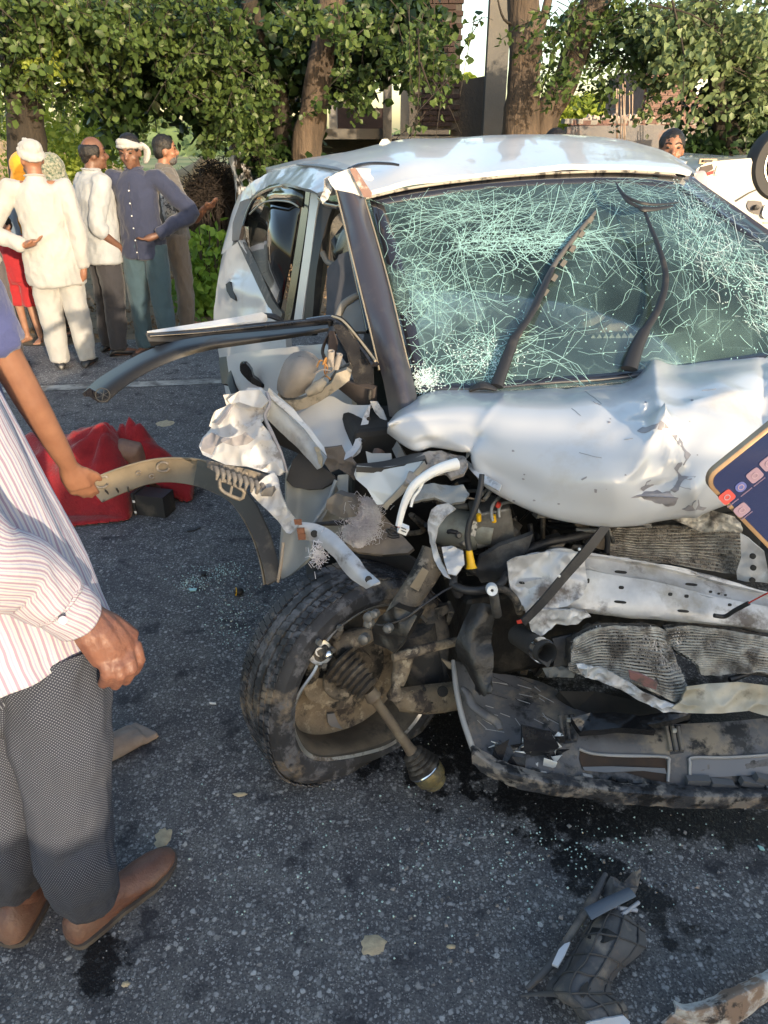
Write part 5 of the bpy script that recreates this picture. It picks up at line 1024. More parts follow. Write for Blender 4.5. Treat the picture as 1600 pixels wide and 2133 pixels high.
for i in range(9):
    x = 225 + i * 22; y = 1026 - i * 3.2 + (i * i) * .25; p = cast(AB, x, y, .004)[0]
    if p: MB().box(p, (.004, .008, .022), Matrix.Rotation(random.gauss(0, .4), 3, 'Y')).build('clip_slot', BLKP, arch, 0)
# ================================================================== insulation, airbag wadding
PL('insulation_pad', [(728, 1080, 1.9), (745, 1060, 1.93), (790, 1062, 1.93), (810, 1085, 1.9), (840, 1118, 1.86), (862, 1142, 1.83), (850, 1152, 1.82), (800, 1156, 1.83), (745, 1150, 1.85), (722, 1140, 1.87), (724, 1110, 1.89)], BEIGE, thick=.03, amp=.016, freq=9, sub=4, smooth=80)
mb = MB()
for i in range(3200):
    t = random.random(); x = 762 + random.gauss(0, 15) - t * 24 * random.random(); y = 1045 + t * 80; y += random.gauss(0, 5); p = Y_(x, y, 1.86 + random.gauss(0, .012)); d = Vector((random.gauss(0, 1), random.gauss(0, 1), random.gauss(0, 1))).normalized() * random.uniform(.006, .020)
    mb.tube([p - d, p + Vector((random.gauss(0, .005), random.gauss(0, .005), random.gauss(0, .005))), p + d], .0006, 3, 1, False)
o = mb.build('wadding_fluff', FLUFF, CAR, 0); o['kind'] = 'stuff'
o = blobm('wadding', [('b', Y_(760 + random.gauss(0, 11) - t * 18, 1055 + t * 70, 1.88), random.uniform(.018, .030)) for t in np.linspace(0, 1, 18)], FLUFF, CAR, .005, amp=.006, freq=60)
mb = MB()
for i in range(160):
    p = Y_(664 + random.gauss(0, 8), 1155 + random.gauss(0, 12), 1.72); d = Vector((random.gauss(0, 1), random.gauss(0, 1), random.gauss(0, 1))).normalized() * .01; mb.tube([p - d, p + d], .001, 3, 1, False)
o = mb.build('wadding_fluff', FLUFF, CAR, 0); o['kind'] = 'stuff'
PL('grey_bracket', [(682, 1040, 1.86), (700, 1028, 1.86), (735, 1036, 1.84), (746, 1048, 1.83), (742, 1075, 1.83), (720, 1078, 1.84), (690, 1068, 1.86), (680, 1058, 1.86)], M('grey brown plastic', (.13, .12, .11), .5, bump=(30, .3, .004)), thick=.03, amp=.007, freq=14, sub=3, smooth=60)
TB('bracket_rod', [(650, 1092, 1.9), (690, 1090, 1.88), (735, 1086, 1.86)], [.004, .008, .01], BLKP)
PL('broken_wing_piece', [(744, 970, 1.86), (790, 974, 1.85), (842, 968, 1.83), (880, 960, 1.8), (868, 978, 1.8), (845, 1000, 1.8), (820, 1030, 1.8), (800, 1050, 1.8), (786, 1052, 1.8), (765, 1018, 1.82), (742, 998, 1.85), (738, 988, 1.86)], M('pale blue white panel', (.52, .56, .58), .3, coat=.5), thick=.008, amp=.003, freq=5, sub=3, smooth=60)
PL('piece_edge', [(800, 1050, 1.79), (830, 1020, 1.79), (862, 985, 1.79), (884, 962, 1.79), (888, 970, 1.79), (864, 1000, 1.79), (838, 1030, 1.79), (812, 1052, 1.79), (806, 1062, 1.79), (798, 1056, 1.79)], M('cream edge', (.36, .33, .28), .6), thick=.01, amp=.003, sub=1)
S('black_shelf', [[Y_(*p) for p in ((744, 966, 1.9), (800, 960, 1.9), (860, 945, 1.9), (884, 942, 1.9))], [Y_(*p) for p in ((742, 972, 1.85), (800, 974, 1.84), (858, 964, 1.82), (886, 956, 1.8))]], BLKP, thick=.015, kv=3)
PL('cup_shape', [(762, 940, 2.0), (775, 945, 1.99), (815, 944, 1.97), (816, 955, 1.95), (810, 968, 1.93), (790, 970, 1.93), (766, 964, 1.95)], MATS['dirty cream panel'], thick=.03, sub=2, amp=.003)
TB('flex_pipe', [(790, 940, 2.02), (786, 955, 2.0), (796, 968, 1.97)], .018, M('brown rubber', (.09, .06, .05), .7))
# headlamp area: crumpled grey brackets behind the hood corner
PL('torn_bracket', [(862, 960, 1.86), (885, 948, 1.87), (920, 940, 1.88), (965, 950, 1.87), (975, 970, 1.83), (966, 990, 1.8), (940, 996, 1.8), (925, 985, 1.82), (905, 990, 1.8), (880, 1005, 1.78), (860, 1018, 1.77), (842, 1015, 1.78), (850, 990, 1.8)], M('grey cream torn plastic', (.30, .275, .25), .7, dirt=((.07, .06, .055), 12, .52, .64), bump=(30, .6, .006)), thick=.012, amp=.014, freq=16, sub=3)
PL('curled_metal', [(842, 1032, 1.76), (880, 1012, 1.77), (930, 1008, 1.78), (965, 1014, 1.77), (978, 1030, 1.75), (968, 1046, 1.73), (940, 1052, 1.72), (905, 1040, 1.73), (870, 1048, 1.73), (850, 1050, 1.74)], M('satin grey metal', (.30, .30, .28), .35, .3, dirt=((.12, .11, .1), 10, .55, .7)), thick=.01, amp=.016, freq=10, sub=3, smooth=60)
PL('headlamp_shell', [(898, 1062, 1.7), (912, 1052, 1.71), (935, 1048, 1.7), (950, 1060, 1.68), (930, 1075, 1.68), (912, 1100, 1.68), (906, 1130, 1.67), (914, 1160, 1.65), (932, 1190, 1.62), (938, 1206, 1.6), (926, 1200, 1.61), (906, 1168, 1.65), (896, 1130, 1.68), (892, 1090, 1.7)], OLDW, thick=.006, amp=.006, freq=20, sub=3)
PL('headlamp_shell', [(920, 1140, 1.66), (940, 1136, 1.66), (965, 1148, 1.64), (968, 1175, 1.62), (950, 1200, 1.6), (934, 1196, 1.6), (926, 1170, 1.63)], OLDW, thick=.008, amp=.009, freq=20, sub=3)
# brake unit: motor cylinder, block with label, pipes
AB_ = Y_(905 + 30, 1098, 1.86); MB().lathe([(0, -.05), (.05, -.05), (.055, -.02), (.055, .06), (.05, .07), (0, .07)], Y_(948, 1100, 1.86), (1, -.25, -.05), 24).build('motor', M('dull green grey metal', (.24, .25, .22), .5, .4, dirt=((.12, .11, .09), 10, .5, .7)), CAR, 40)
blk = MB().box(Y_(1024, 1086, 1.84), (.11, .09, .11), Matrix.Rotation(R(-12), 3, 'Y')).build('brake_unit', STEELD, CAR, 0)
bv = blk.modifiers.new('b', 'BEVEL'); bv.width = .006; bv.segments = 2
MB().lathe([(0, 0), (.045, 0), (.047, .03), (.04, .06), (0, .06)], Y_(985, 1098, 1.84), (1, -.3, -.1), 20).build('motor_cap', MATS['dull green grey metal'], CAR, 40)
PL('rating_label', [(976, 1082), (996, 1088), (990, 1118), (972, 1112)], M('paper label', (.55, .52, .46), .8, dirt=((.1, .1, .09), 90, .52, .56)), Y=1.775, thick=.002, parent=blk)
for pts, r in ((((1000, 1072, 1.78), (992, 1050, 1.8), (1004, 1030, 1.84), (1030, 1008, 1.9)), .005), (((1026, 1086, 1.76), (1024, 1060, 1.78), (1036, 1040, 1.82), (1060, 1022, 1.9)), .005), (((1040, 1078, 1.78), (1042, 1052, 1.8), (1070, 1046, 1.84), (1100, 1056, 1.9)), .005), (((1010, 1040, 1.82), (1022, 1020, 1.86), (1020, 1000, 1.95)), .006)):
    TB('brake_pipe', pts, r, MATS['satin grey metal'], 8)
for x, y in ((997, 1078), (1028, 1080)): MB().tube([Y_(x, y - 7, 1.772), Y_(x + 1, y + 7, 1.772)], .007, 8).build('pipe_cap', YEL, blk, 60)
MB().tube([Y_(1040, 1048, 1.79), Y_(1036, 1056, 1.79)], .007, 8).build('pipe_cap', REDP, blk, 60)
for i in range(9):
    x, y = 960 + (i % 4) * 26 + random.uniform(-6, 6), 1112 + (i // 4) * 16; MB().lathe([(0, 0), (.010, 0), (.010, .02), (.006, .026), (0, .026)], Y_(x, y, 1.82), (random.gauss(0, .3), -1, .3), 10).build('bolt', STEELD, CAR, 40)
# black cable with yellow end, white harness
TB('cable', [(1004, 988, 1.72), (1000, 1020, 1.7), (990, 1060, 1.68), (978, 1090, 1.67), (974, 1120, 1.66), (978, 1146, 1.65)], [.007, .008, .008, .008, .008], BLKP)
TB('yellow_boot', [(977, 1146, 1.65), (979, 1160, 1.645), (981, 1174, 1.64), (982, 1184, 1.635)], [.0085, .010, .011, .0155], YEL, 14, 3)
hr = TB('harness', [(952, 966, 1.72), (920, 975, 1.7), (890, 990, 1.68), (862, 1012, 1.66), (846, 1040, 1.65), (836, 1070, 1.64), (830, 1096, 1.63)], [.016, .014, .012, .010, .009, .008], WPL)
TB('harness_branch', [(886, 992, 1.67), (874, 1020, 1.66), (862, 1036, 1.65), (856, 1056, 1.64)], .0035, WPL, parent=hr)
c = Y_(840, 1102, 1.63); MB().box(c, (.024, .02, .020), Matrix.Rotation(R(25), 3, 'Y')).build('connector', WPL, hr, 0); PL('connector_pin', [(828, 1092), (836, 1094), (836, 1100), (828, 1098)], REDP, Y=1.625, parent=hr)
for dy in (-3, 3): MB().tube([Y_(836, 1102 + dy, 1.615), Y_(846, 1106 + dy, 1.615)], .0012, 5).build('connector_pin', BLKP, hr, 0)
for P in (((806, 1102), (815, 1112), (828, 1112)), ((808, 1114), (818, 1118), (832, 1116)), ((812, 1100), (822, 1104), (834, 1108))): TB('connector_tail', [(x, y, 1.66) for x, y in P], .005, BLKP, 6)
# ================================================================== dark bulk of the engine bay
def dark_box(c, size, name='engine_block', mat=BAYD, rz=15):
    o = MB().box(c, size, Matrix.Rotation(R(rz), 3, 'Z'), .9).build(name, mat, CAR, 0); b = o.modifiers.new('b', 'BEVEL'); b.width = .02; b.segments = 2; return o
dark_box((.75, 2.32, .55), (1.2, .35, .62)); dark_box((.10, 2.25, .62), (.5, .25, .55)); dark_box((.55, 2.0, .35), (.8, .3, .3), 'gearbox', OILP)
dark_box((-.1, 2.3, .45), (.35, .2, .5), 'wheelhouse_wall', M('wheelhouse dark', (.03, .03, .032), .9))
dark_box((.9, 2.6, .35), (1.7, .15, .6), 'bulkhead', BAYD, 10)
# strut tower liner behind the wheel (black dusty), big dark curved
S('wheel_liner', [[Y_(*p) for p in ((690, 1180, 1.9), (730, 1160, 1.92), (790, 1155, 1.92), (850, 1160, 1.9), (880, 1185, 1.88))], [Y_(*p) for p in ((700, 1230, 1.88), (760, 1215, 1.94), (800, 1215, 1.95), (850, 1225, 1.93), (890, 1240, 1.9))], [Y_(*p) for p in ((740, 1300, 1.95), (790, 1300, 1.98), (840, 1300, 1.98), (880, 1310, 1.97), (920, 1320, 1.95))]], M('dusty black liner', (.04, .041, .044), .7, dirt=((.16, .14, .115), 7, .56, .7), bump=(20, .4, .006)), thick=.01, smooth=60)
rb = random.Random(5)
for i in range(80):   # bundle of pipes, hoses and looms in the gap
    x0, y0 = rb.uniform(880, 1260), rb.uniform(1010, 1170); pts = [(x0, y0, rb.uniform(1.84, 2.05))]
    for k in range(3): pts.append((pts[-1][0] + rb.gauss(25, 34), pts[-1][1] + rb.gauss(8, 26), pts[-1][2] + rb.gauss(0, .03)))
    TB('hose', pts, rb.uniform(.003, .013), rb.choice((BLKP, BLKP, OILP, STEELD, MUD)), 6, 4)
for i in range(60):   # lumps: clips, castings, brackets
    x, y = rb.choice(((rb.uniform(880, 980), rb.uniform(1170, 1330)), (rb.uniform(980, 1260), rb.uniform(1060, 1200)), (rb.uniform(1060, 1200), rb.uniform(1230, 1400)))); s = rb.uniform(.02, .05)
    MB().box(Y_(x, y, rb.uniform(1.84, 2.02)), (s * 1.6, s, s), Matrix.Rotation(rb.uniform(0, 3), 3, 'Y') @ Matrix.Rotation(rb.uniform(0, 3), 3, 'Z'), rb.uniform(.4, 1)).build('casting', rb.choice((OILP, BLKP, STEELD, MUD)), CAR, 0)
PL('black_cover', [(1000, 1160), (1040, 1138), (1110, 1110), (1100, 1140), (1066, 1180), (1030, 1212), (1002, 1214), (990, 1190)], M('dusty rubber sheet', (.04, .04, .042), .6, dirt=((.12, .115, .11), 10, .48, .65), bump=(22, .6, .008)), Y=1.74, thick=.02, amp=.008, freq=12, sub=3, smooth=60)
TB('hose', [(940, 1216, 1.62), (965, 1228, 1.6), (1000, 1230, 1.6), (1040, 1218, 1.64), (1056, 1195, 1.68)], .011, BLKP)
TB('hose', [(946, 1190, 1.66), (944, 1214, 1.62), (956, 1240, 1.62)], .012, BLKP)
TB('hose', [(1090, 1150, 1.78), (1140, 1130, 1.8), (1190, 1120, 1.82), (1240, 1108, 1.86)], .013, BLKP)
MB().lathe([(.004, -.001), (.004, .01), (.013, .012), (.015, 0), (.015, -.03), (.010, -.032)], Y_(1025, 1229, 1.56), (-.1, -1, .45), 20).build('bolt_sleeve', WPL, CAR, 50)
TB('link_rod', [(1028, 1236, 1.58), (1032, 1260, 1.6), (1036, 1280, 1.62)], .013, STEELD)
TB('bent_pipe', [(1036, 1226, 1.62), (1058, 1232, 1.62), (1075, 1252, 1.62), (1082, 1275, 1.64)], .010, MUD)
# gearbox mount, hanging black rubber flap
S('rubber_flap', [[Y_(*p) for p in ((985, 1262, 1.66), (1010, 1258, 1.65), (1030, 1262, 1.65))], [Y_(*p) for p in ((962, 1310, 1.62), (990, 1320, 1.6), (1022, 1320, 1.62))], [Y_(*p) for p in ((950, 1352, 1.6), (985, 1370, 1.57), (1028, 1370, 1.58))], [Y_(*p) for p in ((975, 1395, 1.58), (1000, 1410, 1.55), (1025, 1400, 1.56))], [Y_(*p) for p in ((1002, 1440, 1.54), (1012, 1448, 1.53), (1022, 1436, 1.53))]], M('oily rubber', (.015, .015, .015), .38, var=(.03, .028, .026), vs=9, bump=(18, .7, .01)), thick=.012, amp=.01, freq=9, smooth=70)
# ================================================================== crash beam
bm_t = [(1060, 1188, 1.70), (1100, 1160, 1.72), (1165, 1148, 1.74), (1215, 1152, 1.76), (1290, 1162, 1.76), (1400, 1182, 1.75), (1500, 1208, 1.73), (1620, 1240, 1.7), (1760, 1275, 1.7), (1860, 1300, 1.75)]
bm_m = [(1062, 1225, 1.66), (1110, 1210, 1.66), (1170, 1205, 1.68), (1225, 1196, 1.72), (1300, 1206, 1.72), (1400, 1224, 1.7), (1500, 1248, 1.68), (1620, 1272, 1.66), (1760, 1305, 1.66), (1860, 1330, 1.7)]
bm_b = [(1075, 1262, 1.67), (1110, 1262, 1.66), (1170, 1262, 1.65), (1225, 1268, 1.66), (1300, 1276, 1.66), (1400, 1286, 1.65), (1500, 1298, 1.64), (1620, 1315, 1.63), (1760, 1345, 1.63), (1860, 1370, 1.68)]
beam, BG = S('crash_beam', [[Y_(p[0], p[1], p[2] + .05) for p in bm_t], [Y_(*p) for p in bm_t], [Y_(p[0], p[1] + 10, p[2] + .01) for p in bm_t], [Y_(p[0], p[1] - 4, p[2] + .012) for p in bm_m], [Y_(*p) for p in bm_m], [Y_(*p) for p in bm_b], [Y_(p[0], p[1] + 6, p[2] + .05) for p in bm_b]], OLDW, thick=.006, ku=6, kv=5, disp=lambda v, s, t: crumple(v, 9, .005, 2) + (pb(v, 1110, 1200, 50, .012) - pb(v, 1160, 1170, 30, .02) + pb(v, 1215, 1200, 24, .014)), smooth=40)
BB = bvh_of(BG)
def slot_shade(x, y, w_, h_, a=0., b=None, parent=None, off=.0015):  # thin dark plates paint the shade inside slots, nothing is cut out
    pts = []
    for t in np.linspace(0, 6.283, 14, endpoint=False):
        u = math.copysign(abs(math.cos(t)) ** .6, math.cos(t)) * w_ / 2; v = math.copysign(abs(math.sin(t)) ** .8, math.sin(t)) * h_ / 2; pts.append((x + u * math.cos(a) - v * math.sin(a), y + u * math.sin(a) + v * math.cos(a)))
    P = [cast(b or BB, px_, py_, off)[0] for px_, py_ in pts]; P = [p for p in P if p is not None]
    if len(P) > 4: return plate('slot_shade', P, BAYD, parent or beam, thick=.001)
for x, y, w_, h_ in ((1087, 1180, 24, 5), (1087, 1214, 12, 4), (1093, 1233, 26, 5), (1293, 1192, 26, 6), (1292, 1254, 26, 6), (1294, 1224, 11, 7), (1396, 1238, 9, 7), (1430, 1242, 9, 7), (1440, 1218, 26, 5), (1423, 1273, 24, 6), (1480, 1233, 7, 5), (1497, 1237, 6, 4), (1511, 1240, 6, 4), (1520, 1260, 8, 6), (1110, 1165, 5, 5), (1225, 1210, 5, 10)): slot_shade(x, y, w_, h_, .1)
PL('crumpled_beam_end', [(1056, 1170, 1.66), (1072, 1160, 1.66), (1140, 1148, 1.69), (1200, 1150, 1.7), (1215, 1165, 1.69), (1222, 1210, 1.67), (1215, 1240, 1.64), (1180, 1262, 1.62), (1130, 1270, 1.62), (1112, 1300, 1.62), (1100, 1290, 1.62), (1090, 1262, 1.63), (1070, 1250, 1.64), (1060, 1215, 1.66)], OLDW, thick=.006, amp=.013, freq=13, seed=6, sub=4, smooth=40)
PL('crumpled_beam_end', [(1100, 1292, 1.6), (1120, 1270, 1.6), (1180, 1268, 1.61), (1220, 1272, 1.62), (1230, 1282, 1.63), (1200, 1296, 1.62), (1160, 1300, 1.61), (1122, 1322, 1.6), (1106, 1312, 1.6)], OLDW, thick=.006, amp=.012, freq=20, seed=9, sub=4, smooth=40)
# black strap crossing
S('black_strap', [[Y_(*p) for p in ((1252, 1096, 1.66), (1215, 1142, 1.63), (1170, 1196, 1.6), (1125, 1250, 1.57), (1086, 1292, 1.55))], [Y_(*p) for p in ((1272, 1098, 1.66), (1234, 1150, 1.63), (1186, 1204, 1.6), (1138, 1260, 1.57), (1094, 1304, 1.55))]], BLKP, thick=.008, kv=3, smooth=60)
for x, y in ((1207, 1144), (1165, 1200), (1123, 1250)): MB().ball(Y_(x, y, 1.585), .004, 8, 6).build('rivet', WPL, CAR, 60)
PL('red_tip', [(1076, 1294), (1086, 1292), (1088, 1298), (1078, 1300)], REDP, Y=1.54, thick=.004)
# wire with red lead on the beam
TB('wire', [(1488, 1282, 1.6), (1510, 1284, 1.6), (1530, 1272, 1.58), (1560, 1256, 1.56)], .006, BLKP); TB('wire', [(1560, 1256, 1.56), (1590, 1240, 1.54), (1640, 1216, 1.5)], .002, REDP, 5)
# ================================================================== radiators
def tubes_between(name, L, Rr, n, r, mat, parent, wob=0., sag=0., freq=3., seed=0):
    mb = MB()
    for k in range(n):
        t = (k + .5) / n; pts = []
        for i in range(15):
            s = i / 14
            def at_(C): f = t * (len(C) - 1); a = min(int(f), len(C) - 2); return C[a].lerp(C[a + 1], f - a)
            p = at_(L).lerp(at_(Rr), s); q = noise.noise(Vector((s * freq, t * 1.6, seed))); q2 = noise.noise(Vector((s * freq * 3, t * 7, seed + 4)))
            pts.append(p + Vector((0, -q * wob * .4, q * wob + q2 * wob * .18 + sag * math.sin(s * 3.14))))
        mb.tube(pts, r, 5, 1, True, .5)
    return mb.build(name, mat, parent, 60)
def fin_sheets(name, L, Rr, n, mat, parent, wob, sag, freq, seed, depth=.03):
    """corrugated louvres between the tubes, many thin blades"""
    mb = MB()
    for k in range(n - 1):
        t0 = (k + .62) / n; t1 = (k + 1.38) / n
        for i in range(120):
            s = (i + .5) / 120 + random.gauss(0, .001)
            def pt(t):
                C = L; f = t * (len(C) - 1); a = min(int(f), len(C) - 2); pL = C[a].lerp(C[a + 1], f - a); C = Rr; f = t * (len(C) - 1); a = min(int(f), len(C) - 2); pR = C[a].lerp(C[a + 1], f - a)
                p = pL.lerp(pR, s); q = noise.noise(Vector((s * freq, t * 1.6, seed))); return p + Vector((0, -q * wob * .4, q * wob + sag * math.sin(s * 3.14)))
            a, b = pt(t0), pt(t1); w_ = Vector((.0011, 0, 0)); jj = Vector((random.gauss(0, .0012), random.gauss(0, .002), 0))
            mb.add([a - w_ + jj, a + w_ + jj, b + w_ - jj, b - w_ - jj], [(0, 1, 2, 3)])
    o = mb.build(name, mat, parent, 0); o['kind'] = 'stuff'; return o
L1 = [Y_(1272, 1096, 1.88), Y_(1268, 1130, 1.86), Y_(1272, 1162, 1.84)]; R1_ = [Y_(1542, 1086, 1.84), Y_(1544, 1140, 1.82), Y_(1542, 1206, 1.8)]
core = S('radiator_core', [[v + Vector((0, .03, .01)) for v in (L1[0], (L1[0] + R1_[0]) / 2, R1_[0])], [v + Vector((0, .03, -.0)) for v in (L1[2], (L1[2] + R1_[2]) / 2, R1_[2])]], FIND, thick=.02, ku=6, kv=5)[0]
tubes_between('radiator_tube', L1, R1_, 14, .0042, FINM, CAR, .02, 0, 2.2, 1); fin_sheets('radiator_fins', L1, R1_, 14, M('fin blades', (.40, .36, .31), .6, .4, var=(.14, .12, .10), vs=20), CAR, .02, 0, 2.2, 1)
PL('crumpled_tank', [(1395, 1080, 1.8), (1430, 1068, 1.82), (1480, 1062, 1.82), (1530, 1076, 1.8), (1545, 1100, 1.79), (1540, 1112, 1.79), (1500, 1104, 1.79), (1460, 1108, 1.8), (1430, 1094, 1.8)], FINM, thick=.012, amp=.016, freq=22, sub=4, smooth=40)
PL('side_plate', [(1542, 1112, 1.76), (1560, 1120, 1.76), (1592, 1150, 1.74), (1600, 1190, 1.73), (1600, 1214, 1.72), (1566, 1212, 1.74), (1536, 1208, 1.76), (1534, 1190, 1.76), (1544, 1160, 1.76)], OLDW, thick=.008, amp=.008, freq=12, sub=3)
for x, y in ((1567, 1158), (1568, 1182), (1566, 1208)): MB().lathe([(0, 0), (.008, 0), (.008, .006), (0, .007)], Y_(x, y, 1.73), (0, -1, .3), 10).build('bolt_hole_shade', BAYD, CAR, 60)
TB('side_rod', [(1262, 1098, 1.8), (1266, 1130, 1.8), (1264, 1150, 1.8)], .008, BLKP)
# lower crushed condenser, left lobe and right lobe
def lobe(name, rows, n, seed, wob=.03):
    G = [[Y_(*p) for p in r] for r in rows]; S(name, G, FIND, thick=.02, ku=6, kv=5, amp=.012, freq=14, seed=seed, smooth=40)
    L = [r[0] + Vector((0, -.025, .006)) for r in G]; Rr = [r[-1] + Vector((0, -.025, .006)) for r in G]; mids = [r[len(r) // 2] for r in G]
    mb = MB(); GG = grid_surface(G, 8, max(2, n // (len(G) - 1)))
    for r in GG:
        pts = [v + Vector((0, -.022, .004)) + Vector((0, -1, .4)) * crumple(v, 14, .016, seed) for v in r]; mb.tube(pts, .0036, 5, 1, True, .6)
    mb.build('condenser_tube', FINM, CAR, 60)
    mb2 = MB()
    for a, b in zip(GG[:-1], GG[1:]):
        for j in range(len(a) * 3):
            t = j / 3; k = min(int(t), len(a) - 2); f = t - k; p = a[k].lerp(a[k + 1], f); q = b[k].lerp(b[k + 1], f); o_ = Vector((random.gauss(0, .002), -.018 + random.gauss(0, .003), random.gauss(0, .002))); w_ = Vector((.0013, 0, 0)); mb2.add([p + o_ - w_, p + o_ + w_, q + o_ + w_, q + o_ - w_], [(0, 1, 2, 3)])
    o = mb2.build('condenser_fins', M('condenser fins', (.52, .50, .47), .5, .5, var=(.24, .22, .20), vs=26, dirt=((.08, .07, .06), 14, .5, .62)), CAR, 0); o['kind'] = 'stuff'
lobe('condenser', [((1190, 1325, 1.60), (1240, 1300, 1.64), (1300, 1298, 1.66), (1360, 1300, 1.66), (1385, 1312, 1.66)), ((1188, 1360, 1.57), (1240, 1345, 1.6), (1310, 1345, 1.62), (1370, 1352, 1.62), (1398, 1356, 1.62)), ((1196, 1392, 1.55), (1260, 1388, 1.57), (1330, 1398, 1.57), (1385, 1408, 1.57), (1415, 1400, 1.58)), ((1330, 1410, 1.54), (1350, 1425, 1.54), (1385, 1445, 1.53), (1415, 1455, 1.52), (1435, 1450, 1.52))], 26, 3)
lobe('condenser', [((1380, 1302, 1.66), (1440, 1298, 1.67), (1520, 1308, 1.66), (1600, 1322, 1.64), (1760, 1350, 1.64)), ((1398, 1340, 1.63), (1450, 1336, 1.64), (1520, 1342, 1.63), (1600, 1355, 1.62), (1760, 1380, 1.62)), ((1440, 1370, 1.60), (1480, 1372, 1.61), (1540, 1378, 1.6), (1600, 1392, 1.6), (1760, 1410, 1.6)), ((1450, 1392, 1.59), (1490, 1396, 1.59), (1540, 1390, 1.59), (1600, 1392, 1.59), (1760, 1412, 1.59))], 22, 8)
PL('torn_panel', [(1200, 1382, 1.53), (1230, 1384, 1.53), (1262, 1392, 1.52), (1300, 1415, 1.51), (1340, 1438, 1.5), (1380, 1460, 1.49), (1440, 1478, 1.48), (1432, 1484, 1.48), (1380, 1482, 1.48), (1340, 1462, 1.49), (1300, 1440, 1.5), (1270, 1424, 1.51), (1230, 1412, 1.52), (1208, 1402, 1.53)], OLDW, thick=.006, amp=.014, freq=20, sub=4, seed=12, smooth=40)
PL('red_strip', [(1310, 1398), (1330, 1402), (1370, 1422), (1366, 1436), (1340, 1428), (1312, 1412)], M('red brown strip', (.24, .12, .11), .8, dirt=((.1, .09, .08), 16, .5, .6)), Y=1.48, thick=.008, amp=.004, sub=2)
PL('lower_rail', [(1430, 1430, 1.50), (1470, 1424, 1.52), (1530, 1420, 1.52), (1600, 1428, 1.5), (1700, 1440, 1.5), (1700, 1500, 1.46), (1600, 1492, 1.46), (1560, 1480, 1.47), (1500, 1486, 1.46), (1440, 1486, 1.46), (1400, 1476, 1.47), (1424, 1458, 1.48)], YELW, thick=.01, amp=.016, freq=11, seed=4, sub=4, smooth=40)
TB('corrugated_tube', [(1520, 1416, 1.56), (1550, 1406, 1.57), (1575, 1396, 1.58), (1620, 1390, 1.6)], .008, BLKP)
# big hose with a clamp
c0, c1 = Y_(1078, 1322, 1.66), Y_(1140, 1362, 1.52); MB().tube([c0, (c0 + c1) / 2, c1], .030, 20, 3, False).build('coolant_hose', M('old rubber hose', (.055, .05, .045), .75, bump=(40, .5, .004)), CAR, 60)
ax = (c1 - c0).normalized(); MB().lathe([(.0315, -.009), (.0335, -.009), (.0335, .009), (.0315, .009)], c0.lerp(c1, .82), ax, 26).build('hose_clamp', CHR, CAR, 40); MB().lathe([(.029, 0), (.024, -.004), (.018, -.05), (.0, -.052)], c1, ax, 24).build('hose_mouth', BAYD, CAR, 60)
PL('hose_tear', [(1120, 1372, 1.5), (1140, 1380, 1.49), (1150, 1372, 1.49), (1142, 1392, 1.48), (1132, 1382, 1.49)], MATS['old rubber hose'], thick=.004)
PL('grille_scrap', [(1150, 1330, 1.62), (1195, 1320, 1.63), (1190, 1360, 1.6), (1176, 1400, 1.58), (1150, 1395, 1.58), (1158, 1360, 1.6)], BLKP, thick=.02, amp=.008, sub=2)
PL('crumpled_scrap', [(1130, 1392, 1.58), (1170, 1388, 1.58), (1200, 1400, 1.56), (1195, 1412, 1.55), (1160, 1410, 1.56), (1140, 1412, 1.56)], M('grey scrap', (.16, .16, .15), .6), thick=.005, amp=.012, freq=24, sub=3)
# ================================================================== bumper shell seen from inside
T0 = [(946, 1378, 1.66), (985, 1384, 1.68), (1030, 1402, 1.70), (1100, 1412, 1.70), (1160, 1440, 1.66), (1190, 1475, 1.60), (1300, 1505, 1.55), (1420, 1510, 1.53), (1600, 1496, 1.53), (1760, 1490, 1.54), (1860, 1480, 1.6)]
T1 = [(952, 1440, 1.58), (990, 1450, 1.60), (1040, 1460, 1.62), (1110, 1470, 1.6), (1165, 1495, 1.56), (1200, 1530, 1.51), (1300, 1545, 1.49), (1420, 1548, 1.48), (1600, 1545, 1.48), (1760, 1538, 1.5), (1860, 1530, 1.56)]
T2 = [(966, 1500, 1.53), (1005, 1525, 1.52), (1060, 1545, 1.50), (1120, 1560, 1.48), (1175, 1580, 1.46), (1210, 1590, 1.45), (1300, 1600, 1.44), (1420, 1602, 1.43), (1600, 1595, 1.43), (1760, 1590, 1.45), (1860, 1580, 1.5)]
T3 = [(984, 1556, 1.48), (1030, 1588, 1.45), (1080, 1606, 1.43), (1130, 1618, 1.42), (1180, 1626, 1.41), (1220, 1630, 1.41), (1300, 1640, 1.40), (1420, 1648, 1.39), (1600, 1650, 1.39), (1760, 1645, 1.41), (1860, 1635, 1.46)]
B1 = [[Y_(*p) for p in r] for r in (T0, T1, T2, T3)]
tray, TG = S('bumper_shell', B1, TRAY, thick=.005, ku=6, kv=7, disp=lambda v, s, t: crumple(v, 5, .006, 6) + pb(v, 1020, 1480, 30, .01), smooth=50); TBV = bvh_of(TG)
T4 = [(p[0] - (4 if i < 2 else 0), p[1] + 30, p[2] - .05) for i, p in enumerate(T3)]
S('bumper_lip', [[Y_(p[0], p[1] - 8, p[2] - .01) for p in T3], [Y_(p[0], p[1] + 10, p[2] - .045) for p in T3], [Y_(p[0], p[1] + 34, p[2] - .04) for p in T3]], TRAYD, thick=.01, ku=8, kv=5, amp=.006, freq=22, smooth=45)
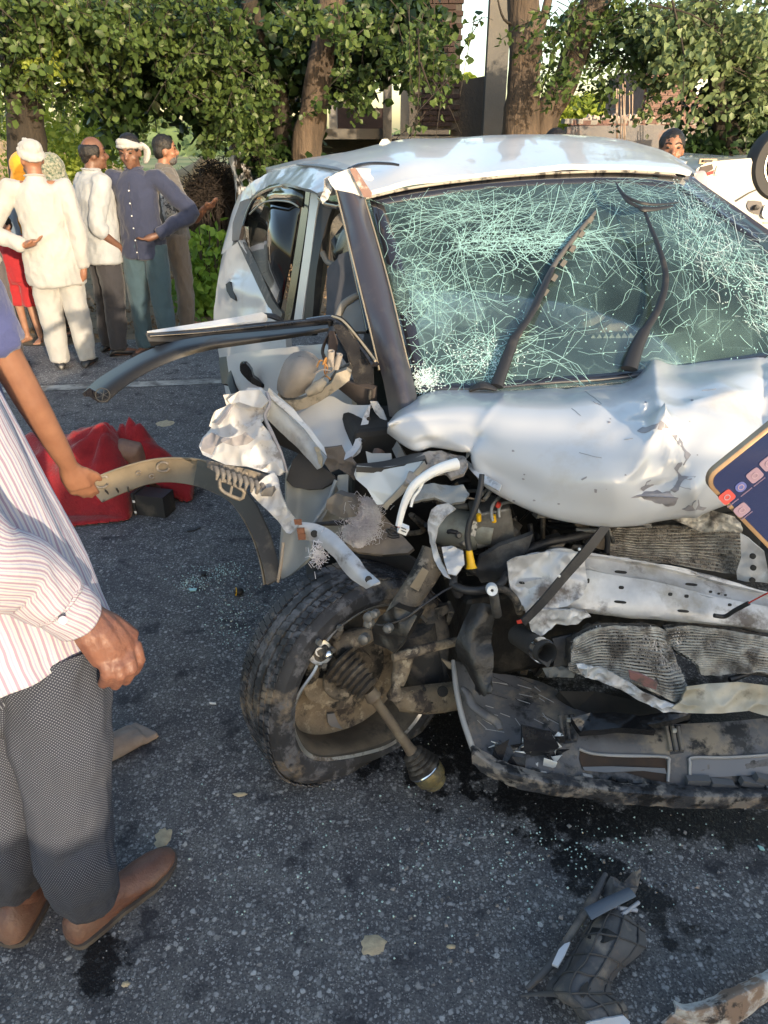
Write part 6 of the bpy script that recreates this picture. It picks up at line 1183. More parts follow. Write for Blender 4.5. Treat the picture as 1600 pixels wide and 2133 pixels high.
# raised side wall edge and curled channel of the bumper corner
TB('shell_edge', [(944, 1376, 1.65), (950, 1430, 1.58), (962, 1490, 1.52), (978, 1540, 1.47), (986, 1562, 1.46)], [.006, .008, .008, .008, .008], M('pale scuffed edge', (.34, .33, .32), .6), 8)
TB('shell_channel', [(962, 1432, 1.56), (975, 1446, 1.55), (984, 1468, 1.53), (1010, 1488, 1.51), (1034, 1504, 1.49), (1042, 1520, 1.47)], [.006, .014, .016, .017, .016, .010], TRAY, 10, flat=.6)
def decal(name, pts, mat, b, parent, off=.002, jit=0, thick=.004):
    out = []; n = len(pts)
    for i in range(n):
        (x0, y0), (x1, y1) = pts[i], pts[(i + 1) % n]; k = max(1, int(math.hypot(x1 - x0, y1 - y0) / 12))
        for j in range(k): out.append((x0 + (x1 - x0) * j / k, y0 + (y1 - y0) * j / k))
    P = [cast(b, x, y, off)[0] for x, y in out]; P = [p for p in P if p is not None]
    if len(P) > 3: return plate(name, P, mat, parent, thick=thick)
# openings: dark rusty hollow with pale rim
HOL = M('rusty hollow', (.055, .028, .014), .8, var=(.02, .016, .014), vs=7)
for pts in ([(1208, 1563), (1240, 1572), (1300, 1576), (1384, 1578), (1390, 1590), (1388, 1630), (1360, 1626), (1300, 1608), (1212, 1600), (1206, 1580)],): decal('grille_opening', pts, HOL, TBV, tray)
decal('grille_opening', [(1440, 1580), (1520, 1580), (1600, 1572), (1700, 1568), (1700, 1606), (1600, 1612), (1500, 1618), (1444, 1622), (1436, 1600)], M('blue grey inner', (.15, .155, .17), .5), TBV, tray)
decal('inner_blade', [(1212, 1598), (1280, 1596), (1384, 1600), (1388, 1612), (1340, 1606), (1260, 1610), (1216, 1606)], M('blue grey inner2', (.14, .145, .155), .5), TBV, tray, .006)
for P in ([(1206, 1560), (1236, 1570), (1300, 1574), (1384, 1576), (1392, 1590), (1390, 1628)], [(1436, 1624), (1436, 1590), (1442, 1578), (1520, 1578), (1640, 1570)]):
    q = [cast(TBV, x, y, .005)[0] for x, y in P]; MB().tube([p for p in q if p], .0045, 6, 4).build('opening_rim', MATS['pale scuffed edge'], tray, 60)
# upper hole above the tray: dark plate painting the shade of the void + inner ledge
PL('cavity_shade', [(1165, 1440, 1.6), (1240, 1440, 1.62), (1330, 1460, 1.62), (1380, 1478, 1.6), (1440, 1500, 1.56), (1400, 1505, 1.55), (1300, 1500, 1.56), (1200, 1480, 1.59)], BAYD, thick=.04)
PL('inner_ledge', [(1190, 1496, 1.5), (1230, 1486, 1.52), (1300, 1486, 1.51), (1330, 1492, 1.5), (1380, 1484, 1.5), (1420, 1478, 1.5), (1440, 1488, 1.49), (1400, 1500, 1.48), (1350, 1510, 1.47), (1366, 1522, 1.45), (1340, 1520, 1.45), (1290, 1518, 1.47), (1210, 1524, 1.48)], M('wet black plastic', (.012, .012, .013), .2, bump=(20, .5, .008)), thick=.03, amp=.006, freq=14, sub=3)
# clips, ribs and tower mounts
for x, y in ((1182, 1520), (1404, 1542)):
    for dx in (-12, 0, 12):
        p0 = cast(TBV, x + dx - 4, y - 26, .006)[0]; p1 = cast(TBV, x + dx + 4, y + 22, .006)[0]
        if p0 and p1: MB().tube([p0, p1], .006, 6).build('clip_tower_rib', TRAY, tray, 40)
    p = cast(TBV, x, y - 14, .014)[0]; MB().box(p, (.010, .006, .010)).build('clip', M('pale clip', (.5, .48, .42), .5), tray, 0)
    decal('clip_recess', [(x - 20, y - 30), (x + 14, y - 32), (x + 20, y + 26), (x - 8, y + 30)], BLKP, TBV, tray, .001)
rb = random.Random(9)
for i in range(34):
    x = 1040 + i * 18; j = (x - 1040) / 600; y = 1604 + 40 * min(1, j * 1.6) + rb.uniform(-3, 3)
    p = cast(TBV, x, min(y, 1640), .008)[0]
    if p is None: continue
    MB().box(p, (rb.uniform(.012, .03), .010, rb.uniform(.008, .02)), Matrix.Rotation(rb.gauss(0, .3), 3, 'Y')).build('lip_clip', rb.choice((TRAY, BLKP, TRAY, MATS['pale scuffed edge'])), tray, 0)
for i, (x, y) in enumerate(((1500, 1632), (1560, 1628), (1590, 1622), (1640, 1622), (1450, 1624))):
    p = cast(TBV, x, y, .012)[0]
    if p: MB().box(p, (.06, .02, .018), Matrix.Rotation(rb.gauss(0, .2), 3, 'Y')).build('foam_block', M('grey foam', (.11, .11, .115), .8), tray, 0)
# fog lamp recess, cracked clear bits
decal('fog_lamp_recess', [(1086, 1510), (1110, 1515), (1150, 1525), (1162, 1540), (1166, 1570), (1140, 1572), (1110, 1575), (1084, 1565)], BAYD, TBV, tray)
PL('fog_lamp_flap', [(1088, 1512), (1112, 1520), (1148, 1526), (1164, 1552), (1150, 1570), (1120, 1562), (1092, 1566)], BLK, Y=1.44, thick=.006, amp=.006, freq=16, sub=2)
for i in range(26):
    x, y = rb.uniform(1018, 1160), rb.uniform(1545, 1600); p = cast(TBV, x, y, .012)[0]
    if p is None: continue
    s = rb.uniform(.008, .026); d = [Vector((rb.gauss(0, s), rb.gauss(0, s * .4), rb.gauss(0, s))) for _ in range(4)]
    plate('lamp_shard', [p + d[0], p + d[1] * .8 + Vector((s, 0, 0)), p + d[2] * .6 + Vector((s, 0, s)), p + Vector((0, 0, s))], rb.choice((M('clear shard', (.55, .58, .6), .08, spec=1., coat=1.), TRAYD, WPL, BLK)), tray, thick=.002)
for i in range(40):   # scuffs and ribs across the shell
    x, y = rb.uniform(960, 1160), rb.uniform(1400, 1520); p0 = cast(TBV, x, y, .001)[0]; p1 = cast(TBV, x + rb.uniform(10, 50), y + rb.uniform(4, 20), .001)[0]
    if p0 and p1: MB().tube([p0, p1], .0012, 4).build('scuff', rb.choice((MATS['pale scuffed edge'], BLKP)), tray, 0)
PL('shell_spike', [(920, 1374), (945, 1384), (950, 1398), (934, 1392)], TAN, Y=1.64, thick=.006)
# ================================================================== wheel, hub, strut, drive shaft
AX = Vector((.60, -.79, .10)).normalized()
WC = Y_(736, 1402, 1.76)
WHEEL = empty('collapsed_front_wheel', (WC.x, WC.y, 0), 'muddy burst front tyre with buckled rim folded under the crushed wing', 'wheel')
xx, yy, zz = frame_to(AX)
def dent(v):
    d = Vector(v) - WC; h = d.dot(AX); r = (d - AX * h); p = px_of(v)
    # buckled lower left corner, flattened foot, pushed in left bead
    v = Vector(v)
    k = math.exp(-((p[0] - 600) ** 2 + (p[1] - 1600) ** 2) / 60 ** 2); v += r.normalized() * .022 * k
    k = math.exp(-((p[0] - 740) ** 2 + (p[1] - 1600) ** 2) / 90 ** 2); v -= r.normalized() * .030 * k; v += Vector((0, 0, .006)) * k
    if v.z < .004: v.z = .004 + (v.z - .004) * .05
    return v + r.normalized() * .004 * noise.noise(v * 9)
TR, TW = .335, .10
prof = [(.250, TW * .75), (.262, TW * .98), (.280, TW * 1.06), (.308, TW * 1.02), (.325, TW * .86), (TR, TW * .62), (TR + .001, TW * .40), (TR - .006, TW * .38), (TR - .006, TW * .33), (TR + .003, TW * .31), (TR + .003, TW * .04), (TR - .006, TW * .02), (TR - .006, -TW * .02), (TR + .003, -TW * .04), (TR + .003, -TW * .31), (TR - .006, -TW * .33), (TR - .006, -TW * .38), (TR + .001, -TW * .40), (TR, -TW * .62), (.325, -TW * .86), (.305, -TW * 1.02), (.27, -TW * 1.08), (.235, -TW * .98), (.215, -TW * .75)]
tyre = MB().lathe(prof, WC, AX, 90, jit=dent).build('tyre', RUBB, WHEEL, 30)
me = MB().box((0, 0, 0), (.034, .016, .007)).mesh('tread_block'); me.materials.append(RUBB)
inv = root_mat(WHEEL).inverted() if False else None
mbt = MB()
for i in range(96):
    a = 6.283 * i / 96
    for j, h in enumerate((-.075, -.052, -.018, .018, .052, .075)):
        a2 = a + (.02 if j % 2 else 0); e = xx * math.cos(a2) + yy * math.sin(a2); p = WC + e * (TR + (.001 if abs(h) < .06 else -.004)) + AX * h
        tq = px_of(p)
        rot = Matrix((AX, e.cross(AX), e)).transposed() @ Matrix.Rotation(R(14 if h > 0 else -14), 3, 'Z')
        s_ = .021 if abs(h) > .03 else .030
        q = dent(p); 
        vs = [(-s_ / 2, -.0085, 0), (s_ / 2, -.0085, 0), (s_ / 2, .0085, 0), (-s_ / 2, .0085, 0), (-s_ / 2, -.0085, .003), (s_ / 2, -.0085, .003), (s_ / 2, .0085, .003), (-s_ / 2, .0085, .003)]
        mbt.add([q + rot @ Vector(v) for v in vs], [(4, 5, 6, 7), (0, 1, 5, 4), (1, 2, 6, 5), (2, 3, 7, 6), (3, 0, 4, 7)])
o = mbt.build('tread_blocks', RUBB, tyre, 0); o['kind'] = 'stuff'
# side lugs on the sidewall foot
# rim: lip, deep barrel and dish
def dent2(v):
    v = dent(v); p = px_of(v); d = Vector(v) - WC; r = d - AX * d.dot(AX)
    if r.length > .1:
        k = math.exp(-((p[0] - 640) ** 2 + (p[1] - 1390) ** 2) / 55 ** 2); v -= r.normalized() * .030 * k
        k = math.exp(-((p[0] - 620) ** 2 + (p[1] - 1490) ** 2) / 40 ** 2); v += r.normalized() * .012 * k
    return v
rim = MB().lathe([(.238, TW * .55), (.254, TW * .90), (.260, TW * .94), (.260, TW * .86), (.244, TW * .78), (.226, TW * .50), (.220, .0), (.224, -TW * .5), (.232, -TW * .8), (.238, -TW * .9)], WC, AX, 96, jit=dent2).build('rim', M('muddy rim steel', (.10, .085, .068), .7, .3, var=(.17, .14, .105), vs=10, dirt=((.03, .028, .026), 9, .54, .68), bump=(36, .6, .004)), WHEEL, 45)
lipm = MB().lathe([(.252, TW * .93), (.260, TW * .99), (.264, TW * .93)], WC, AX, 96, jit=dent2).build('rim_lip', M('scraped bright lip', (.55, .53, .50), .3, .8, dirt=((.12, .1, .08), 8, .52, .6)), rim, 60)
MB().lathe([(.0, -TW * .1), (.06, -TW * .1), (.10, -TW * .3), (.17, -TW * .35), (.222, -TW * .2)], WC, AX, 64, jit=dent2).build('wheel_disc', MUDL, rim, 50)
MB().lathe([(0, TW * .02), (.07, TW * .02), (.075, -.01), (.125, -.012), (.125, -.022), (0, -.022)], WC + yy * .0, AX, 56).build('brake_disc', MUD, WHEEL, 40)
# half shield + hub parts placed where the photograph shows them
def WP(x, y, h):   # point on the plane h in front of the wheel centre plane
    o_ = WC + AX * h; r = ray(x, y); t = (o_ - Vector((0, 0, CAM_H))).dot(AX) / r.dot(AX); return Vector((0, 0, CAM_H)) + r * t
def WPL_(name, pts, h, mat, parent=WHEEL, **k): return plate(name, [WP(x, y, h + (hh[0] if hh else 0)) for x, y, *hh in pts], mat, parent, **k)
WPL_('dust_shield', [(630, 1420), (636, 1446), (656, 1464), (690, 1466), (715, 1450), (724, 1436), (700, 1420), (660, 1412)], .04, MUDL, thick=.006, round_=2, amp=.003, sub=2)
WPL_('dark_pocket', [(672, 1290), (684, 1270), (712, 1262), (742, 1272), (756, 1290), (752, 1312), (720, 1320), (690, 1310)], .02, OILP, thick=.02, round_=2, amp=.006, sub=2)
kn = blobm('steering_knuckle', [('t', [WP(664, 1290, .06), WP(690, 1294, .08), WP(708, 1310, .09), WP(698, 1330, .10)], [.014, .015, .012, .013]), ('b', WP(655, 1326, .04), .040, (1, 1, 1)), ('t', [WP(664, 1350, .09), WP(678, 1372, .11)], [.030, .028]), ('t', [WP(690, 1350, .07), WP(740, 1330, .08), WP(775, 1320, .10)], [.035, .030, .022]), ('t', [WP(645, 1370, .05), WP(650, 1400, .05), WP(640, 1420, .04)], [.02, .022, .014]), ('t', [WP(690, 1400, .06), WP(688, 1436, .07), WP(715, 1442, .08)], [.022, .018, .024]), ('b', WP(715, 1440, .08), .026)], MUD, WHEEL, .006, amp=.0025, freq=60)
MB().lathe([(.0, 0), (.010, 0), (.010, .010), (.006, .013), (.0, .013)], WP(683, 1363, .145), AX + Vector((0, 0, .4)), 14).build('axle_nut', CHR, WHEEL, 40)
for x, y in ((662, 1336), (672, 1384), (690, 1352), (706, 1306)): MB().lathe([(0, 0), (.009, 0), (.009, .010), (0, .010)], WP(x, y, .12), AX, 6).build('bolt', STEELD, WHEEL, 20)
MB().lathe([(0, .02), (.012, .02), (.014, .012), (.024, .010), (.034, .014), (.036, 0), (0, 0)], WP(666, 1358, .10), (AX + Vector((-.5, 0, .5))), 24).build('hub_cap', M('polished hub', (.5, .45, .37), .35, .8, dirt=((.12, .1, .08), 22, .5, .62)), WHEEL, 40)
for p_, nm in (((684, 1499), 'stone_chip'), ((770, 1560), 'metal_scrap')):
    x, y = p_; WPL_(nm, [(x - 2, y - 12), (x + 12, y - 14), (x + 20, y + 6), (x + 30, y + 20), (x + 6, y + 14), (x - 1, y + 6)] if nm == 'stone_chip' else [(x - 26, y), (x, y - 12), (x + 25, y - 10), (x, y + 6), (x - 24, y + 18)], -.02, M('grey scrap metal', (.22, .22, .23), .6), thick=.006, amp=.003)
# strut and clamp
st = TB('strut', [(908, 1150, 1.70), (880, 1205, 1.66), (840, 1262, 1.62), (822, 1290, 1.60)], [.040, .036, .032, .030], MUD, 22, 3, CAR)
PL('strut_label', [(880, 1182), (893, 1190), (872, 1232), (854, 1222)], TAN, Y=1.595, thick=.002, parent=st)
PL('strut_bracket', [(822, 1262, 1.57), (870, 1282, 1.55), (846, 1330, 1.53), (822, 1362, 1.53), (806, 1350, 1.54), (780, 1340, 1.56), (776, 1310, 1.57), (790, 1285, 1.57)], OILP, thick=.06, amp=.006, freq=14, sub=3, smooth=50)
for x, y, r in ((772, 1282, .013), (784, 1276, .011), (762, 1328, .014), (772, 1296, .012), (812, 1306, .012)): MB().lathe([(0, 0), (r, 0), (r, .02), (r * .6, .024), (0, .024)], Y_(x, y, 1.53), (-.4, -1, .3), 10).build('bolt', STEELD, CAR, 40)
TB('brake_line', [(760, 1284, 1.56), (790, 1302, 1.54), (840, 1290, 1.54), (880, 1262, 1.56), (930, 1228, 1.6), (960, 1218, 1.62)], .003, BLKP, 6)
TB('sensor_cable', [(648, 1302, 1.66), (660, 1330, 1.62), (640, 1360, 1.62), (634, 1398, 1.62)], .004, BLKP, 6)
# tie rod, lower arm, knuckle arm, rear half of wheel liner
TB('tie_rod', [(818, 1370, 1.60), (850, 1362, 1.62), (900, 1348, 1.66), (962, 1334, 1.72)], [.011, .015, .014, .013], MUDL, 12)
S('lower_arm', [[Y_(*p) for p in ((826, 1434, 1.68), (870, 1428, 1.70), (920, 1422, 1.74), (965, 1418, 1.78))], [Y_(*p) for p in ((812, 1450, 1.64), (870, 1450, 1.66), (925, 1444, 1.70), (970, 1440, 1.74))], [Y_(*p) for p in ((828, 1474, 1.64), (880, 1482, 1.65), (930, 1478, 1.68), (975, 1468, 1.72))], [Y_(*p) for p in ((832, 1482, 1.66), (880, 1488, 1.67), (930, 1484, 1.7), (975, 1474, 1.74))]], MUDL, thick=.02, ku=5, kv=4, smooth=45)
for x, y, w_ in ((884, 1436, 6), (922, 1440, 16)): MB().lathe([(0, 0), (w_ / 1000, 0), (w_ / 1000, .004), (0, .005)], Y_(x, y, 1.672), (0, -.8, .5), 16).build('bolt_hole_shade', BAYD, CAR, 60)
for x, y, r in ((858, 1440, 7), (900, 1464, 6), (930, 1460, 5)): MB().ball(Y_(x, y, 1.655), r / 1500, 8, 6, (1, .4, .8)).build('mud_spot', MUD, CAR, 60)
TB('ball_joint', [(826, 1420, 1.64), (824, 1436, 1.63), (824, 1448, 1.63)], [.010, .016, .026], MUDL, 16); TB('knuckle_arm', [(842, 1364, 1.68), (836, 1395, 1.66), (828, 1425, 1.64)], [.03, .026, .02], MUDL, 14)
TB('inner_tyre_wall', [(880, 1260, 1.86), (912, 1320, 1.86), (915, 1400, 1.84), (880, 1430, 1.82)], [.03, .05, .05, .03], M('scraped tyre wall', (.05, .05, .052), .7, dirt=((.15, .13, .11), 14, .48, .6)), 14)
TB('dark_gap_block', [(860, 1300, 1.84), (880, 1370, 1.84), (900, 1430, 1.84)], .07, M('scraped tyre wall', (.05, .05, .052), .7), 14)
# drive shaft with two rubber boots, resting on the road
SH = empty('drive_shaft', tuple(Vector((Y_(890, 1600, 1.57).x, 1.57, 0))), 'rusty drive shaft with ribbed rubber boots pulled out of the hub', 'drive shaft')
sA, sB, sC, sD = WP(705, 1378, .11), Y_(768, 1438, 1.56), Y_(858, 1566, 1.52), Y_(900, 1620, 1.50)
sD.z = max(sD.z, .05); 
def boot(a, b, r0, r1, n, name):
    d = b - a; prof = []
    for i in range(n):
        t0, t1, t2 = i / n, (i + .5) / n, (i + 1) / n; prof += [(r0 + (r1 - r0) * t0 * .9 - .006, d.length * t0), (r0 + (r1 - r0) * t1 + .006, d.length * t1)]
    prof.append((r1 * .9, d.length)); MB().lathe([(0, 0)] + prof + [(0, d.length)], a, d, 28, jit=lambda v: v + (v - (a + b) / 2).normalized() * .002 * noise.noise(v * 40)).build(name, M('dusty ribbed boot', (.055, .045, .036), .6, dirt=((.20, .165, .125), 14, .48, .64), bump=(40, .6, .003)), SH, 60)
boot(sA, sB, .054, .030, 7, 'rubber_boot')
MB().tube([sB, sB.lerp(sC, .12), sB.lerp(sC, .22), sB.lerp(sC, .8), sC], [.018, .023, .0135, .014, .018], 16, 4).build('shaft', M('rusty shaft', (.20, .155, .10), .7, .2, var=(.13, .10, .075), vs=18, dirt=((.30, .25, .18), 10, .52, .7), bump=(50, .5, .003)), SH, 60)
boot(sC, sC.lerp(sD, .66), .024, .046, 5, 'rubber_boot')
MB().lathe([(0, 0), (.044, 0), (.046, .012), (.044, .035), (.040, .04), (.034, .042), (.032, .058), (.024, .064), (0, .064)], sC.lerp(sD, .64), sD - sC, 26).build('joint_cup', M('greasy brass cup', (.20, .17, .085), .4, .5, dirt=((.08, .07, .05), 14, .5, .62)), SH, 40)
MB().lathe([(.047, 0), (.049, .004), (.047, .008)], sC.lerp(sD, .60), sD - sC, 26).build('boot_clamp', CHR, SH, 40)
# ================================================================== cabin
def seat(x, y, z, mat, yaw=0, s=1.):
    rot = Matrix.Rotation(R(yaw), 3, 'Z'); P = lambda a, b, c: Vector((x, y, z)) + rot @ Vector((a, b, c)) * s
    se = blobm('seat_back', [('t', [P(-.17, 0, 0), P(-.16, .06, .3), P(-.12, .1, .52)], [.09, .08, .07]), ('t', [P(.17, 0, 0), P(.16, .06, .3), P(.12, .1, .52)], [.09, .08, .07]), ('b', P(0, .04, .26), .3, (.6, .25, 1.)), ('x', P(0, .05, .3), (.3, .1, .5))], mat, CAR, .02, smooth_it=8)
    blobm('head_rest', [('b', P(0, .12, .70), .12, (1.1, .45, .75))], mat, CAR, .015, smooth_it=4); MB().tube([P(-.05, .1, .5), P(-.05, .12, .68)], .008).tube([P(.05, .1, .5), P(.05, .12, .68)], .008).build('head_rest_post', CHR, CAR, 60)
    blobm('seat_cushion', [('b', P(0, -.2, -.05), .26, (1, 1, .4))], mat, CAR, .02)
    TB_ = MB().tube([P(-.19, -.04, .05), P(-.18, .0, .3), P(-.13, .04, .5), P(0, .05, .56), P(.13, .04, .5), P(.18, .0, .3), P(.19, -.04, .05)], .012, 8, 4).build('seat_piping', DASHG, CAR, 60)
seat(.15, 3.2, .55, SEATB, 12); seat(.95, 3.35, .55, SEATL, 12); seat(.25, 4.0, .6, SEATB, 12, .95); seat(.72, 4.1, .6, SEATB, 12, .95)
dark_box((.75, 4.35, .7), (1.4, .1, .6), 'rear_seat_wall', SEATB, 10); dark_box((.8, 3.4, .25), (1.7, 2.4, .06), 'floor_pan', BAYD, 10)
dark_box((1.55, 3.6, .55), (.06, 2.0, .7), 'far_door', SEATB, 12); dark_box((-.22, 3.45, .52), (.05, .5, .6), 'near_sill_panel', SEATB, 12)
# headlining and far pillars, back window light
TB('far_door_frame', [(1345, 395, 3.9), (1352, 470, 3.85), (1370, 560, 3.8)], .02, MATS['pale trim'] if 'pale trim' in MATS else WPL); TB('far_door_frame', [(1310, 400, 4.0), (1314, 470, 3.95), (1320, 560, 3.9)], .016, DASHG); TB('far_door_frame', [(1075, 396, 4.4), (1078, 470, 4.35)], .02, DASHG)
PL('rear_shelf_net', [(1100, 390, 4.5), (1160, 388, 4.5), (1240, 400, 4.5), (1230, 470, 4.5), (1120, 470, 4.5)], M('patterned cloth', (.16, .16, .15), .9, dirt=((.40, .40, .36), 60, .5, .54)), thick=.02)
# dashboard top and odd things on it
S('dashboard', [[Y_(*p) for p in ((880, 812, 2.32), (1100, 800, 2.32), (1300, 780, 2.34), (1500, 755, 2.4), (1800, 712, 2.6))], [Vector((-.02, 2.5, .98)), Vector((.35, 2.55, 1.0)), Vector((.75, 2.6, 1.0)), Vector((1.1, 2.7, 1.0)), Vector((1.6, 2.8, .98))], [Vector((-.1, 2.75, .9)), Vector((.35, 2.8, .95)), Vector((.75, 2.85, .95)), Vector((1.1, 2.95, .95)), Vector((1.6, 3.05, .9))], [Vector((-.1, 2.78, .6)), Vector((.35, 2.82, .6)), Vector((.75, 2.87, .6)), Vector((1.1, 2.97, .6)), Vector((1.6, 3.07, .6))]], DASH, thick=.02, smooth=60)
mb = MB(); 
for i in range(26):
    x = 1230 + i * 13; mb.add([Y_(x, 705 - i * .6, 2.72), Y_(x + 6, 696 - i * .6, 2.72), Y_(x + 12, 705 - i * .6, 2.72), Y_(x + 6, 714 - i * .6, 2.72)], [(0, 1, 2, 3)])
mb.build('cloth_pattern', M('cloth motif', (.24, .27, .25), .8), CAR, 0)
# steering wheel / airbag
ab = blobm('airbag', [('b', Y_(1450, 580, 2.95), .20, (1.3, .8, .7)), ('b', Y_(1560, 620, 2.9), .18, (1.3, .8, .7)), ('b', Y_(1400, 640, 2.85), .14, (1.4, .8, .6)), ('t', [Y_(1300, 660, 2.8), Y_(1360, 620, 2.85), Y_(1420, 560, 2.95)], [.03, .07, .1])], AIRB, CAR, .012, amp=.014, freq=7, smooth_it=3)
ab = blobm('airbag', [('t', [Y_(900, 700, 2.55), Y_(930, 650, 2.6), Y_(970, 655, 2.65), Y_(1000, 650, 2.7)], [.05, .055, .045, .02]), ('b', Y_(905, 690, 2.6), .06, (1, .7, 1.2))], AIRB, CAR, .01, amp=.012, freq=9, smooth_it=3)
blobm('seat_cover', [('b', Y_(1270, 650, 2.95), .12, (1.1, .6, .9)), ('b', Y_(1230, 620, 3.0), .1, (1, .6, 1))], SEATL, CAR, .012, amp=.01, freq=8)
blobm('airbag', [('t', [Y_(880, 480, 2.95), Y_(882, 560, 2.9), Y_(880, 640, 2.8)], [.02, .035, .03])], AIRB, CAR, .01, amp=.008, freq=12)
MB().lathe([(.17, -.014), (.185, 0), (.17, .014), (.156, 0)], Y_(1200, 600, 2.85), (0, -.8, .5), 40, closed_prof=True).build('steering_wheel', BLKP, CAR, 60)
MB().lathe([(.055, -.01), (.062, 0), (.055, .012), (.05, 0)], Y_(1408, 722, 2.62), (0, -.2, 1), 30, closed_prof=True).build('cup_ring', M('khaki ring', (.34, .32, .22), .5), CAR, 60)
TB('grab_strap', [(1088, 440, 3.2), (1090, 470, 3.2)], .02, BLKP); MB().box(Y_(1092, 488, 3.0), (.07, .02, .07)).build('rear_view_mirror', BLKP, CAR, 0)
for x, y, m_ in ((868, 497, REDP), (842, 516, YEL), (842, 592, YEL)): MB().ball(Y_(x, y, 2.85), .014, 8, 6).build('dangling_ornament', m_, CAR, 60)
TB('inner_pillar_trim', [(880, 478, 3.0), (884, 560, 2.9), (890, 700, 2.7)], .01, DASHG)
# interior behind the near opening: black seat side with grey piping
PL('seat_side', [(682, 560, 3.0), (705, 530, 3.0), (748, 520, 2.95), (760, 600, 2.85), (765, 690, 2.75), (680, 690, 2.9)], SEATB, thick=.05, amp=.01, sub=2)
TB('seat_piping', [(704, 660, 2.6), (716, 635, 2.62), (740, 618, 2.62), (752, 615, 2.62)], [.012, .014, .012, .008], DASHG); PL('seat_cover', [(712, 665, 2.6), (725, 640, 2.6), (750, 625, 2.6), (764, 690, 2.5), (740, 690, 2.52)], M('grey vinyl', (.16, .16, .15), .5), thick=.02, amp=.006, sub=2)
PL('head_rest', [(690, 500, 3.1), (705, 480, 3.1), (724, 462, 3.05), (738, 500, 2.95), (742, 560, 2.9), (715, 556, 3.0), (694, 540, 3.1)], M('black vinyl', (.012, .012, .013), .25), thick=.08, round_=2, sub=1, smooth=80)
TB('seat_piping', [(672, 525, 3.1), (682, 545, 3.08), (700, 552, 3.05), (715, 548, 3.02)], .012, DASHG)
# ================================================================== people
SK1 = M('brown skin', (.30, .145, .085), .5, var=(.24, .11, .065), vs=14, sss=.1, bump=(60, .2, .002)); SK2 = M('dark brown skin', (.17, .085, .055), .5, var=(.13, .065, .042), vs=14, sss=.08, bump=(60, .2, .002)); SK3 = M('light brown skin', (.40, .215, .14), .5, var=(.33, .17, .11), vs=14, sss=.1)
SKD = M('dusty skin', (.34, .28, .235), .85, var=(.27, .215, .18), vs=30, bump=(90, .5, .002)); HAIR = M('black hair', (.012, .010, .009), .45, bump=(150, 1., .006)); HAIRG = M('greying hair', (.05, .045, .042), .6, var=(.12, .11, .11), vs=60, bump=(150, 1., .006))
EYE = M('eye', (.02, .015, .012), .2)
def cloth(n, c, v=None, **k): return M(n, c, .9, var=v or tuple(x * .8 for x in c), vs=k.pop('vs', 4), bump=k.pop('bump', (7, .6, .03)), sheen=.2, **k)
CW1 = cloth('white cotton', (.41, .40, .385), (.35, .35, .34)); CW2 = cloth('pale blue white cotton', (.38, .40, .42)); CNAVY = cloth('navy shirt cloth', (.028, .036, .075)); CTEAL = cloth('teal trouser cloth', (.045, .085, .11)); CCHAR = cloth('charcoal trouser cloth', (.035, .034, .040)); CGREY = cloth('grey brown cloth', (.13, .115, .10)); CBRN = cloth('brown trouser cloth', (.17, .14, .115)); CRED = cloth('red jersey', (.42, .02, .025)); CORG = cloth('orange veil', (.75, .33, .02)); CBLU = cloth('light blue cloth', (.20, .27, .36)); CPNK = cloth('pale pink cloth', (.52, .42, .42)); CGRN = cloth('dark green print', (.05, .09, .06), (.35, .33, .25), vs=50); CBG = cloth('warm grey trousers', (.11, .095, .10)); CBT = cloth('faded blue t shirt', (.07, .085, .22))
SHOE = M('black shoe', (.02, .02, .022), .4); 
def ellring(c, rx_, ry_, rot, n=20): return [c + rot @ Vector((math.cos(6.283 * j / n) * rx_, math.sin(6.283 * j / n) * ry_, 0)) for j in range(n)]
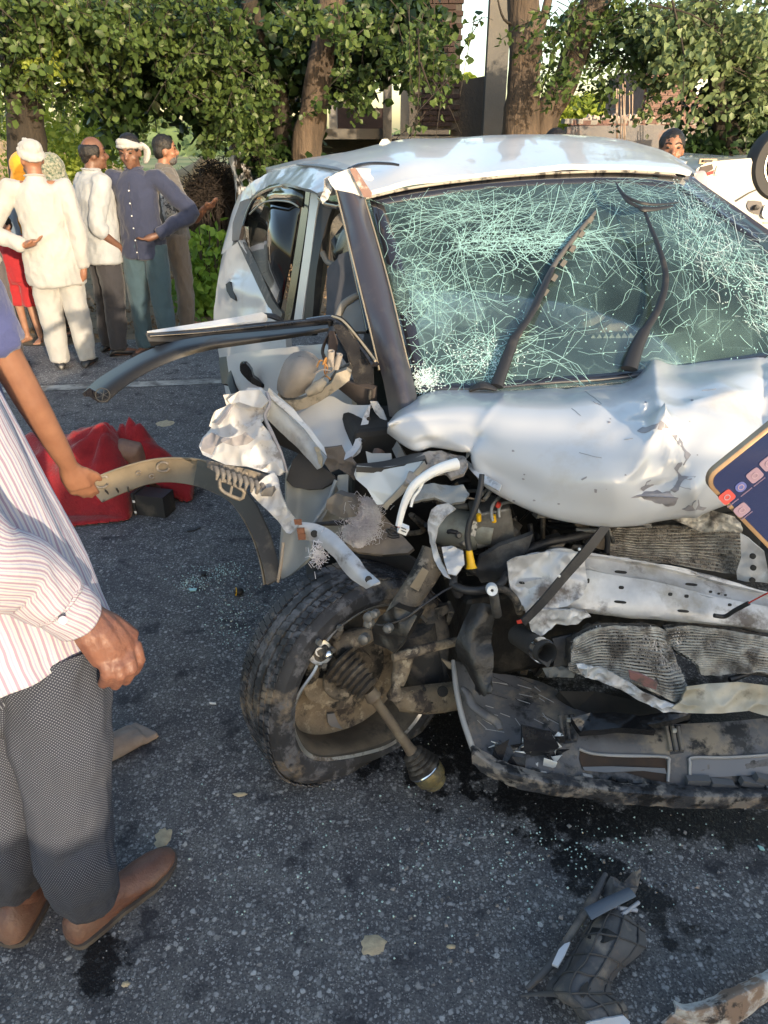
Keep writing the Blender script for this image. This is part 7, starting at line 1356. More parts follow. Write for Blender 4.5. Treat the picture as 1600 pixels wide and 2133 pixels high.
def person(label, foot, h=1.68, yaw=0, skin=SK1, shirt=CW1, pants=CCHAR, J=None, hyaw=0, hpitch=0, hair=HAIR, hem=.80, sleeve=1, turban=None, shoe=SHOE, fdir=None, vox=.010, shorts=False, beard=None, loose=0., girth=1., group=None, collar=True, bald=False):
    s = h / 1.70; base = Vector((foot.x, foot.y, 0)); RZ = Matrix.Rotation(R(yaw), 3, 'Z'); T = lambda v: base + RZ @ (Vector(v) * s)
    D = dict(hipR=(.09, 0, .90), hipL=(-.09, 0, .90), knR=(.10, .02, .49), knL=(-.10, .02, .49), anR=(.11, 0, .08), anL=(-.11, 0, .08), pel=(0, 0, .93), ch=(0, 0, 1.28), nk=(0, -.01, 1.45), hd=(0, .02, 1.585),
             shR=(.185, -.01, 1.39), shL=(-.185, -.01, 1.39), elR=(.25, -.03, 1.11), elL=(-.25, -.03, 1.11), wrR=(.26, .03, .86), wrL=(-.26, .03, .86), haR=(.25, .06, .78), haL=(-.25, .06, .78))
    lean = Vector((J or {}).get('lean', (0, 0, 0)))
    for k in D:
        z = D[k][2]; D[k] = T(Vector(D[k]) + lean * max(0, (z - .1) / 1.5))
    for k, v in (J or {}).items():
        if k != 'lean': D[k] = v if isinstance(v, Vector) else T(v)
    P = empty('person', base, label, 'person', group)
    HR = RZ @ Matrix.Rotation(R(hyaw), 3, 'Z') @ Matrix.Rotation(R(hpitch), 3, 'X'); H = D['hd']; hh = lambda a, b, c: H + HR @ (Vector((a, b, c)) * s)
    mb = MB()
    mb.ball(H + HR @ Vector((0, 0, .02)) * s, .1 * s, 18, 12, (.76, .93, 1.05), HR); mb.ball(hh(0, .025, -.05), .072 * s, 14, 10, (.82, .95, .95), HR)
    mb.tube([hh(0, .086, .012), hh(0, .108, -.022), hh(0, .098, -.032)], [.008 * s, .017 * s, .010 * s], 8, 3); mb.ball(hh(0, .083, -.062), .021 * s, 8, 6, (1.2, .6, .5), HR); mb.ball(hh(0, .075, -.092), .022 * s, 8, 6, (1.1, .8, .8), HR)
    for q in (-1, 1): mb.ball(hh(.078 * q, -.005, -.015), .026 * s, 8, 6, (.4, .8, 1.2), HR); mb.ball(hh(.032 * q, .078, .03), .02 * s, 8, 6, (1.3, .6, .45), HR); mb.ball(hh(.042 * q, .06, -.03), .024 * s, 8, 6, (1, 1, .8), HR)
    mb.tube([D['ch'], D['nk'], H - HR @ Vector((0, .01, .04)) * s], [.07 * s, .056 * s, .054 * s], 12, 3); mb.tube([D['pel'], D['ch']], [.12 * s, .12 * s], 12)
    mb.tube([D['shL'], D['shR']], .05 * s, 10); mb.tube([D['hipL'], D['hipR']], .09 * s, 10)
    for q in 'RL':
        mb.tube([D['ch'], D['sh' + q]], .05 * s, 8); mb.tube([D['sh' + q], D['el' + q], D['wr' + q]], [.048 * s, .040 * s, .026 * s], 12, 3)
        w_, a_ = D['wr' + q], D['ha' + q]; d = (a_ - w_).normalized(); side = d.cross(Vector((0, 0, 1)) if abs(d.z) < .9 else RZ @ Vector((0, 1, 0))).normalized()
        if abs(d.z) >= .9: side = RZ @ Vector((0, 1, 0))
        pc = w_ + d * .05 * s; up = side.cross(d)
        mb.tube([w_, pc - side * .012 * s, pc + d * .04 * s - side * .012 * s], [.026 * s, .03 * s, .026 * s], 8, 2); mb.tube([w_, pc + side * .014 * s, pc + d * .04 * s + side * .014 * s], [.022 * s, .026 * s, .024 * s], 8, 2)
        for k in range(4):
            o_ = side * (.03 - .02 * k) * s; L_ = (.075, .085, .08, .062)[k] * s; m1 = pc + d * .03 * s + o_; m2 = m1 + d * L_ * .6 + up * .008; mb.tube([m1, m2, m2 + d * L_ * .45 + up * .022 * s], [.0115 * s, .0105 * s, .0085 * s], 6)
        mb.tube([pc + side * .03 * s - d * .02 * s, pc + side * .055 * s + d * .02 * s + up * .01, pc + side * .058 * s + d * .05 * s + up * .02], [.013 * s, .012 * s, .009 * s], 6)
        mb.tube([D['hip' + q], D['kn' + q], D['an' + q]], [.085 * s, .058 * s, .036 * s], 12, 3)
        f = (fdir or RZ @ Vector((.25 if q == 'R' else -.25, 1, 0))).normalized(); an = Vector((D['an' + q].x, D['an' + q].y, 0)); fz = D['an' + q].z
        mb.tube([an - f * .05 * s + Vector((0, 0, fz - .04 * s)), an + f * .06 * s + Vector((0, 0, fz - .045 * s)), an + f * .15 * s + Vector((0, 0, fz - .058 * s))], [.034 * s, .036 * s, .022 * s], 10, 2)
        if shoe is None:
            lf = f.cross(Vector((0, 0, 1)))
            for k in (-1, 1): mb.tube([an - f * .03 * s + Vector((0, 0, fz - .045 * s)), an + f * .06 * s + lf * .02 * k * s + Vector((0, 0, fz - .045 * s)), an + f * .145 * s + lf * .028 * k * s + Vector((0, 0, fz - .055 * s))], [.03 * s, .027 * s, .021 * s], 8, 2)
            for k in range(5): mb.tube([an + f * .14 * s + f.cross(Vector((0, 0, 1))) * (.038 - .019 * k) * s + Vector((0, 0, fz - .06 * s)), an + f * (.190 - .004 * k) * s + f.cross(Vector((0, 0, 1))) * (.042 - .021 * k) * s + Vector((0, 0, fz - .062 * s))], .013 * s, 6)
    remesh(mb, 'body', skin, P, vox * s ** .5, 2)
    m2 = MB()
    for q in (-1, 1): m2.ball(hh(.032 * q, .083, .012), .011 * s, 8, 6, (1.3, .5, .7), HR)
    m2.build('eyes', EYE, P, 60); m3 = MB()
    for q in (-1, 1): m3.tube([hh(.014 * q, .095, .034), hh(.034 * q, .090, .042), hh(.054 * q, .074, .034)], .0045 * s, 5, 3)
    m3.build('eyebrows', HAIR, P, 60)
    if beard:
        m4 = MB(); m4.ball(hh(0, .045, -.075), .06 * s, 12, 8, (.95, .85, .75), HR); m4.tube([hh(-.03, .094, -.045), hh(0, .104, -.042), hh(.03, .094, -.045)], .008 * s, 6, 3); remesh(m4, 'beard', beard, P, .008, 1, amp=.003, freq=60)
    if hair and not (turban and turban != 'band'):
        m4 = MB()
        if bald:
            for a in np.linspace(1.25, 2 * math.pi - 1.25, 12): b = math.pi / 2 + a; m4.ball(hh(math.cos(b) * .062, math.sin(b) * .078 - .005, .02), .028 * s, 8, 6, (1, 1, 1.8), HR)
            m4.ball(hh(0, -.06, -.02), .055 * s, 10, 8, (1.1, .7, 1), HR)
        else:
            m4.ball(hh(0, -.012, .045), .098 * s, 16, 10, (.84, .98, .86), HR); m4.ball(hh(0, -.045, .0), .075 * s, 12, 8, (1.02, .8, 1.05), HR)
            for q in (-1, 1): m4.ball(hh(.066 * q, .02, .035), .03 * s, 8, 6, (.5, 1, 1.1), HR)
        remesh(m4, 'hair', hair, P, .009, 1, amp=.005, freq=38)
    if turban:
        m4 = MB(); TM = CW1; rr = random.Random(int(h * 1000) + int(yaw))
        for k in range(9 if turban == 'wrap' else 5):
            t = k / 8; tl = rr.uniform(-.25, .25) + (.3 if k % 2 else -.3); c = H + HR @ Vector((0, -.01, .03 + .055 * t if turban == 'wrap' else .035 + .035 * t)) * s; rad = (.086 - .05 * t * t if turban == 'wrap' else .084 - .003 * k)
            m4.tube([c + HR @ Vector((math.cos(a) * rad * .92, math.sin(a) * rad * 1.08, math.sin(a + k) * .03 * tl + math.sin(a) * .035)) * s for a in np.linspace(0, 2 * math.pi, 15)], .018 * s, 8, 1, True, .7)
        if turban == 'wrap': m4.ball(H + HR @ Vector((0, -.02, .07)) * s, .08 * s, 12, 8, (1, 1.1, .8), HR)
        else: m4.tube([hh(-.085, -.03, .05), hh(-.12, -.05, -.0), hh(-.11, -.03, -.06), hh(-.09, -.02, -.09)], [.03 * s, .045 * s, .04 * s, .015 * s], 8, 3, True, .5)
        remesh(m4, 'turban' if turban == 'wrap' else 'head_cloth', TM, P, .007, 1, amp=.0035, freq=34)
    # shirt
    m5 = MB(); pe, ch, nk = D['pel'], D['ch'], D['nk']; hemc = pe + (pe - ch).normalized() * (0.93 - hem) * s; g = girth; lo = 1 + loose
    rs = [(hemc, .185 * g * lo, .135 * g * lo), (pe, .175 * g * lo, .13 * g * lo), (pe.lerp(ch, .5), .165 * g, .125 * g * lo), (ch, .178 * g, .125 * g), (ch.lerp(nk, .55), .17 * g, .11 * g), (ch.lerp(nk, .86), .10, .085), (nk, .064, .064), (nk + (H - nk) * .18, .062, .064)]
    m5.rings([ellring(c, a * s, b * s, RZ) for c, a, b in rs])
    for q in 'RL':
        a, b, c = D['sh' + q], D['el' + q], D['wr' + q]
        if sleeve >= .9: m5.tube([ch.lerp(a, .5), a, a.lerp(b, .5), b, b.lerp(c, .5), b.lerp(c, sleeve * .97)], [.07 * s, .068 * s, .06 * s, .056 * s, .048 * s, .042 * s], 14, 3)
        elif sleeve >= .6: m5.tube([ch.lerp(a, .5), a, a.lerp(b, .5), b, b.lerp(c, .3)], [.07 * s, .068 * s, .062 * s, .058 * s, .056 * s], 14, 3)
        else: m5.tube([ch.lerp(a, .5), a, a.lerp(b, .35), a.lerp(b, .75 if sleeve > .3 else .55)], [.07 * s, .068 * s, .064 * s, .062 * s], 14, 3)
    so = remesh(m5, 'shirt', shirt, P, .012, 3, amp=.012, freq=10, stretch=(1, 1, .6), seed=foot.x * 3)
    if collar:
        MB().tube([nk + RZ @ Vector((math.sin(a) * .066, math.cos(a) * .068, .018 + .012 * math.cos(a + math.pi))) * s for a in np.linspace(.45, 2 * math.pi - .45, 14)], .013 * s, 6, 2, True, .55).build('collar', shirt, P, 60)
        mb = MB(); mb.tube([c + RZ @ Vector((0, b * s + .004, 0)) for c, a, b in rs[:5]], [.013] * 5, 4, 2, True, .25).build('button_placket', shirt, P, 60)
    # trousers
    m6 = MB(); m6.rings([ellring(pe + RZ @ Vector((0, 0, .06 * s)), .155 * g * s, .115 * g * s, RZ), ellring(pe, .165 * g * s, .125 * g * s, RZ), ellring(pe - Vector((0, 0, .1 * s)), .165 * g * s, .125 * s * g, RZ)])
    for q in 'RL':
        a, b, c = D['hip' + q], D['kn' + q], D['an' + q]
        if shorts: m6.tube([a, a.lerp(b, .5), a.lerp(b, .9)], [.095 * s, .09 * s, .095 * s], 14, 3)
        else: m6.tube([a, a.lerp(b, .5), b, b.lerp(c, .6), c + Vector((0, 0, -.02 * s))], [(.098 + loose * .03) * s, (.088 + loose * .05) * s, (.074 + loose * .08) * s, (.066 + loose * .08) * s, (.062 + loose * .04) * s], 14, 3)
    remesh(m6, 'shorts' if shorts else 'trousers', pants, P, .012, 3, amp=.012, freq=10, stretch=(1, 1, .45), seed=foot.y)
    if shoe:
        for q in 'RL':
            f = RZ @ Vector((.25 if q == 'R' else -.25, 1, 0)).normalized(); an = Vector((D['an' + q].x, D['an' + q].y, 0)); l = f.cross(Vector((0, 0, 1))); m7 = MB(); z0 = max(D['an' + q].z - .08, 0)
            rs = []
            for t, w_, h_ in ((-.085, .02, .03), (-.07, .036, .06), (-.02, .038, .075), (.05, .040, .055), (.12, .044, .04), (.17, .032, .03), (.19, .010, .02)):
                c = an + f * t * s + Vector((0, 0, z0 + .002)); rs.append([c + l * math.cos(a) * w_ * s + Vector((0, 0, max(0, math.sin(a) * .5 + .5) ** .7 * h_ * s)) for a in np.linspace(0, 2 * math.pi, 14, endpoint=False)])
            m7.rings(rs).build('shoe', shoe, P, 60)
    return P, D
F_ = lambda x, y: G_(x, y)
def LP(f, yaw, h=1.68): pass
# bystanders, left group
person('person in white shirt and warm grey trousers cut by the left picture edge', F_(8, 772), 1.66, 15, SK1, CW1, CBG, dict(lean=(-.02, 0, 0), elR=(.12, -.10, 1.10), wrR=(-.02, -.10, 1.06), haR=(-.10, -.12, 1.08)), hem=.84, turban='wrap', sleeve=1)
person('elderly person with white turban and long white kurta, hands behind the back', F_(156, 764), 1.63, 14, SK1, CW1, CW1, dict(lean=(-.02, 0, 0), elL=(-.40, -.06, 1.09), wrL=(-.16, -.19, 1.0), haL=(-.05, -.21, 1.03), elR=(.22, -.06, 1.08), wrR=(.22, -.06, .80), haR=(.20, -.04, .72)), hyaw=32, hem=.68, turban='wrap', loose=.17, beard=HAIRG)
person('small child in red t shirt and red shorts between the two turbaned figures', F_(74, 712), 1.06, 165, SK3, CRED, CRED, dict(lean=(.08, 0, 0)), shorts=True, sleeve=.4, shoe=None, hem=.86, collar=False)
person('person in pale blue shirt and black trousers half hidden behind the turbaned pair', F_(62, 700), 1.52, 20, SK2, CBLU, CCHAR, dict(lean=(-.06, 0, 0)), hair=HAIR)
pp, dd = person('person under a bright orange veil behind the white kurta', F_(118, 690), 1.50, 0, SK2, CORG, CCHAR, hair=None); H = dd['hd']
remesh(MB().ball(H + Vector((0, -.01, .02)), .12, 14, 10, (.95, 1, 1.1)).tube([H, H - Vector((0, .03, .2)), H - Vector((0, .03, .5))], [.10, .15, .2], 14, 3), 'veil', CORG, pp, .012, 3, amp=.006, freq=14)
pp, dd = person('person with a green and cream patterned headscarf turned to the left', F_(165, 694), 1.50, 120, SK1, CGRN, CCHAR, hair=None, hyaw=0); H = dd['hd']
remesh(MB().ball(H + Vector((.035, .03, .02)), .115, 14, 10, (.95, 1, 1.05)).tube([H + Vector((.05, .03, 0)), H + Vector((.05, .03, -.2)), H + Vector((.04, .03, -.5))], [.09, .13, .17], 14, 3), 'headscarf', CGRN, pp, .012, 3, amp=.006, freq=14)
f = F_(240, 736); person('balding person in loose pale shirt and charcoal trousers facing right', f, 1.65, -50, SK2, CW2, CCHAR, dict(lean=(-.02, .08, 0), elR=(.20, -.04, 1.08), wrR=(.19, .12, .90), haR=(.16, .16, .82), elL=(-.26, -.04, 1.1)), hem=.78, sleeve=.7, bald=True, loose=.12, girth=1.1, hyaw=-14)
f = F_(332, 736); pn, dn = person('person in navy shirt with white cloth round the head, hand on hip', f, 1.67, 172, SK2, CNAVY, CTEAL, dict(lean=(.0, 0, 0), elL=(-.42, -.04, 1.14), wrL=(-.18, .12, .99), haL=(-.08, .15, .96), elR=(.30, -.02, 1.12), wrR=(.28, .02, .88)), hem=.80, turban='band', hyaw=6, hpitch=-14, loose=.05, shoe=M('brown sandal', (.05, .035, .03), .7), girth=.95)
mb = MB(); RZn = Matrix.Rotation(R(172), 3, 'Z')
for k in range(6): mb.lathe([(0, 0), (.006, 0), (.005, .003), (0, .003)], dn['pel'].lerp(dn['ch'], -.2 + k * .26) + RZn @ Vector((0, .142 if k < 5 else .13, 0)), RZn @ Vector((0, 1, 0)), 8)
mb.build('shirt_buttons', WPL, pn, 0)
f = F_(392, 690); pq, dq = person('grey bearded person in grey t shirt pointing to the right', f, 1.66, -72, SK1, CGREY, CBRN, dict(lean=(0, -.03, 0), elR=Y_(396, 456, 6.5), wrR=Y_(426, 434, 6.3), haR=Y_(446, 424, 6.25), elL=(-.24, -.03, 1.1)), hem=.86, sleeve=.4, beard=HAIRG, collar=False, hyaw=0, girth=.95)
remesh(MB().tube([dq['ch'] + Vector((.02, -.15, .02)), dq['ch'] + Vector((.04, -.16, -.18)), dq['pel'] + Vector((.05, -.14, .05))], [.05, .07, .06], 12, 3), 'checked_cloth', cloth('checked cloth', (.6, .58, .55), dirt=((.08, .08, .09), 26, .52, .56)), pq, .01, 2, amp=.006, freq=20)
fr_ = Y_(1396, 330, 5.6); person('dark haired person in pale pink shirt standing behind the far pillar', Vector((fr_.x, 5.6, 0)), 1.70, 150, SK1, CPNK, CCHAR, dict(elL=(-.2, .1, 1.1)), hyaw=20, hair=HAIR, sleeve=.7)
fr_ = Y_(1160, 280, 7.6); person('person mostly hidden behind the white roof, only dark hair showing', Vector((fr_.x, 7.6, 0)), 1.71, 40, SK2, CGREY, CCHAR)
# ------------------------------------------------------------------ barefoot person in blue t shirt behind the striped shirt
b = Vector((-1.14, 1.86, 0)); tq = lambda *p: Y_(*p)
pb_, db = person('barefoot person in faded blue t shirt reaching down behind the striped shirt', b, 1.70, -62, SK1, CBT, CBG, dict(shR=Y_(-84, 575, 1.80), elR=Y_(66, 838, 1.86), wrR=Y_(142, 968, 1.94), haR=Y_(164, 1006, 1.97), ch=(-.02, -.02, 1.28), anR=Z_(192, 1556, .07), knR=Vector((-1.0, 1.84, .49)), anL=Vector((-1.35, 1.9, .07)), knL=Vector((-1.3, 1.9, .49)), hipR=(.09, 0, .9)), sleeve=.2, shoe=None, fdir=G_(276, 1512) - G_(196, 1562), vox=.0065, collar=False)
bo = [c for c in pb_.children if c.name.startswith('body')][0]; bo.data.materials.append(SKD)
for p in bo.data.polygons:
    if p.center.z < .13: p.material_index = 1
# ------------------------------------------------------------------ person in the striped shirt (foreground left)
def loft(name, cen, rad, xdir, mat, parent, n=48, k=8, amp=0., freq=(3, 3), seed=0, caps=False, uv=(1, 1), thick=.0035, vf=None):
    C = smooth_path(cen, k); N = len(C); xs = np.linspace(0, 1, len(rad)); rs = []; rx2 = [float(np.interp(i / (N - 1), xs, [r[0] for r in rad])) for i in range(N)]; ry2 = [float(np.interp(i / (N - 1), xs, [r[1] for r in rad])) for i in range(N)]
    for i, c in enumerate(C):
        d = (C[min(i + 1, N - 1)] - C[max(i - 1, 0)]).normalized(); x = (Vector(xdir) - d * d.dot(Vector(xdir))).normalized(); y = d.cross(x); r = []
        for j in range(n):
            a = 6.2832 * j / n; q = Vector((math.cos(a) * freq[0], math.sin(a) * freq[0], i / N * freq[1] * k)); f = 1 + amp * (noise.noise(q + Vector((seed, 0, 0))) + .5 * (1 - 2 * abs(noise.noise(q * 1.7 + Vector((0, seed, 0)))))) 
            if vf: f *= 1 + vf(i / (N - 1), a)
            r.append(c + x * math.cos(a) * rx2[i] * f + y * math.sin(a) * ry2[i] * f)
        rs.append(r)
    mb = MB(); mb.rings(rs, caps); me = mb.mesh(name); ul = me.uv_layers.new(name='UVMap'); L = 0.; vv = [0.]
    for i in range(1, N): L += (C[i] - C[i - 1]).length; vv.append(L)
    per = 2 * math.pi * (sum(rx2) + sum(ry2)) / (2 * N)
    for p in me.polygons:
        js = [me.loops[l].vertex_index for l in p.loop_indices]; jj = [x % n for x in js]; wrap = max(jj) - min(jj) > 2
        for l, x, q in zip(p.loop_indices, js, jj): ul.data[l].uv = ((q + (n if wrap and q == 0 else 0)) / n * per * uv[0], vv[x // n] * uv[1])
    o = link(name, me, mat, parent, 180); s_ = o.modifiers.new('thick', 'SOLIDIFY'); s_.thickness = thick; return o
def stripe_mat(name):
    m = M(name, (.43, .43, .45), .9, bump=(14, .5, .012)); t = m.node_tree; N = t.nodes; L = t.links; p = N['Principled BSDF']
    uv = N.new('ShaderNodeTexCoord'); s = N.new('ShaderNodeSeparateXYZ'); nz = N.new('ShaderNodeTexNoise'); nz.inputs['Scale'].default_value = 9; L.new(uv.outputs['UV'], nz.inputs['Vector'])
    L.new(uv.outputs['UV'], s.inputs[0]); prev = None
    a = N.new('ShaderNodeMath'); a.operation = 'MULTIPLY_ADD'; L.new(nz.outputs[0], a.inputs[0]); a.inputs[1].default_value = .012; L.new(s.outputs[0], a.inputs[2])
    for per, w_, col, off in ((.0125, .30, (.29, .22, .30, 1), 0), (.0125, .20, (.31, .31, .43, 1), .5)):
        d = N.new('ShaderNodeMath'); d.operation = 'MULTIPLY_ADD'; L.new(a.outputs[0], d.inputs[0]); d.inputs[1].default_value = 1 / per; d.inputs[2].default_value = off; f = N.new('ShaderNodeMath'); f.operation = 'FRACT'; L.new(d.outputs[0], f.inputs[0]); l = N.new('ShaderNodeMath'); l.operation = 'LESS_THAN'; L.new(f.outputs[0], l.inputs[0]); l.inputs[1].default_value = w_
        x = N.new('ShaderNodeMix'); x.data_type = 'RGBA'; L.new(l.outputs[0], x.inputs[0]); x.inputs[7].default_value = col
        if prev is None: x.inputs[6].default_value = (.44, .44, .47, 1)
        else: L.new(prev, x.inputs[6])
        prev = x.outputs[2]
    L.new(prev, p.inputs['Base Color']); return m
def weave_mat(name):
    m = M(name, (.03, .035, .055), .95, bump=(12, .6, .01)); t = m.node_tree; N = t.nodes; L = t.links; p = N['Principled BSDF']; uv = N.new('ShaderNodeTexCoord'); s = N.new('ShaderNodeSeparateXYZ'); L.new(uv.outputs['UV'], s.inputs[0])
    def mt(op, a, b=0, c=0):
        q = N.new('ShaderNodeMath'); q.operation = op
        for i, v in enumerate((a, b, c)):
            if isinstance(v, (int, float)): q.inputs[i].default_value = v
            else: L.new(v, q.inputs[i])
        return q.outputs[0]
    k = 6.283 / .0058; u = mt('SINE', mt('MULTIPLY', s.outputs[0], k)); v = mt('SINE', mt('MULTIPLY', s.outputs[1], k)); pr = mt('MULTIPLY', u, v)
    f = N.new('ShaderNodeMapRange'); L.new(pr, f.inputs[0]); f.inputs[1].default_value = .30; f.inputs[2].default_value = .62
    x = N.new('ShaderNodeMix'); x.data_type = 'RGBA'; L.new(f.outputs[0], x.inputs[0]); x.inputs[6].default_value = (.020, .024, .040, 1); x.inputs[7].default_value = (.15, .165, .20, 1); L.new(x.outputs[2], p.inputs['Base Color']); return m
STR = stripe_mat('striped shirt cloth'); WEA = weave_mat('dotted weave trousers')
SM = empty('person', (-.75, 1.1, 0), 'person in white striped shirt, dotted grey trousers and brown boots, head out of frame', 'person')
def Wf(t, a): return 0
tc_ = Vector((-.80, 1.20, 0))
tor = [Vector((-.80, 1.16, .78)), Vector((-.82, 1.17, .90)), Vector((-.85, 1.18, 1.05)), Vector((-.89, 1.19, 1.22)), Vector((-.93, 1.20, 1.36)), Vector((-.94, 1.21, 1.46)), Vector((-.94, 1.22, 1.52))]
loft('shirt', tor, [(.245, .20), (.240, .19), (.230, .17), (.225, .16), (.22, .15), (.15, .11), (.075, .075)], (.9, .35, 0), STR, SM, 120, 14, .075, (3.4, .10), 3)
# one continuous body: head, neck, torso, arms with five fingers, legs
mb = MB(); hd = Vector((-.92, 1.25, 1.66)); mb.ball(hd, .1, 16, 12, (.78, .93, 1.15)); mb.tube([tor[3], tor[5], hd], [.1, .06, .055], 12, 3); mb.tube([tor[0], tor[3]], .11, 12)
el = Y_(-60, 1150, 1.00); wr = Y_(158, 1276, 1.12); shd = Vector((-.80, 1.04, 1.40)); shl = Vector((-1.08, 1.34, 1.40)); mb.tube([shl, shd], .05, 10); mb.tube([shd, el, wr], [.05, .042, .030], 14, 3)
mb.tube([shl, Vector((-1.1, 1.45, 1.15)), Vector((-1.05, 1.6, .95))], [.05, .04, .028], 12, 3); mb.ball(Vector((-1.03, 1.64, .9)), .04, 8, 6, (1, .6, 1.3))
h1 = lambda x, y, Y: Y_(x, y, Y)
for a, b_, r0, r1 in (((166, 1284, 1.12), (218, 1374, 1.10), .030, .028), ((172, 1282, 1.13), (244, 1366, 1.11), .032, .028), ((178, 1280, 1.14), (264, 1350, 1.13), .030, .026), ((182, 1284, 1.15), (276, 1332, 1.15), .026, .024)): mb.tube([h1(*a), h1((a[0] + b_[0]) / 2, (a[1] + b_[1]) / 2 - 3, (a[2] + b_[2]) / 2 - .012), h1(*b_)], [r0, (r0 + r1) / 2 + .002, r1 - .004], 10, 3)
for f_ in (((216, 1372, 1.09), (224, 1402, 1.08), (215, 1424, 1.11)), ((240, 1370, 1.10), (250, 1404, 1.085), (240, 1428, 1.12)), ((262, 1358, 1.12), (272, 1392, 1.10), (262, 1418, 1.14)), ((278, 1340, 1.14), (288, 1374, 1.13), (280, 1398, 1.16))): mb.tube([h1(*p) for p in f_], [.0150, .0132, .0108], 10, 3); mb.ball(h1(*f_[1]), .0148, 8, 6)
mb.tube([h1(190, 1292, 1.16), h1(196, 1340, 1.17), h1(205, 1385, 1.16), h1(210, 1408, 1.14)], [.022, .019, .016, .012], 10, 3)
LR = [Y_(95, 1350, 1.16), Y_(118, 1460, 1.13), Y_(134, 1600, 1.10), Y_(148, 1720, 1.08), Y_(162, 1800, 1.07), Z_(176, 1850, .13)]
LL = [Y_(-30, 1350, 1.20), Y_(-20, 1480, 1.16), Y_(0, 1610, 1.12), Y_(10, 1700, 1.10), Y_(16, 1770, 1.10), Z_(22, 1816, .13)]
for L_ in (LR, LL): mb.tube(L_, [.09, .08, .055, .05, .04, .035], 12, 2)
mb.tube([LL[0], LR[0]], .09, 10); mb.tube([tor[0], LR[0]], .1, 10); mb.tube([tor[0], LL[0]], .1, 10)
remesh(mb, 'body', M('ruddy brown skin', (.20, .092, .062), .5, var=(.145, .062, .044), vs=26, sss=.08, bump=(48, .8, .004)), SM, .0036, 1)
MB().tube([hd + Vector((0, -.02, .0)), hd + Vector((0, -.01, .06))], [.095, .085], 14).build('hair', HAIR, SM, 60)
# veins on the back of the hand are part of the skin relief; sleeve and cuff
loft('sleeve', [shd + Vector((.0, 0, .02)), shd.lerp(el, .5) + Vector((.02, -.02, 0)), el + Vector((.005, -.012, .0)), Y_(40, 1196, 1.05), Y_(104, 1240, 1.08), Y_(124, 1256, 1.085)], [(.09, .09), (.085, .08), (.072, .072), (.066, .064), (.058, .056), (.052, .05)], (.2, .1, 1), STR, SM, 64, 9, .09, (2.2, .35), 6)
loft('cuff', [Y_(110, 1244, 1.08), Y_(134, 1262, 1.092), Y_(160, 1284, 1.11)], [(.050, .050), (.052, .050), (.050, .048)], (.2, .1, 1), STR, SM, 48, 6, .03, (2, .4), 2, uv=(1, 1))
MB().lathe([(0, 0), (.0075, 0), (.006, .003), (0, .003)], Y_(131, 1292, 1.022), (0, -1, .4), 14).build('cuff_button', WPL, SM, 0)
for L_, sd_ in ((LR, 1), (LL, 5)):
    loft('trouser_leg', L_[:-1] + [L_[-1] + Vector((0, 0, -.015))], [(.105, .105), (.100, .10), (.088, .09), (.080, .080), (.077, .074), (.070, .068)], (1, 0, 0), WEA, SM, 84, 14, .10, (1.7, .55), sd_, vf=lambda t, a: .035 * math.sin(t * 60 + 2 * math.sin(a)) * max(0, t - .62) * 2)
loft('trouser_seat', [tor[0] + Vector((0, 0, .1)), tor[0] - Vector((0, 0, .06)), (LR[0] + LL[0]) / 2 - Vector((0, 0, .05))], [(.17, .13), (.18, .14), (.16, .12)], (.9, .35, 0), WEA, SM, 48, 5)
BOOT = M('worn brown leather', (.17, .085, .060), .42, var=(.12, .058, .042), vs=14, dirt=((.20, .145, .11), 6, .50, .85), bump=(40, .8, .006)); SOLE = M('scuffed sole', (.10, .088, .075), .8, var=(.06, .05, .045), vs=20)
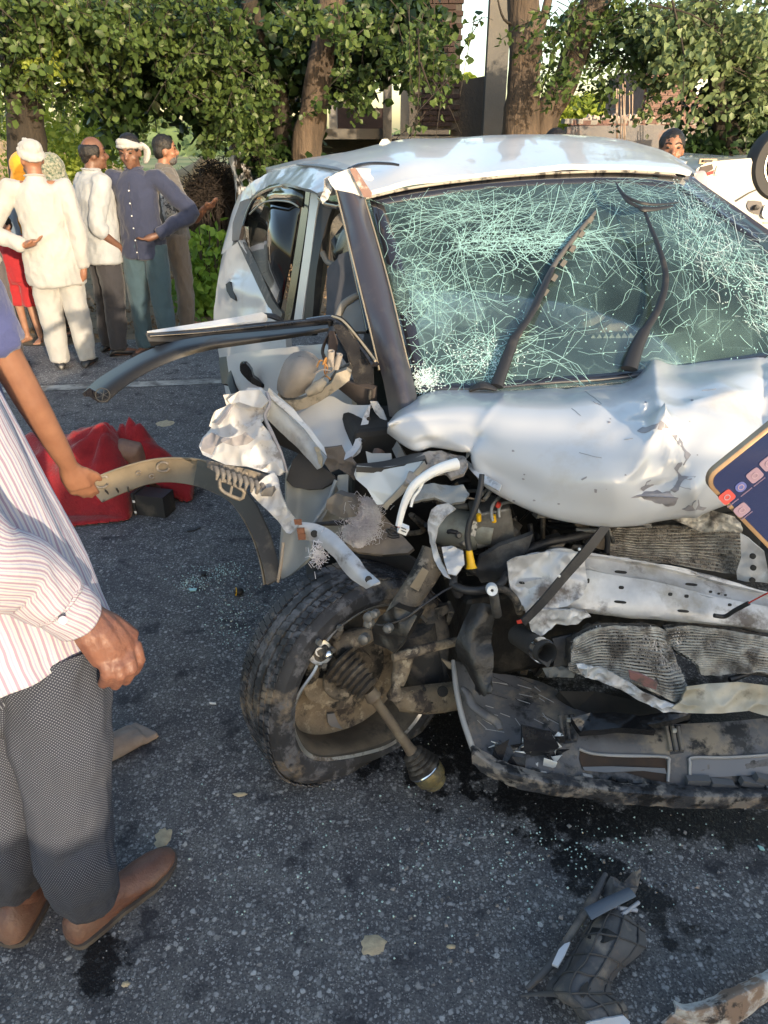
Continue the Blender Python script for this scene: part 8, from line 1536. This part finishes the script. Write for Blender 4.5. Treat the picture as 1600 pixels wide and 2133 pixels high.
def boot_(heel, toe, wid=1.):
    d = toe - heel; L_ = d.length; f = d.normalized(); l = Vector((-f.y, f.x, 0)); rs = []; rs2 = []
    for t, w_, h_ in ((-.022, .008, .045), (-.012, .020, .06), (.005, .029, .075), (.035, .035, .088), (.10, .038, .105), (.24, .039, .115), (.38, .038, .098), (.52, .043, .076), (.68, .048, .060), (.82, .044, .050), (.92, .034, .042), (.98, .020, .032), (1.0, .008, .024)):
        c = heel + f * t * L_; rs.append([c + l * math.cos(a) * w_ * wid * (1 - .22 * max(0, math.sin(a))) + Vector((0, 0, .018 + max(0, (math.sin(a) + .35) / 1.35) ** .8 * (h_ - .018))) for a in np.linspace(0, 2 * math.pi, 28, endpoint=False)])
        lift = .010 * max(0, (t - .75) * 4) + .004; rs2.append([c + l * x * w_ * 1.10 * wid + Vector((0, 0, z)) for x, z in ((-1, lift), (1, lift), (1.02, lift + .014), (-1.02, lift + .014))])
    rs = [[v + Vector((0, 0, .0035 * math.sin((v - heel).dot(f) * 230) * (1 if .40 < (v - heel).dot(f) / L_ < .66 and v.z > .04 else 0))) + Vector((1, 1, 1)) * .002 * noise.noise(v * 30) for v in r] for r in rs]
    up_ = MB().rings(rs).build('boot', BOOT, SM, 70); MB().rings(rs2).build('boot_sole', SOLE, up_, 50)
    MB().tube([heel + f * .30 * L_ + Vector((0, 0, .06)), heel + f * .27 * L_ + Vector((0, 0, .10)), heel + f * .26 * L_ + Vector((0, 0, .15))], [.040, .044, .043], 18, 3).build('boot_shaft', BOOT, up_, 60); MB().tube([heel + f * .36 * L_ + l * -.026 + Vector((0, 0, .085)), heel + f * .33 * L_ + l * -.03 + Vector((0, 0, .14))], [.016, .02], 10).build('elastic_gusset', BLKP, up_, 60)
    MB().rings([[heel + f * t * L_ + l * x * .036 + Vector((0, 0, z)) for x, z in ((-1, 0), (1, 0), (1, .012), (-1, .012))] for t in (.05, .08, .22, .25)]).build('boot_heel', SOLE, up_, 50)
    MB().tube([heel + f * .10 * L_ + l * .040 + Vector((0, 0, .03)), heel + f * .12 * L_ + l * .036 + Vector((0, 0, .10))], .0015, 5).build('seam', SOLE, up_, 60)
G3 = lambda x, y: Z_(x, y, .0)
boot_(G3(150, 1966), G3(364, 1782)); boot_(G3(22, 1972), G3(150, 1745))
# ================================================================== person lying under the red cloth
knee = Z_(258, 926, .31); ank = Z_(322, 1010, .055); hip_ = Z_(120, 985, .12)
LY = empty('person', (hip_.x, hip_.y, 0), 'person lying on the road under a red cloth, one bare lower leg and foot showing', 'person')
mb = MB(); head = hip_ + Vector((-.78, .0, -.01)); chs = hip_ + Vector((-.42, .02, .0)); mb.ball(head, .1, 14, 10, (1.1, .78, .9)); mb.tube([head, chs, hip_], [.06, .13, .13], 14, 3)
mb.tube([hip_ + Vector((0, -.05, 0)), knee + Vector((.0, 0, -.03)), knee.lerp(ank, .5) + Vector((0, -.01, .01)), ank], [.085, .062, .052, .036], 14, 3); mb.tube([hip_ + Vector((0, .12, -.02)), hip_ + Vector((.42, .16, -.02)), hip_ + Vector((.85, .12, -.05))], [.085, .06, .04], 12, 3)
to = Z_(382, 1026, .028); mb.tube([ank + Vector((-.03, 0, -.01)), ank.lerp(to, .4), ank.lerp(to, .75), to], [.038, .040, .034, .024], 12, 3)
dt = (to - ank).normalized(); st_ = Vector((-dt.y, dt.x, 0))
for k in range(5): mb.tube([to + st_ * (.030 - .015 * k) * 1, to + st_ * (.034 - .017 * k) + dt * (.045 - .005 * k) + Vector((0, 0, -.006))], [.012, .010], 6)
for sgn in (-1, 1): mb.tube([chs + Vector((0, sgn * .14, 0)), chs + Vector((.2, sgn * .24, -.06)), chs + Vector((.42, sgn * .2, -.07))], [.05, .04, .028], 10, 3)
remesh(mb, 'body', M('dusty brown skin', (.22, .135, .10), .7, var=(.17, .10, .078), vs=24, bump=(60, .3, .002)), LY, .007, 2)
REDC = cloth('red cloth', (.30, .008, .016), (.20, .005, .010), vs=7, bump=(70, .9, .006))
mb = MB(); nx, ny = 150, 80; x0, x1, y0, y1 = -2.75, -.92, 3.05, 3.95; rs = []
def hump(x, y, a, b_, r0, r1, h0, h1):
    ab = Vector((b_.x - a.x, b_.y - a.y)); ap = Vector((x - a.x, y - a.y)); t = max(0, min(1, ap.dot(ab) / ab.length_squared)); d = (ap - ab * t).length; r = r0 + (r1 - r0) * t; h = h0 + (h1 - h0) * t
    return h * max(0, 1 - (d / r) ** 2) ** .55 if d < r else 0
for i in range(ny):
    y = y0 + (y1 - y0) * i / (ny - 1); r = []
    for j in range(nx):
        x = x0 + (x1 - x0) * j / (nx - 1)
        h = max(hump(x, y, chs, hip_, .30, .28, .27, .27), hump(x, y, hip_, knee, .28, .20, .27, .43), hump(x, y, knee, knee + Vector((.34, .14, 0)), .21, .12, .42, .15), hump(x, y, head, chs, .18, .28, .2, .26), hump(x, y, knee + Vector((.3, .12, 0)), knee + Vector((.52, .1, 0)), .14, .08, .16, .05))
        h += .026 * (noise.noise(Vector((x * 6 + y * 5, y * 7 - x * 2, 2))) + .6 * (1 - 2 * abs(noise.noise(Vector((x * 9 + y * 7, y * 5, 5)))))) * (1 if h > .01 else .5)
        h += .05 * (1 - 2 * abs(noise.noise(Vector((x * 3.2 - y * 2.5, y * 2 + x * 4, 8))))) * (h > .06)
        kk = ((x + 1.86) / .90) ** 2 + ((y - 3.47) / .40) ** 2; h *= max(0, min(1, (1 - kk) / .45)) ** .7
        dk = math.hypot(x - knee.x, y - knee.y); h += .030 * math.sin(11 * math.atan2(y - knee.y, x - knee.x) + 5 * noise.noise(Vector((x * 3, y * 3, 0)))) * math.exp(-dk / .5) * min(1, dk / .12) * (h > .05)
        h *= max(.0, min(1, max(knee.x + .05 - x, y - knee.y + .04) / .12)) ** .55
        r.append(Vector((x, y, max(h * .9, .004) + .012)))
    rs.append(r)
def inside(v):   # outline of the cloth on the ground, with a slit where the shin comes out
    x, y = v.x, v.y; e = noise.noise(Vector((x * 3, y * 3, 1))) * .05; cx, cy = -1.86, 3.47
    k = ((x - cx) / .88) ** 2 + ((y - cy) / .39) ** 2; ok = k < 1 + e * 3
    if x > knee.x + .045 and y < knee.y - .035 - e * .5: ok = False
    return ok
for i in range(ny - 1):
    for j in range(nx - 1):
        q = [rs[i][j], rs[i][j + 1], rs[i + 1][j + 1], rs[i + 1][j]]
        if all(inside(v) for v in q): mb.add(q, [(0, 1, 2, 3)])
me = mb.mesh('red_cloth'); bm = bmesh.new(); bm.from_mesh(me); bmesh.ops.remove_doubles(bm, verts=bm.verts[:], dist=1e-5)
for v in bm.verts:
    if any(len(e.link_faces) == 1 for e in v.link_edges): v.co.z = max(.006, v.co.z - .03) if v.co.z < .09 else v.co.z
bm.to_mesh(me); bm.free(); o = link('red_cloth', me, REDC, None, 180); s_ = o.modifiers.new('t', 'SOLIDIFY'); s_.thickness = .006; s_.offset = 1
tag(o, 'crumpled red woven cloth spread over the lying person', 'cloth')
# ================================================================== black plastic box and small debris on the road
a = G_(286, 1076); mb = MB(); BX = empty('plastic_box', tuple(G_(318, 1078)), 'open black plastic box lying on its side beside the red cloth', 'box')
rot = Matrix.Rotation(R(-14), 3, 'Z'); c = G_(320, 1076) + Vector((0, .05, .055))
w_, d_, h_ = .16, .10, .11
for cc, ss in (((0, .05, 0), (w_, .004, h_)), ((0, -.05, 0), (w_, .004, h_)), ((0, 0, .053), (w_, .10, .004)), ((0, 0, -.053), (w_, .10, .004)), ((.078, 0, 0), (.004, .10, h_))): MB().box(c + rot @ Vector(cc), ss, rot).build('box_side', BLKP, BX, 0)
MB().box(c + rot @ Vector((-.082, 0, 0)), (.014, .115, .125), rot).build('box_rim', BLKP, BX, 0)
for dz in (.022, -.038): MB().box(c + rot @ Vector((-.078, -.0585, dz)), (.012, .003, .012), rot).build('white_mark', WPL, BX, 0)
cap = empty('cap', tuple(G_(498, 1234)), 'small round black cap with a yellow ring on asphalt left of the tyre', 'cap'); cc = G_(498, 1232, .016)
MB().ball(cc, .019, 14, 10, (1.1, .9, .8)).build('cap_body', BLKP, cap, 60); MB().lathe([(.0165, -.002), (.018, 0), (.0165, .002)], cc + Vector((-.012, -.004, .002)), (-1, -.3, .2), 20).build('ring', YEL, cap, 60)
MB().lathe([(0, 0), (.012, 0), (.012, .008), (.005, .010), (0, .010)], G_(424, 1196, .004), (.2, -.3, 1), 14).build('plug', BLKP, None, 60); tag(bpy.data.objects['plug'], 'tiny black plug among glass crumbs near the fallen cladding', 'plug')
def debris(name, pts, mat, label, cat, z=.004, thick=.004, amp=.002, parent=None):
    o = plate(name, [G_(x, y, zz if len(q) else z) for (x, y, *q), zz in ((p, p[2] if len(p) > 2 else z) for p in pts)], mat, parent, thick=thick, amp=amp, freq=30, sub=2)
    if label: tag(o, label, cat)
    return o
TLS = M('teal glass shard', (.35, .62, .60), .15, coat=.5)
debris('glass_shard', [(393, 1226), (410, 1225), (408, 1230), (396, 1231)], TLS, 'flat teal glass shard left of the tyre', 'glass shard'); debris('glass_shard', [(1578, 1760), (1590, 1764), (1594, 1770), (1584, 1769)], TLS, 'pale teal glass shard at the right edge below the bumper', 'glass shard')
debris('metal_sliver', [(436, 1462), (450, 1464), (450, 1466), (437, 1465)], WPL, 'thin white sliver on asphalt left of the burst tyre', 'sliver'); debris('rubber_strip', [(388, 1104), (402, 1101), (416, 1096), (418, 1099), (404, 1105), (390, 1107)], BLKP, 'small curved dark strip on road below the cladding', 'strip')
# ================================================================== torn wheel liner, bottom right
LN = M('dusty torn liner', (.105, .10, .10), .75, var=(.075, .072, .075), vs=9, dirt=((.25, .21, .17), 9, .50, .64), bump=(34, .6, .004)); LNR = M('liner rib', (.075, .07, .068), .8)
WL_ = empty('torn_wheel_liner', tuple(G_(1220, 1990)), 'torn ribbed plastic wheel liner lying on asphalt at the bottom right', 'wheel liner')
g = lambda x, y, z: Z_(x, y, z)
rows = [[g(1238, 1908, .03), g(1270, 1898, .06), g(1306, 1906, .06), g(1342, 1936, .02)], [g(1205, 1962, .03), g(1240, 1950, .09), g(1292, 1958, .085), g(1340, 1974, .03)], [g(1176, 2012, .03), g(1212, 2004, .10), g(1260, 2014, .09), g(1286, 2030, .03)], [g(1140, 2060, .03), g(1178, 2062, .11), g(1230, 2066, .10), g(1272, 2068, .04)], [g(1190, 2090, .05), g(1216, 2110, .10), g(1262, 2100, .09), g(1300, 2090, .03)], [g(1206, 2130, .03), g(1236, 2146, .08), g(1280, 2136, .07), g(1310, 2120, .02)]]
ln, LG = sheet('liner_shell', rows, LN, WL_, thick=.004, ku=7, kv=7, amp=.006, freq=16, smooth=50)
for i in range(2, len(LG) - 1, 5): MB().tube([v + Vector((0, 0, .003)) for v in LG[i]], .0022, 5, 1).build('liner_rib', LNR, ln, 60)
for j in range(3, len(LG[0]) - 1, 5): MB().tube([LG[i][j] + Vector((0, 0, .003)) for i in range(0, len(LG))], .0022, 5, 1).build('liner_rib', LNR, ln, 60)
LBV = bvh_of(LG)
for pts in ([(1194, 1960), (1210, 1940), (1236, 1934), (1266, 1938), (1290, 1952), (1256, 1966), (1226, 1956)], [(1210, 2056), (1222, 2046), (1228, 2060), (1214, 2080), (1204, 2070)]):
    P = [cast(LBV, x, y, .004)[0] for x, y in pts]; P = [p for p in P if p]
    if len(P) > 3: plate('torn_hole_shade', P, BAYD, ln, thick=.001)  # dark plate paints the shade inside the tear
tp = lambda nm, pts, r, m_, fl=1.: MB().tube([g(*p) for p in pts], r, 8, 4, True, fl).build(nm, m_, WL_, 60)
tp('long_stem', [(1098, 2060, .02), (1150, 2006, .04), (1200, 1930, .05), (1232, 1880, .05), (1262, 1820, .06)], [.006, .010, .009, .012, .006], LN)
tp('edge_strip', [(1085, 2074, .03), (1130, 2070, .05), (1180, 2074, .09), (1212, 2120, .06), (1225, 2150, .03)], [.003, .006, .009, .006, .006], LNR, .5)
tp('blue_grey_bar', [(1224, 1904, .09), (1270, 1880, .10), (1316, 1858, .09)], [.016, .015, .014], M('blue grey plastic', (.10, .12, .15), .5), .35)
for p0, p1 in (((1264, 1886), (1290, 1910)), ((1272, 1882), (1300, 1902)), ((1290, 1892), (1326, 1896)), ((1296, 1905), (1330, 1880))): tp('torn_rib', [(*p0, .07), (*p1, .05)], .005, M('pale torn edge', (.42, .42, .45), .5))
plate('torn_flap', [g(*p) for p in ((1255, 1855, .05), (1272, 1825, .07), (1300, 1836, .06), (1316, 1820, .08), (1336, 1810, .06), (1328, 1850, .05), (1320, 1870, .06), (1290, 1880, .07), (1262, 1878, .05))], LN, WL_, thick=.004, amp=.016, freq=24, sub=4)
plate('white_scrap', [g(*p) for p in ((1150, 2008, .10), (1164, 1978, .11), (1176, 1966, .11), (1188, 1962, .11), (1176, 1990, .11), (1162, 2014, .10))], M('grey white scrap', (.5, .52, .56), .4), WL_, thick=.008, amp=.002)
plate('broken_flange', [g(*p) for p in ((1220, 2130, .1), (1262, 2120, .1), (1300, 2116, .09), (1312, 2128, .08), (1306, 2150, .07), (1230, 2160, .08))], M('grey white scrap', (.5, .52, .56), .4), WL_, thick=.006, amp=.006, sub=2)
# ================================================================== broken white trim, bottom right corner
TRM = empty('broken_trim', tuple(G_(1500, 2080)), 'broken white bumper trim with dirty tan inside at the bottom right corner', 'trim')
sheet('trim_outer', [[g(1404, 2084, .06), g(1430, 2090, .06), g(1480, 2078, .06), g(1540, 2050, .07), (g(1610, 2012, .08)), g(1720, 1950, .08)], [g(1408, 2100, .085), g(1440, 2106, .085), g(1490, 2096, .09), g(1550, 2068, .10), g(1620, 2036, .10), g(1730, 1975, .10)], [g(1404, 2118, .04), g(1450, 2132, .04), g(1510, 2126, .05), g(1570, 2096, .05), g(1640, 2062, .05), g(1750, 2000, .05)]], M('chipped white trim', (.66, .64, .60), .5, dirt=((.30, .21, .15), 9, .44, .52), dirt2=((.06, .05, .045), 15, .58, .64), bump=(30, .4, .004)), TRM, thick=.006, ku=7, kv=6, amp=.005, freq=16, smooth=50)
plate('trim_edge', [g(*p) for p in ((1380, 2134, .03), (1404, 2112, .05), (1436, 2118, .05), (1520, 2118, .05), (1600, 2075, .06), (1600, 2084, .04), (1530, 2135, .03), (1460, 2150, .02), (1400, 2160, .02))], M('chipped white trim', (.66, .64, .60), .5), TRM, thick=.006, amp=.003, sub=2)
# ================================================================== telephone held in from the right
ND = (0, 0, 0); PHN = empty('mobile_phone', tuple(Y_(1620, 1060, .52)), 'mobile phone in a gold case held in from the right edge', 'phone')
o3 = Y_(1560, 1080, .50); ex = (Y_(1600, 1165, .50) - Y_(1468, 1030, .50)).normalized(); ey = (Y_(1590, 924, .50) - Y_(1468, 1005, .50)); ey = (ey - ex * ey.dot(ex)).normalized(); ez = ex.cross(ey)
if ez.y > 0: ez = -ez
cor = Y_(1462, 1000, .50)
PW, PH_ = .078, .158       # the far corner sits at cor; the case runs along ex (long side) and ey (short side)
def rr_(w_, h_, r, z, inset=0.):
    out = []
    for cx_, cy_, a0 in ((w_ - r, h_ - r, 0), (r, h_ - r, 90), (r, r, 180), (w_ - r, r, 270)):
        for a in range(0, 91, 15): t = R(a0 + a); out.append(cor + ex * (cx_ + math.cos(t) * (r - inset)) + ey * (cy_ + math.sin(t) * (r - inset)) + ez * z)
    return out
MB().rings([rr_(PH_, PW, .012, -.009, .002), rr_(PH_, PW, .012, -.006), rr_(PH_, PW, .012, 0), rr_(PH_, PW, .012, .001, .0015)]).build('phone_case', M('gold case', (.26, .17, .10), .4, .3, var=(.34, .24, .15), vs=40), PHN, 50)
scr = M('phone screen', (.012, .016, .045), .08, coat=1.); p = scr.node_tree.nodes['Principled BSDF']; p.inputs['Emission Color'].default_value = (.05, .07, .16, 1); p.inputs['Emission Strength'].default_value = .12
MB().rings([rr_(PH_, PW, .012, .0008, .0030), rr_(PH_, PW, .012, .0016, .0032)]).build('screen', scr, PHN, 50)
def icon(x, y, s, m_, round__=.3):
    c = cor; u = Y_(x, y, .50); r = ray(x, y); t = (cor + ez * .002 - Vector((0, 0, CAM_H))).dot(ez) / r.dot(ez); q = Vector((0, 0, CAM_H)) + r * t
    ring = lambda z: [q + ex * (s * math.copysign(abs(math.cos(a)) ** round__, math.cos(a))) + ey * (s * math.copysign(abs(math.sin(a)) ** round__, math.sin(a))) + ez * z for a in np.linspace(0, 6.283, 24, endpoint=False)]
    return MB().rings([ring(0), ring(.0005)]).build('app_icon', m_, PHN, 50), q
IP, IR, IB = M('mauve icon', (.17, .12, .18), .5), M('red icon', (.30, .03, .03), .5), M('blue icon', (.05, .07, .25), .5)
for x, y, s, m_, rd in ((1514, 1035, .0052, IR, .4), (1545, 1062, .0052, IP, .4), (1543, 1014, .0040, IB, .9), (1572, 990, .0052, IP, .4), (1600, 965, .0052, IP, .4)):
    o, q = icon(x, y, s, m_, rd); MB().lathe([(.0018, 0), (.0024, 0), (.0024, .0003), (.0018, .0003)], q + ez * .0007, ez, 16).build('icon_mark', M('icon line', (.24, .18, .24), .5), o, 0)
for x, y in ((1527, 1048), (1556, 1074), (1555, 1025), (1582, 1004)):
    r = ray(x, y); t = (cor + ez * .002 - Vector((0, 0, CAM_H))).dot(ez) / r.dot(ez); q = Vector((0, 0, CAM_H)) + r * t; MB().tube([q - ey * .005 - ex * .0, q + ey * .005], .0005, 4).build('icon_caption', IP, PHN, 0)
# the hand and forearm that hold it, outside the frame
PHH = empty("person", (.86, .06, 0), "person at the right edge holding out the gold cased phone", "person"); mb = MB(); hb = cor + ex * .15 + ey * .035 - ez * .03
hs, he_ = Vector((.66, .10, 1.38)), Vector((.62, .30, 1.12)); hw = hb + ex * .07 - ez * .03
mb.tube([hb, hw, he_, hs], [.032, .028, .04, .05], 12, 4); hc = Vector((.84, .04, 1.3)); hp = Vector((.86, .06, .9)); hh_ = Vector((.84, .06, 1.62))
mb.ball(hh_, .1, 14, 10, (.78, .93, 1.15)).tube([hc, Vector((.84, .04, 1.45)), hh_], [.1, .056, .055], 12, 3).tube([hp, hc], .12, 12).tube([hs, hc, Vector((1.02, -.02, 1.38))], .055, 10).tube([Vector((1.02, -.02, 1.38)), Vector((1.08, -.05, 1.1)), Vector((1.07, .02, .82))], [.05, .042, .03], 10).ball((1.07, .04, .76), .045, 8, 6, (.6, 1, 1.3))
for q in (-.09, .09): mb.tube([hp + Vector((q, 0, 0)), Vector((.86 + q, .07, .49)), Vector((.86 + q, .02, .05)), Vector((.86 + q, .16, .03))], [.09, .055, .038, .03], 10)
for k in range(4): a = hb + ex * (-.03 + .02 * k); mb.tube([a, a + ey * .045, a + ey * .052 + ez * .035, a + ey * .04 + ez * .042], [.011, .010, .009, .008], 8, 3)
mb.tube([hb, hb - ey * .045 + ez * .01, hb - ey * .05 - ex * .02 + ez * .036, hb - ey * .03 - ex * .035 + ez * .044], [.014, .013, .011, .009], 8, 3)
remesh(mb, "body", SK1, PHH, .005, 1)
mb = MB().rings([ellring(Vector((.85, .05, z)), a, b, Matrix.Identity(3)) for z, a, b in ((.78, .19, .14), (1.0, .18, .135), (1.28, .185, .13), (1.38, .16, .11), (1.46, .07, .07))]).tube([hc, hs, hs.lerp(he_, .7)], [.07, .068, .06], 12, 3).tube([hc, (1.02, -.02, 1.38), (1.07, -.04, 1.15)], [.07, .068, .06], 12, 3); remesh(mb, 'shirt', CBLU, PHH, .012, 3, amp=.012, freq=10)
mb = MB().tube([hp + Vector((0, 0, .05)), hp - Vector((0, 0, .08))], .155, 16)
for q in (-.09, .09): mb.tube([hp + Vector((q, 0, 0)), Vector((.86 + q, .07, .49)), Vector((.86 + q, .02, .06))], [.1, .075, .065], 12, 3)
remesh(mb, 'trousers', CCHAR, PHH, .012, 3, amp=.012, freq=10); MB().ball(hh_ + Vector((0, -.02, .04)), .1, 12, 8, (.86, 1, 1)).build('hair', HAIR, PHH, 60)
# ================================================================== overturned white car at the right
OC = empty('overturned_car', tuple(G_(1800, 560)), 'white car lying upside down behind the far side of the wreck', 'car')
YC = 6.2; q = lambda x, y, Y=YC: Y_(x, y, Y)
outl = [(1438, 372), (1446, 350), (1468, 336), (1510, 332), (1560, 328), (1566, 345), (1572, 372), (1590, 400), (1625, 415), (1680, 410), (1705, 380), (1712, 335), (1830, 330), (2060, 335), (2075, 310), (2110, 296), (2160, 306), (2175, 340), (2250, 345), (2290, 400), (2280, 450), (2160, 500), (2060, 540), (1960, 600), (1800, 620), (1640, 620), (1560, 560), (1500, 470), (1450, 420)]
rs = []
for Y, k in ((YC + .1, .955), (YC, .985), (YC + .12, 1.), (YC + .8, 1.), (YC + 1.5, 1.), (YC + 1.65, .96)):
    c0_ = q(1850, 430); rs.append([Vector((c0_.x + (q(x, y).x - c0_.x) * k, Y, c0_.z + (q(x, y).z - c0_.z) * k)) for x, y in outl])
cl = rs[1]; rs = rs[1:]
MB().rings(rs).build('car_body', M('cream white paint', (.60, .57, .52), .25, coat=.6), OC, 30)
pc_ = lambda name, pts, m_, off=.01, th=.01, **k: plate(name, [Y_(x, y, YC - off) for x, y in pts], m_, OC, thick=th, **k)
pc_('tail_lamp', [(1466, 362), (1488, 354), (1486, 362), (1468, 368)], M('red lamp', (.30, .015, .02), .2, coat=.5)); pc_('reflector', [(1494, 345), (1506, 344), (1502, 356), (1496, 366), (1488, 366)], CHR); pc_('lamp_recess', [(1460, 348), (1484, 342), (1486, 352), (1464, 364), (1452, 372), (1456, 358)], M('shadow recess', (.10, .08, .07), .8))
MB().box(Y_(1474, 336, YC + .02), (.13, .02, .035)).build('number_plate_lamp', M('tan plastic', (.5, .36, .22), .5), OC, 0); MB().box(Y_(1474, 335, YC), (.07, .02, .015)).build('dark_insert', BLKP, OC, 0)
pc_('fuel_flap', [(1560, 418), (1586, 420), (1588, 440), (1580, 447), (1562, 440), (1556, 428)], M('grey fuel recess', (.13, .12, .12), .6), round_=2); MB().lathe([(0, 0), (.02, 0), (.018, .03), (0, .034)], Y_(1574, 432, YC - .02), (0, -1, 0), 16).build('fuel_cap', BLKP, OC, 40)
pc_('fuel_lid', [(1594, 428), (1612, 426), (1614, 452), (1592, 455), (1588, 442)], WPL, .03, round_=2); pc_('panel_gap', [(1530, 418), (1560, 400), (1580, 392), (1582, 394), (1562, 403), (1533, 421)], BLKP, .004, .004); pc_('sill_line', [(1590, 462), (1700, 466), (1700, 470), (1590, 466)], M('tan line', (.40, .36, .30), .6), .006, .006)
pc_('side_window', [(1600, 485), (1780, 488), (1900, 500), (1880, 580), (1680, 590), (1620, 540)], SIDEG, .012)
for x in (1642, 2120):
    wc_ = Y_(x, 340, YC); WH = MB().lathe([(.175, -.08), (.255, -.09), (.272, -.065), (.275, 0), (.272, .065), (.255, .09), (.175, .08)], wc_ + Vector((0, .06, 0)), (0, -1, 0), 48).build('tyre', M('clean tyre', (.03, .03, .032), .7), OC, 50)
    mb = MB(); mb.lathe([(.16, .02), (.18, .06), (.187, .088), (.177, .088), (.168, .06)], wc_ + Vector((0, .06, 0)), (0, -1, 0), 48)
    for k in range(10):
        a = 6.283 * k / 10; e = Vector((math.cos(a), 0, math.sin(a))); mb.tube([wc_ + e * .03 + Vector((0, -.02, 0)), wc_ + e * .168 + Vector((0, -.03, 0))], [.014, .011], 6)
    mb.lathe([(0, .1), (.04, .09), (.05, .05), (0, .05)], wc_ + Vector((0, .06, 0)), (0, -1, 0), 20); mb.build('alloy_rim', M('alloy', (.6, .6, .6), .3, .8), WH, 40); MB().lathe([(0, .0), (.168, 0), (.168, -.02), (0, -.02)], wc_ + Vector((0, .06, 0)), (0, -1, 0), 30).build('wheel_hollow', BAYD, WH, 40)
# ================================================================== unseen van added behind the camera, its outline shaped to shade the road
VN = empty('added_shade_van', (3, -3.4, 0), 'unseen white van added behind the camera to shade the road', 'van')
def vbox(name, prof, m_, y0=-2.5, y1=-4.2):
    return MB().rings([[Vector((x + .45, y, z)) for x, z in prof] for y in (y0, y1)]).build(name, m_, VN, 0)
vbox('van_body', [(.15, .25), (.12, .9), (.35, 1.10), (1.45, 1.18), (1.85, 1.76), (2.0, 1.85), (2.4, 1.83), (2.9, 1.78), (7.2, 1.76), (7.3, 1.6), (7.3, .25)], M('van paint', (.6, .6, .6), .4))
vbox('side_window', [(1.65, 1.2), (2.0, 1.68), (2.9, 1.68), (2.9, 1.2)], M('van glass', (.02, .02, .02), .1), -2.49, -2.5)
for x in (1.3, 6.0):
    for y in (-2.6, -4.1): MB().lathe([(0, -.1), (.32, -.1), (.34, 0), (.32, .1), (0, .1)], (x, y, .34), (0, 1, 0), 28).build('wheel', MATS['clean tyre'], VN, 40)
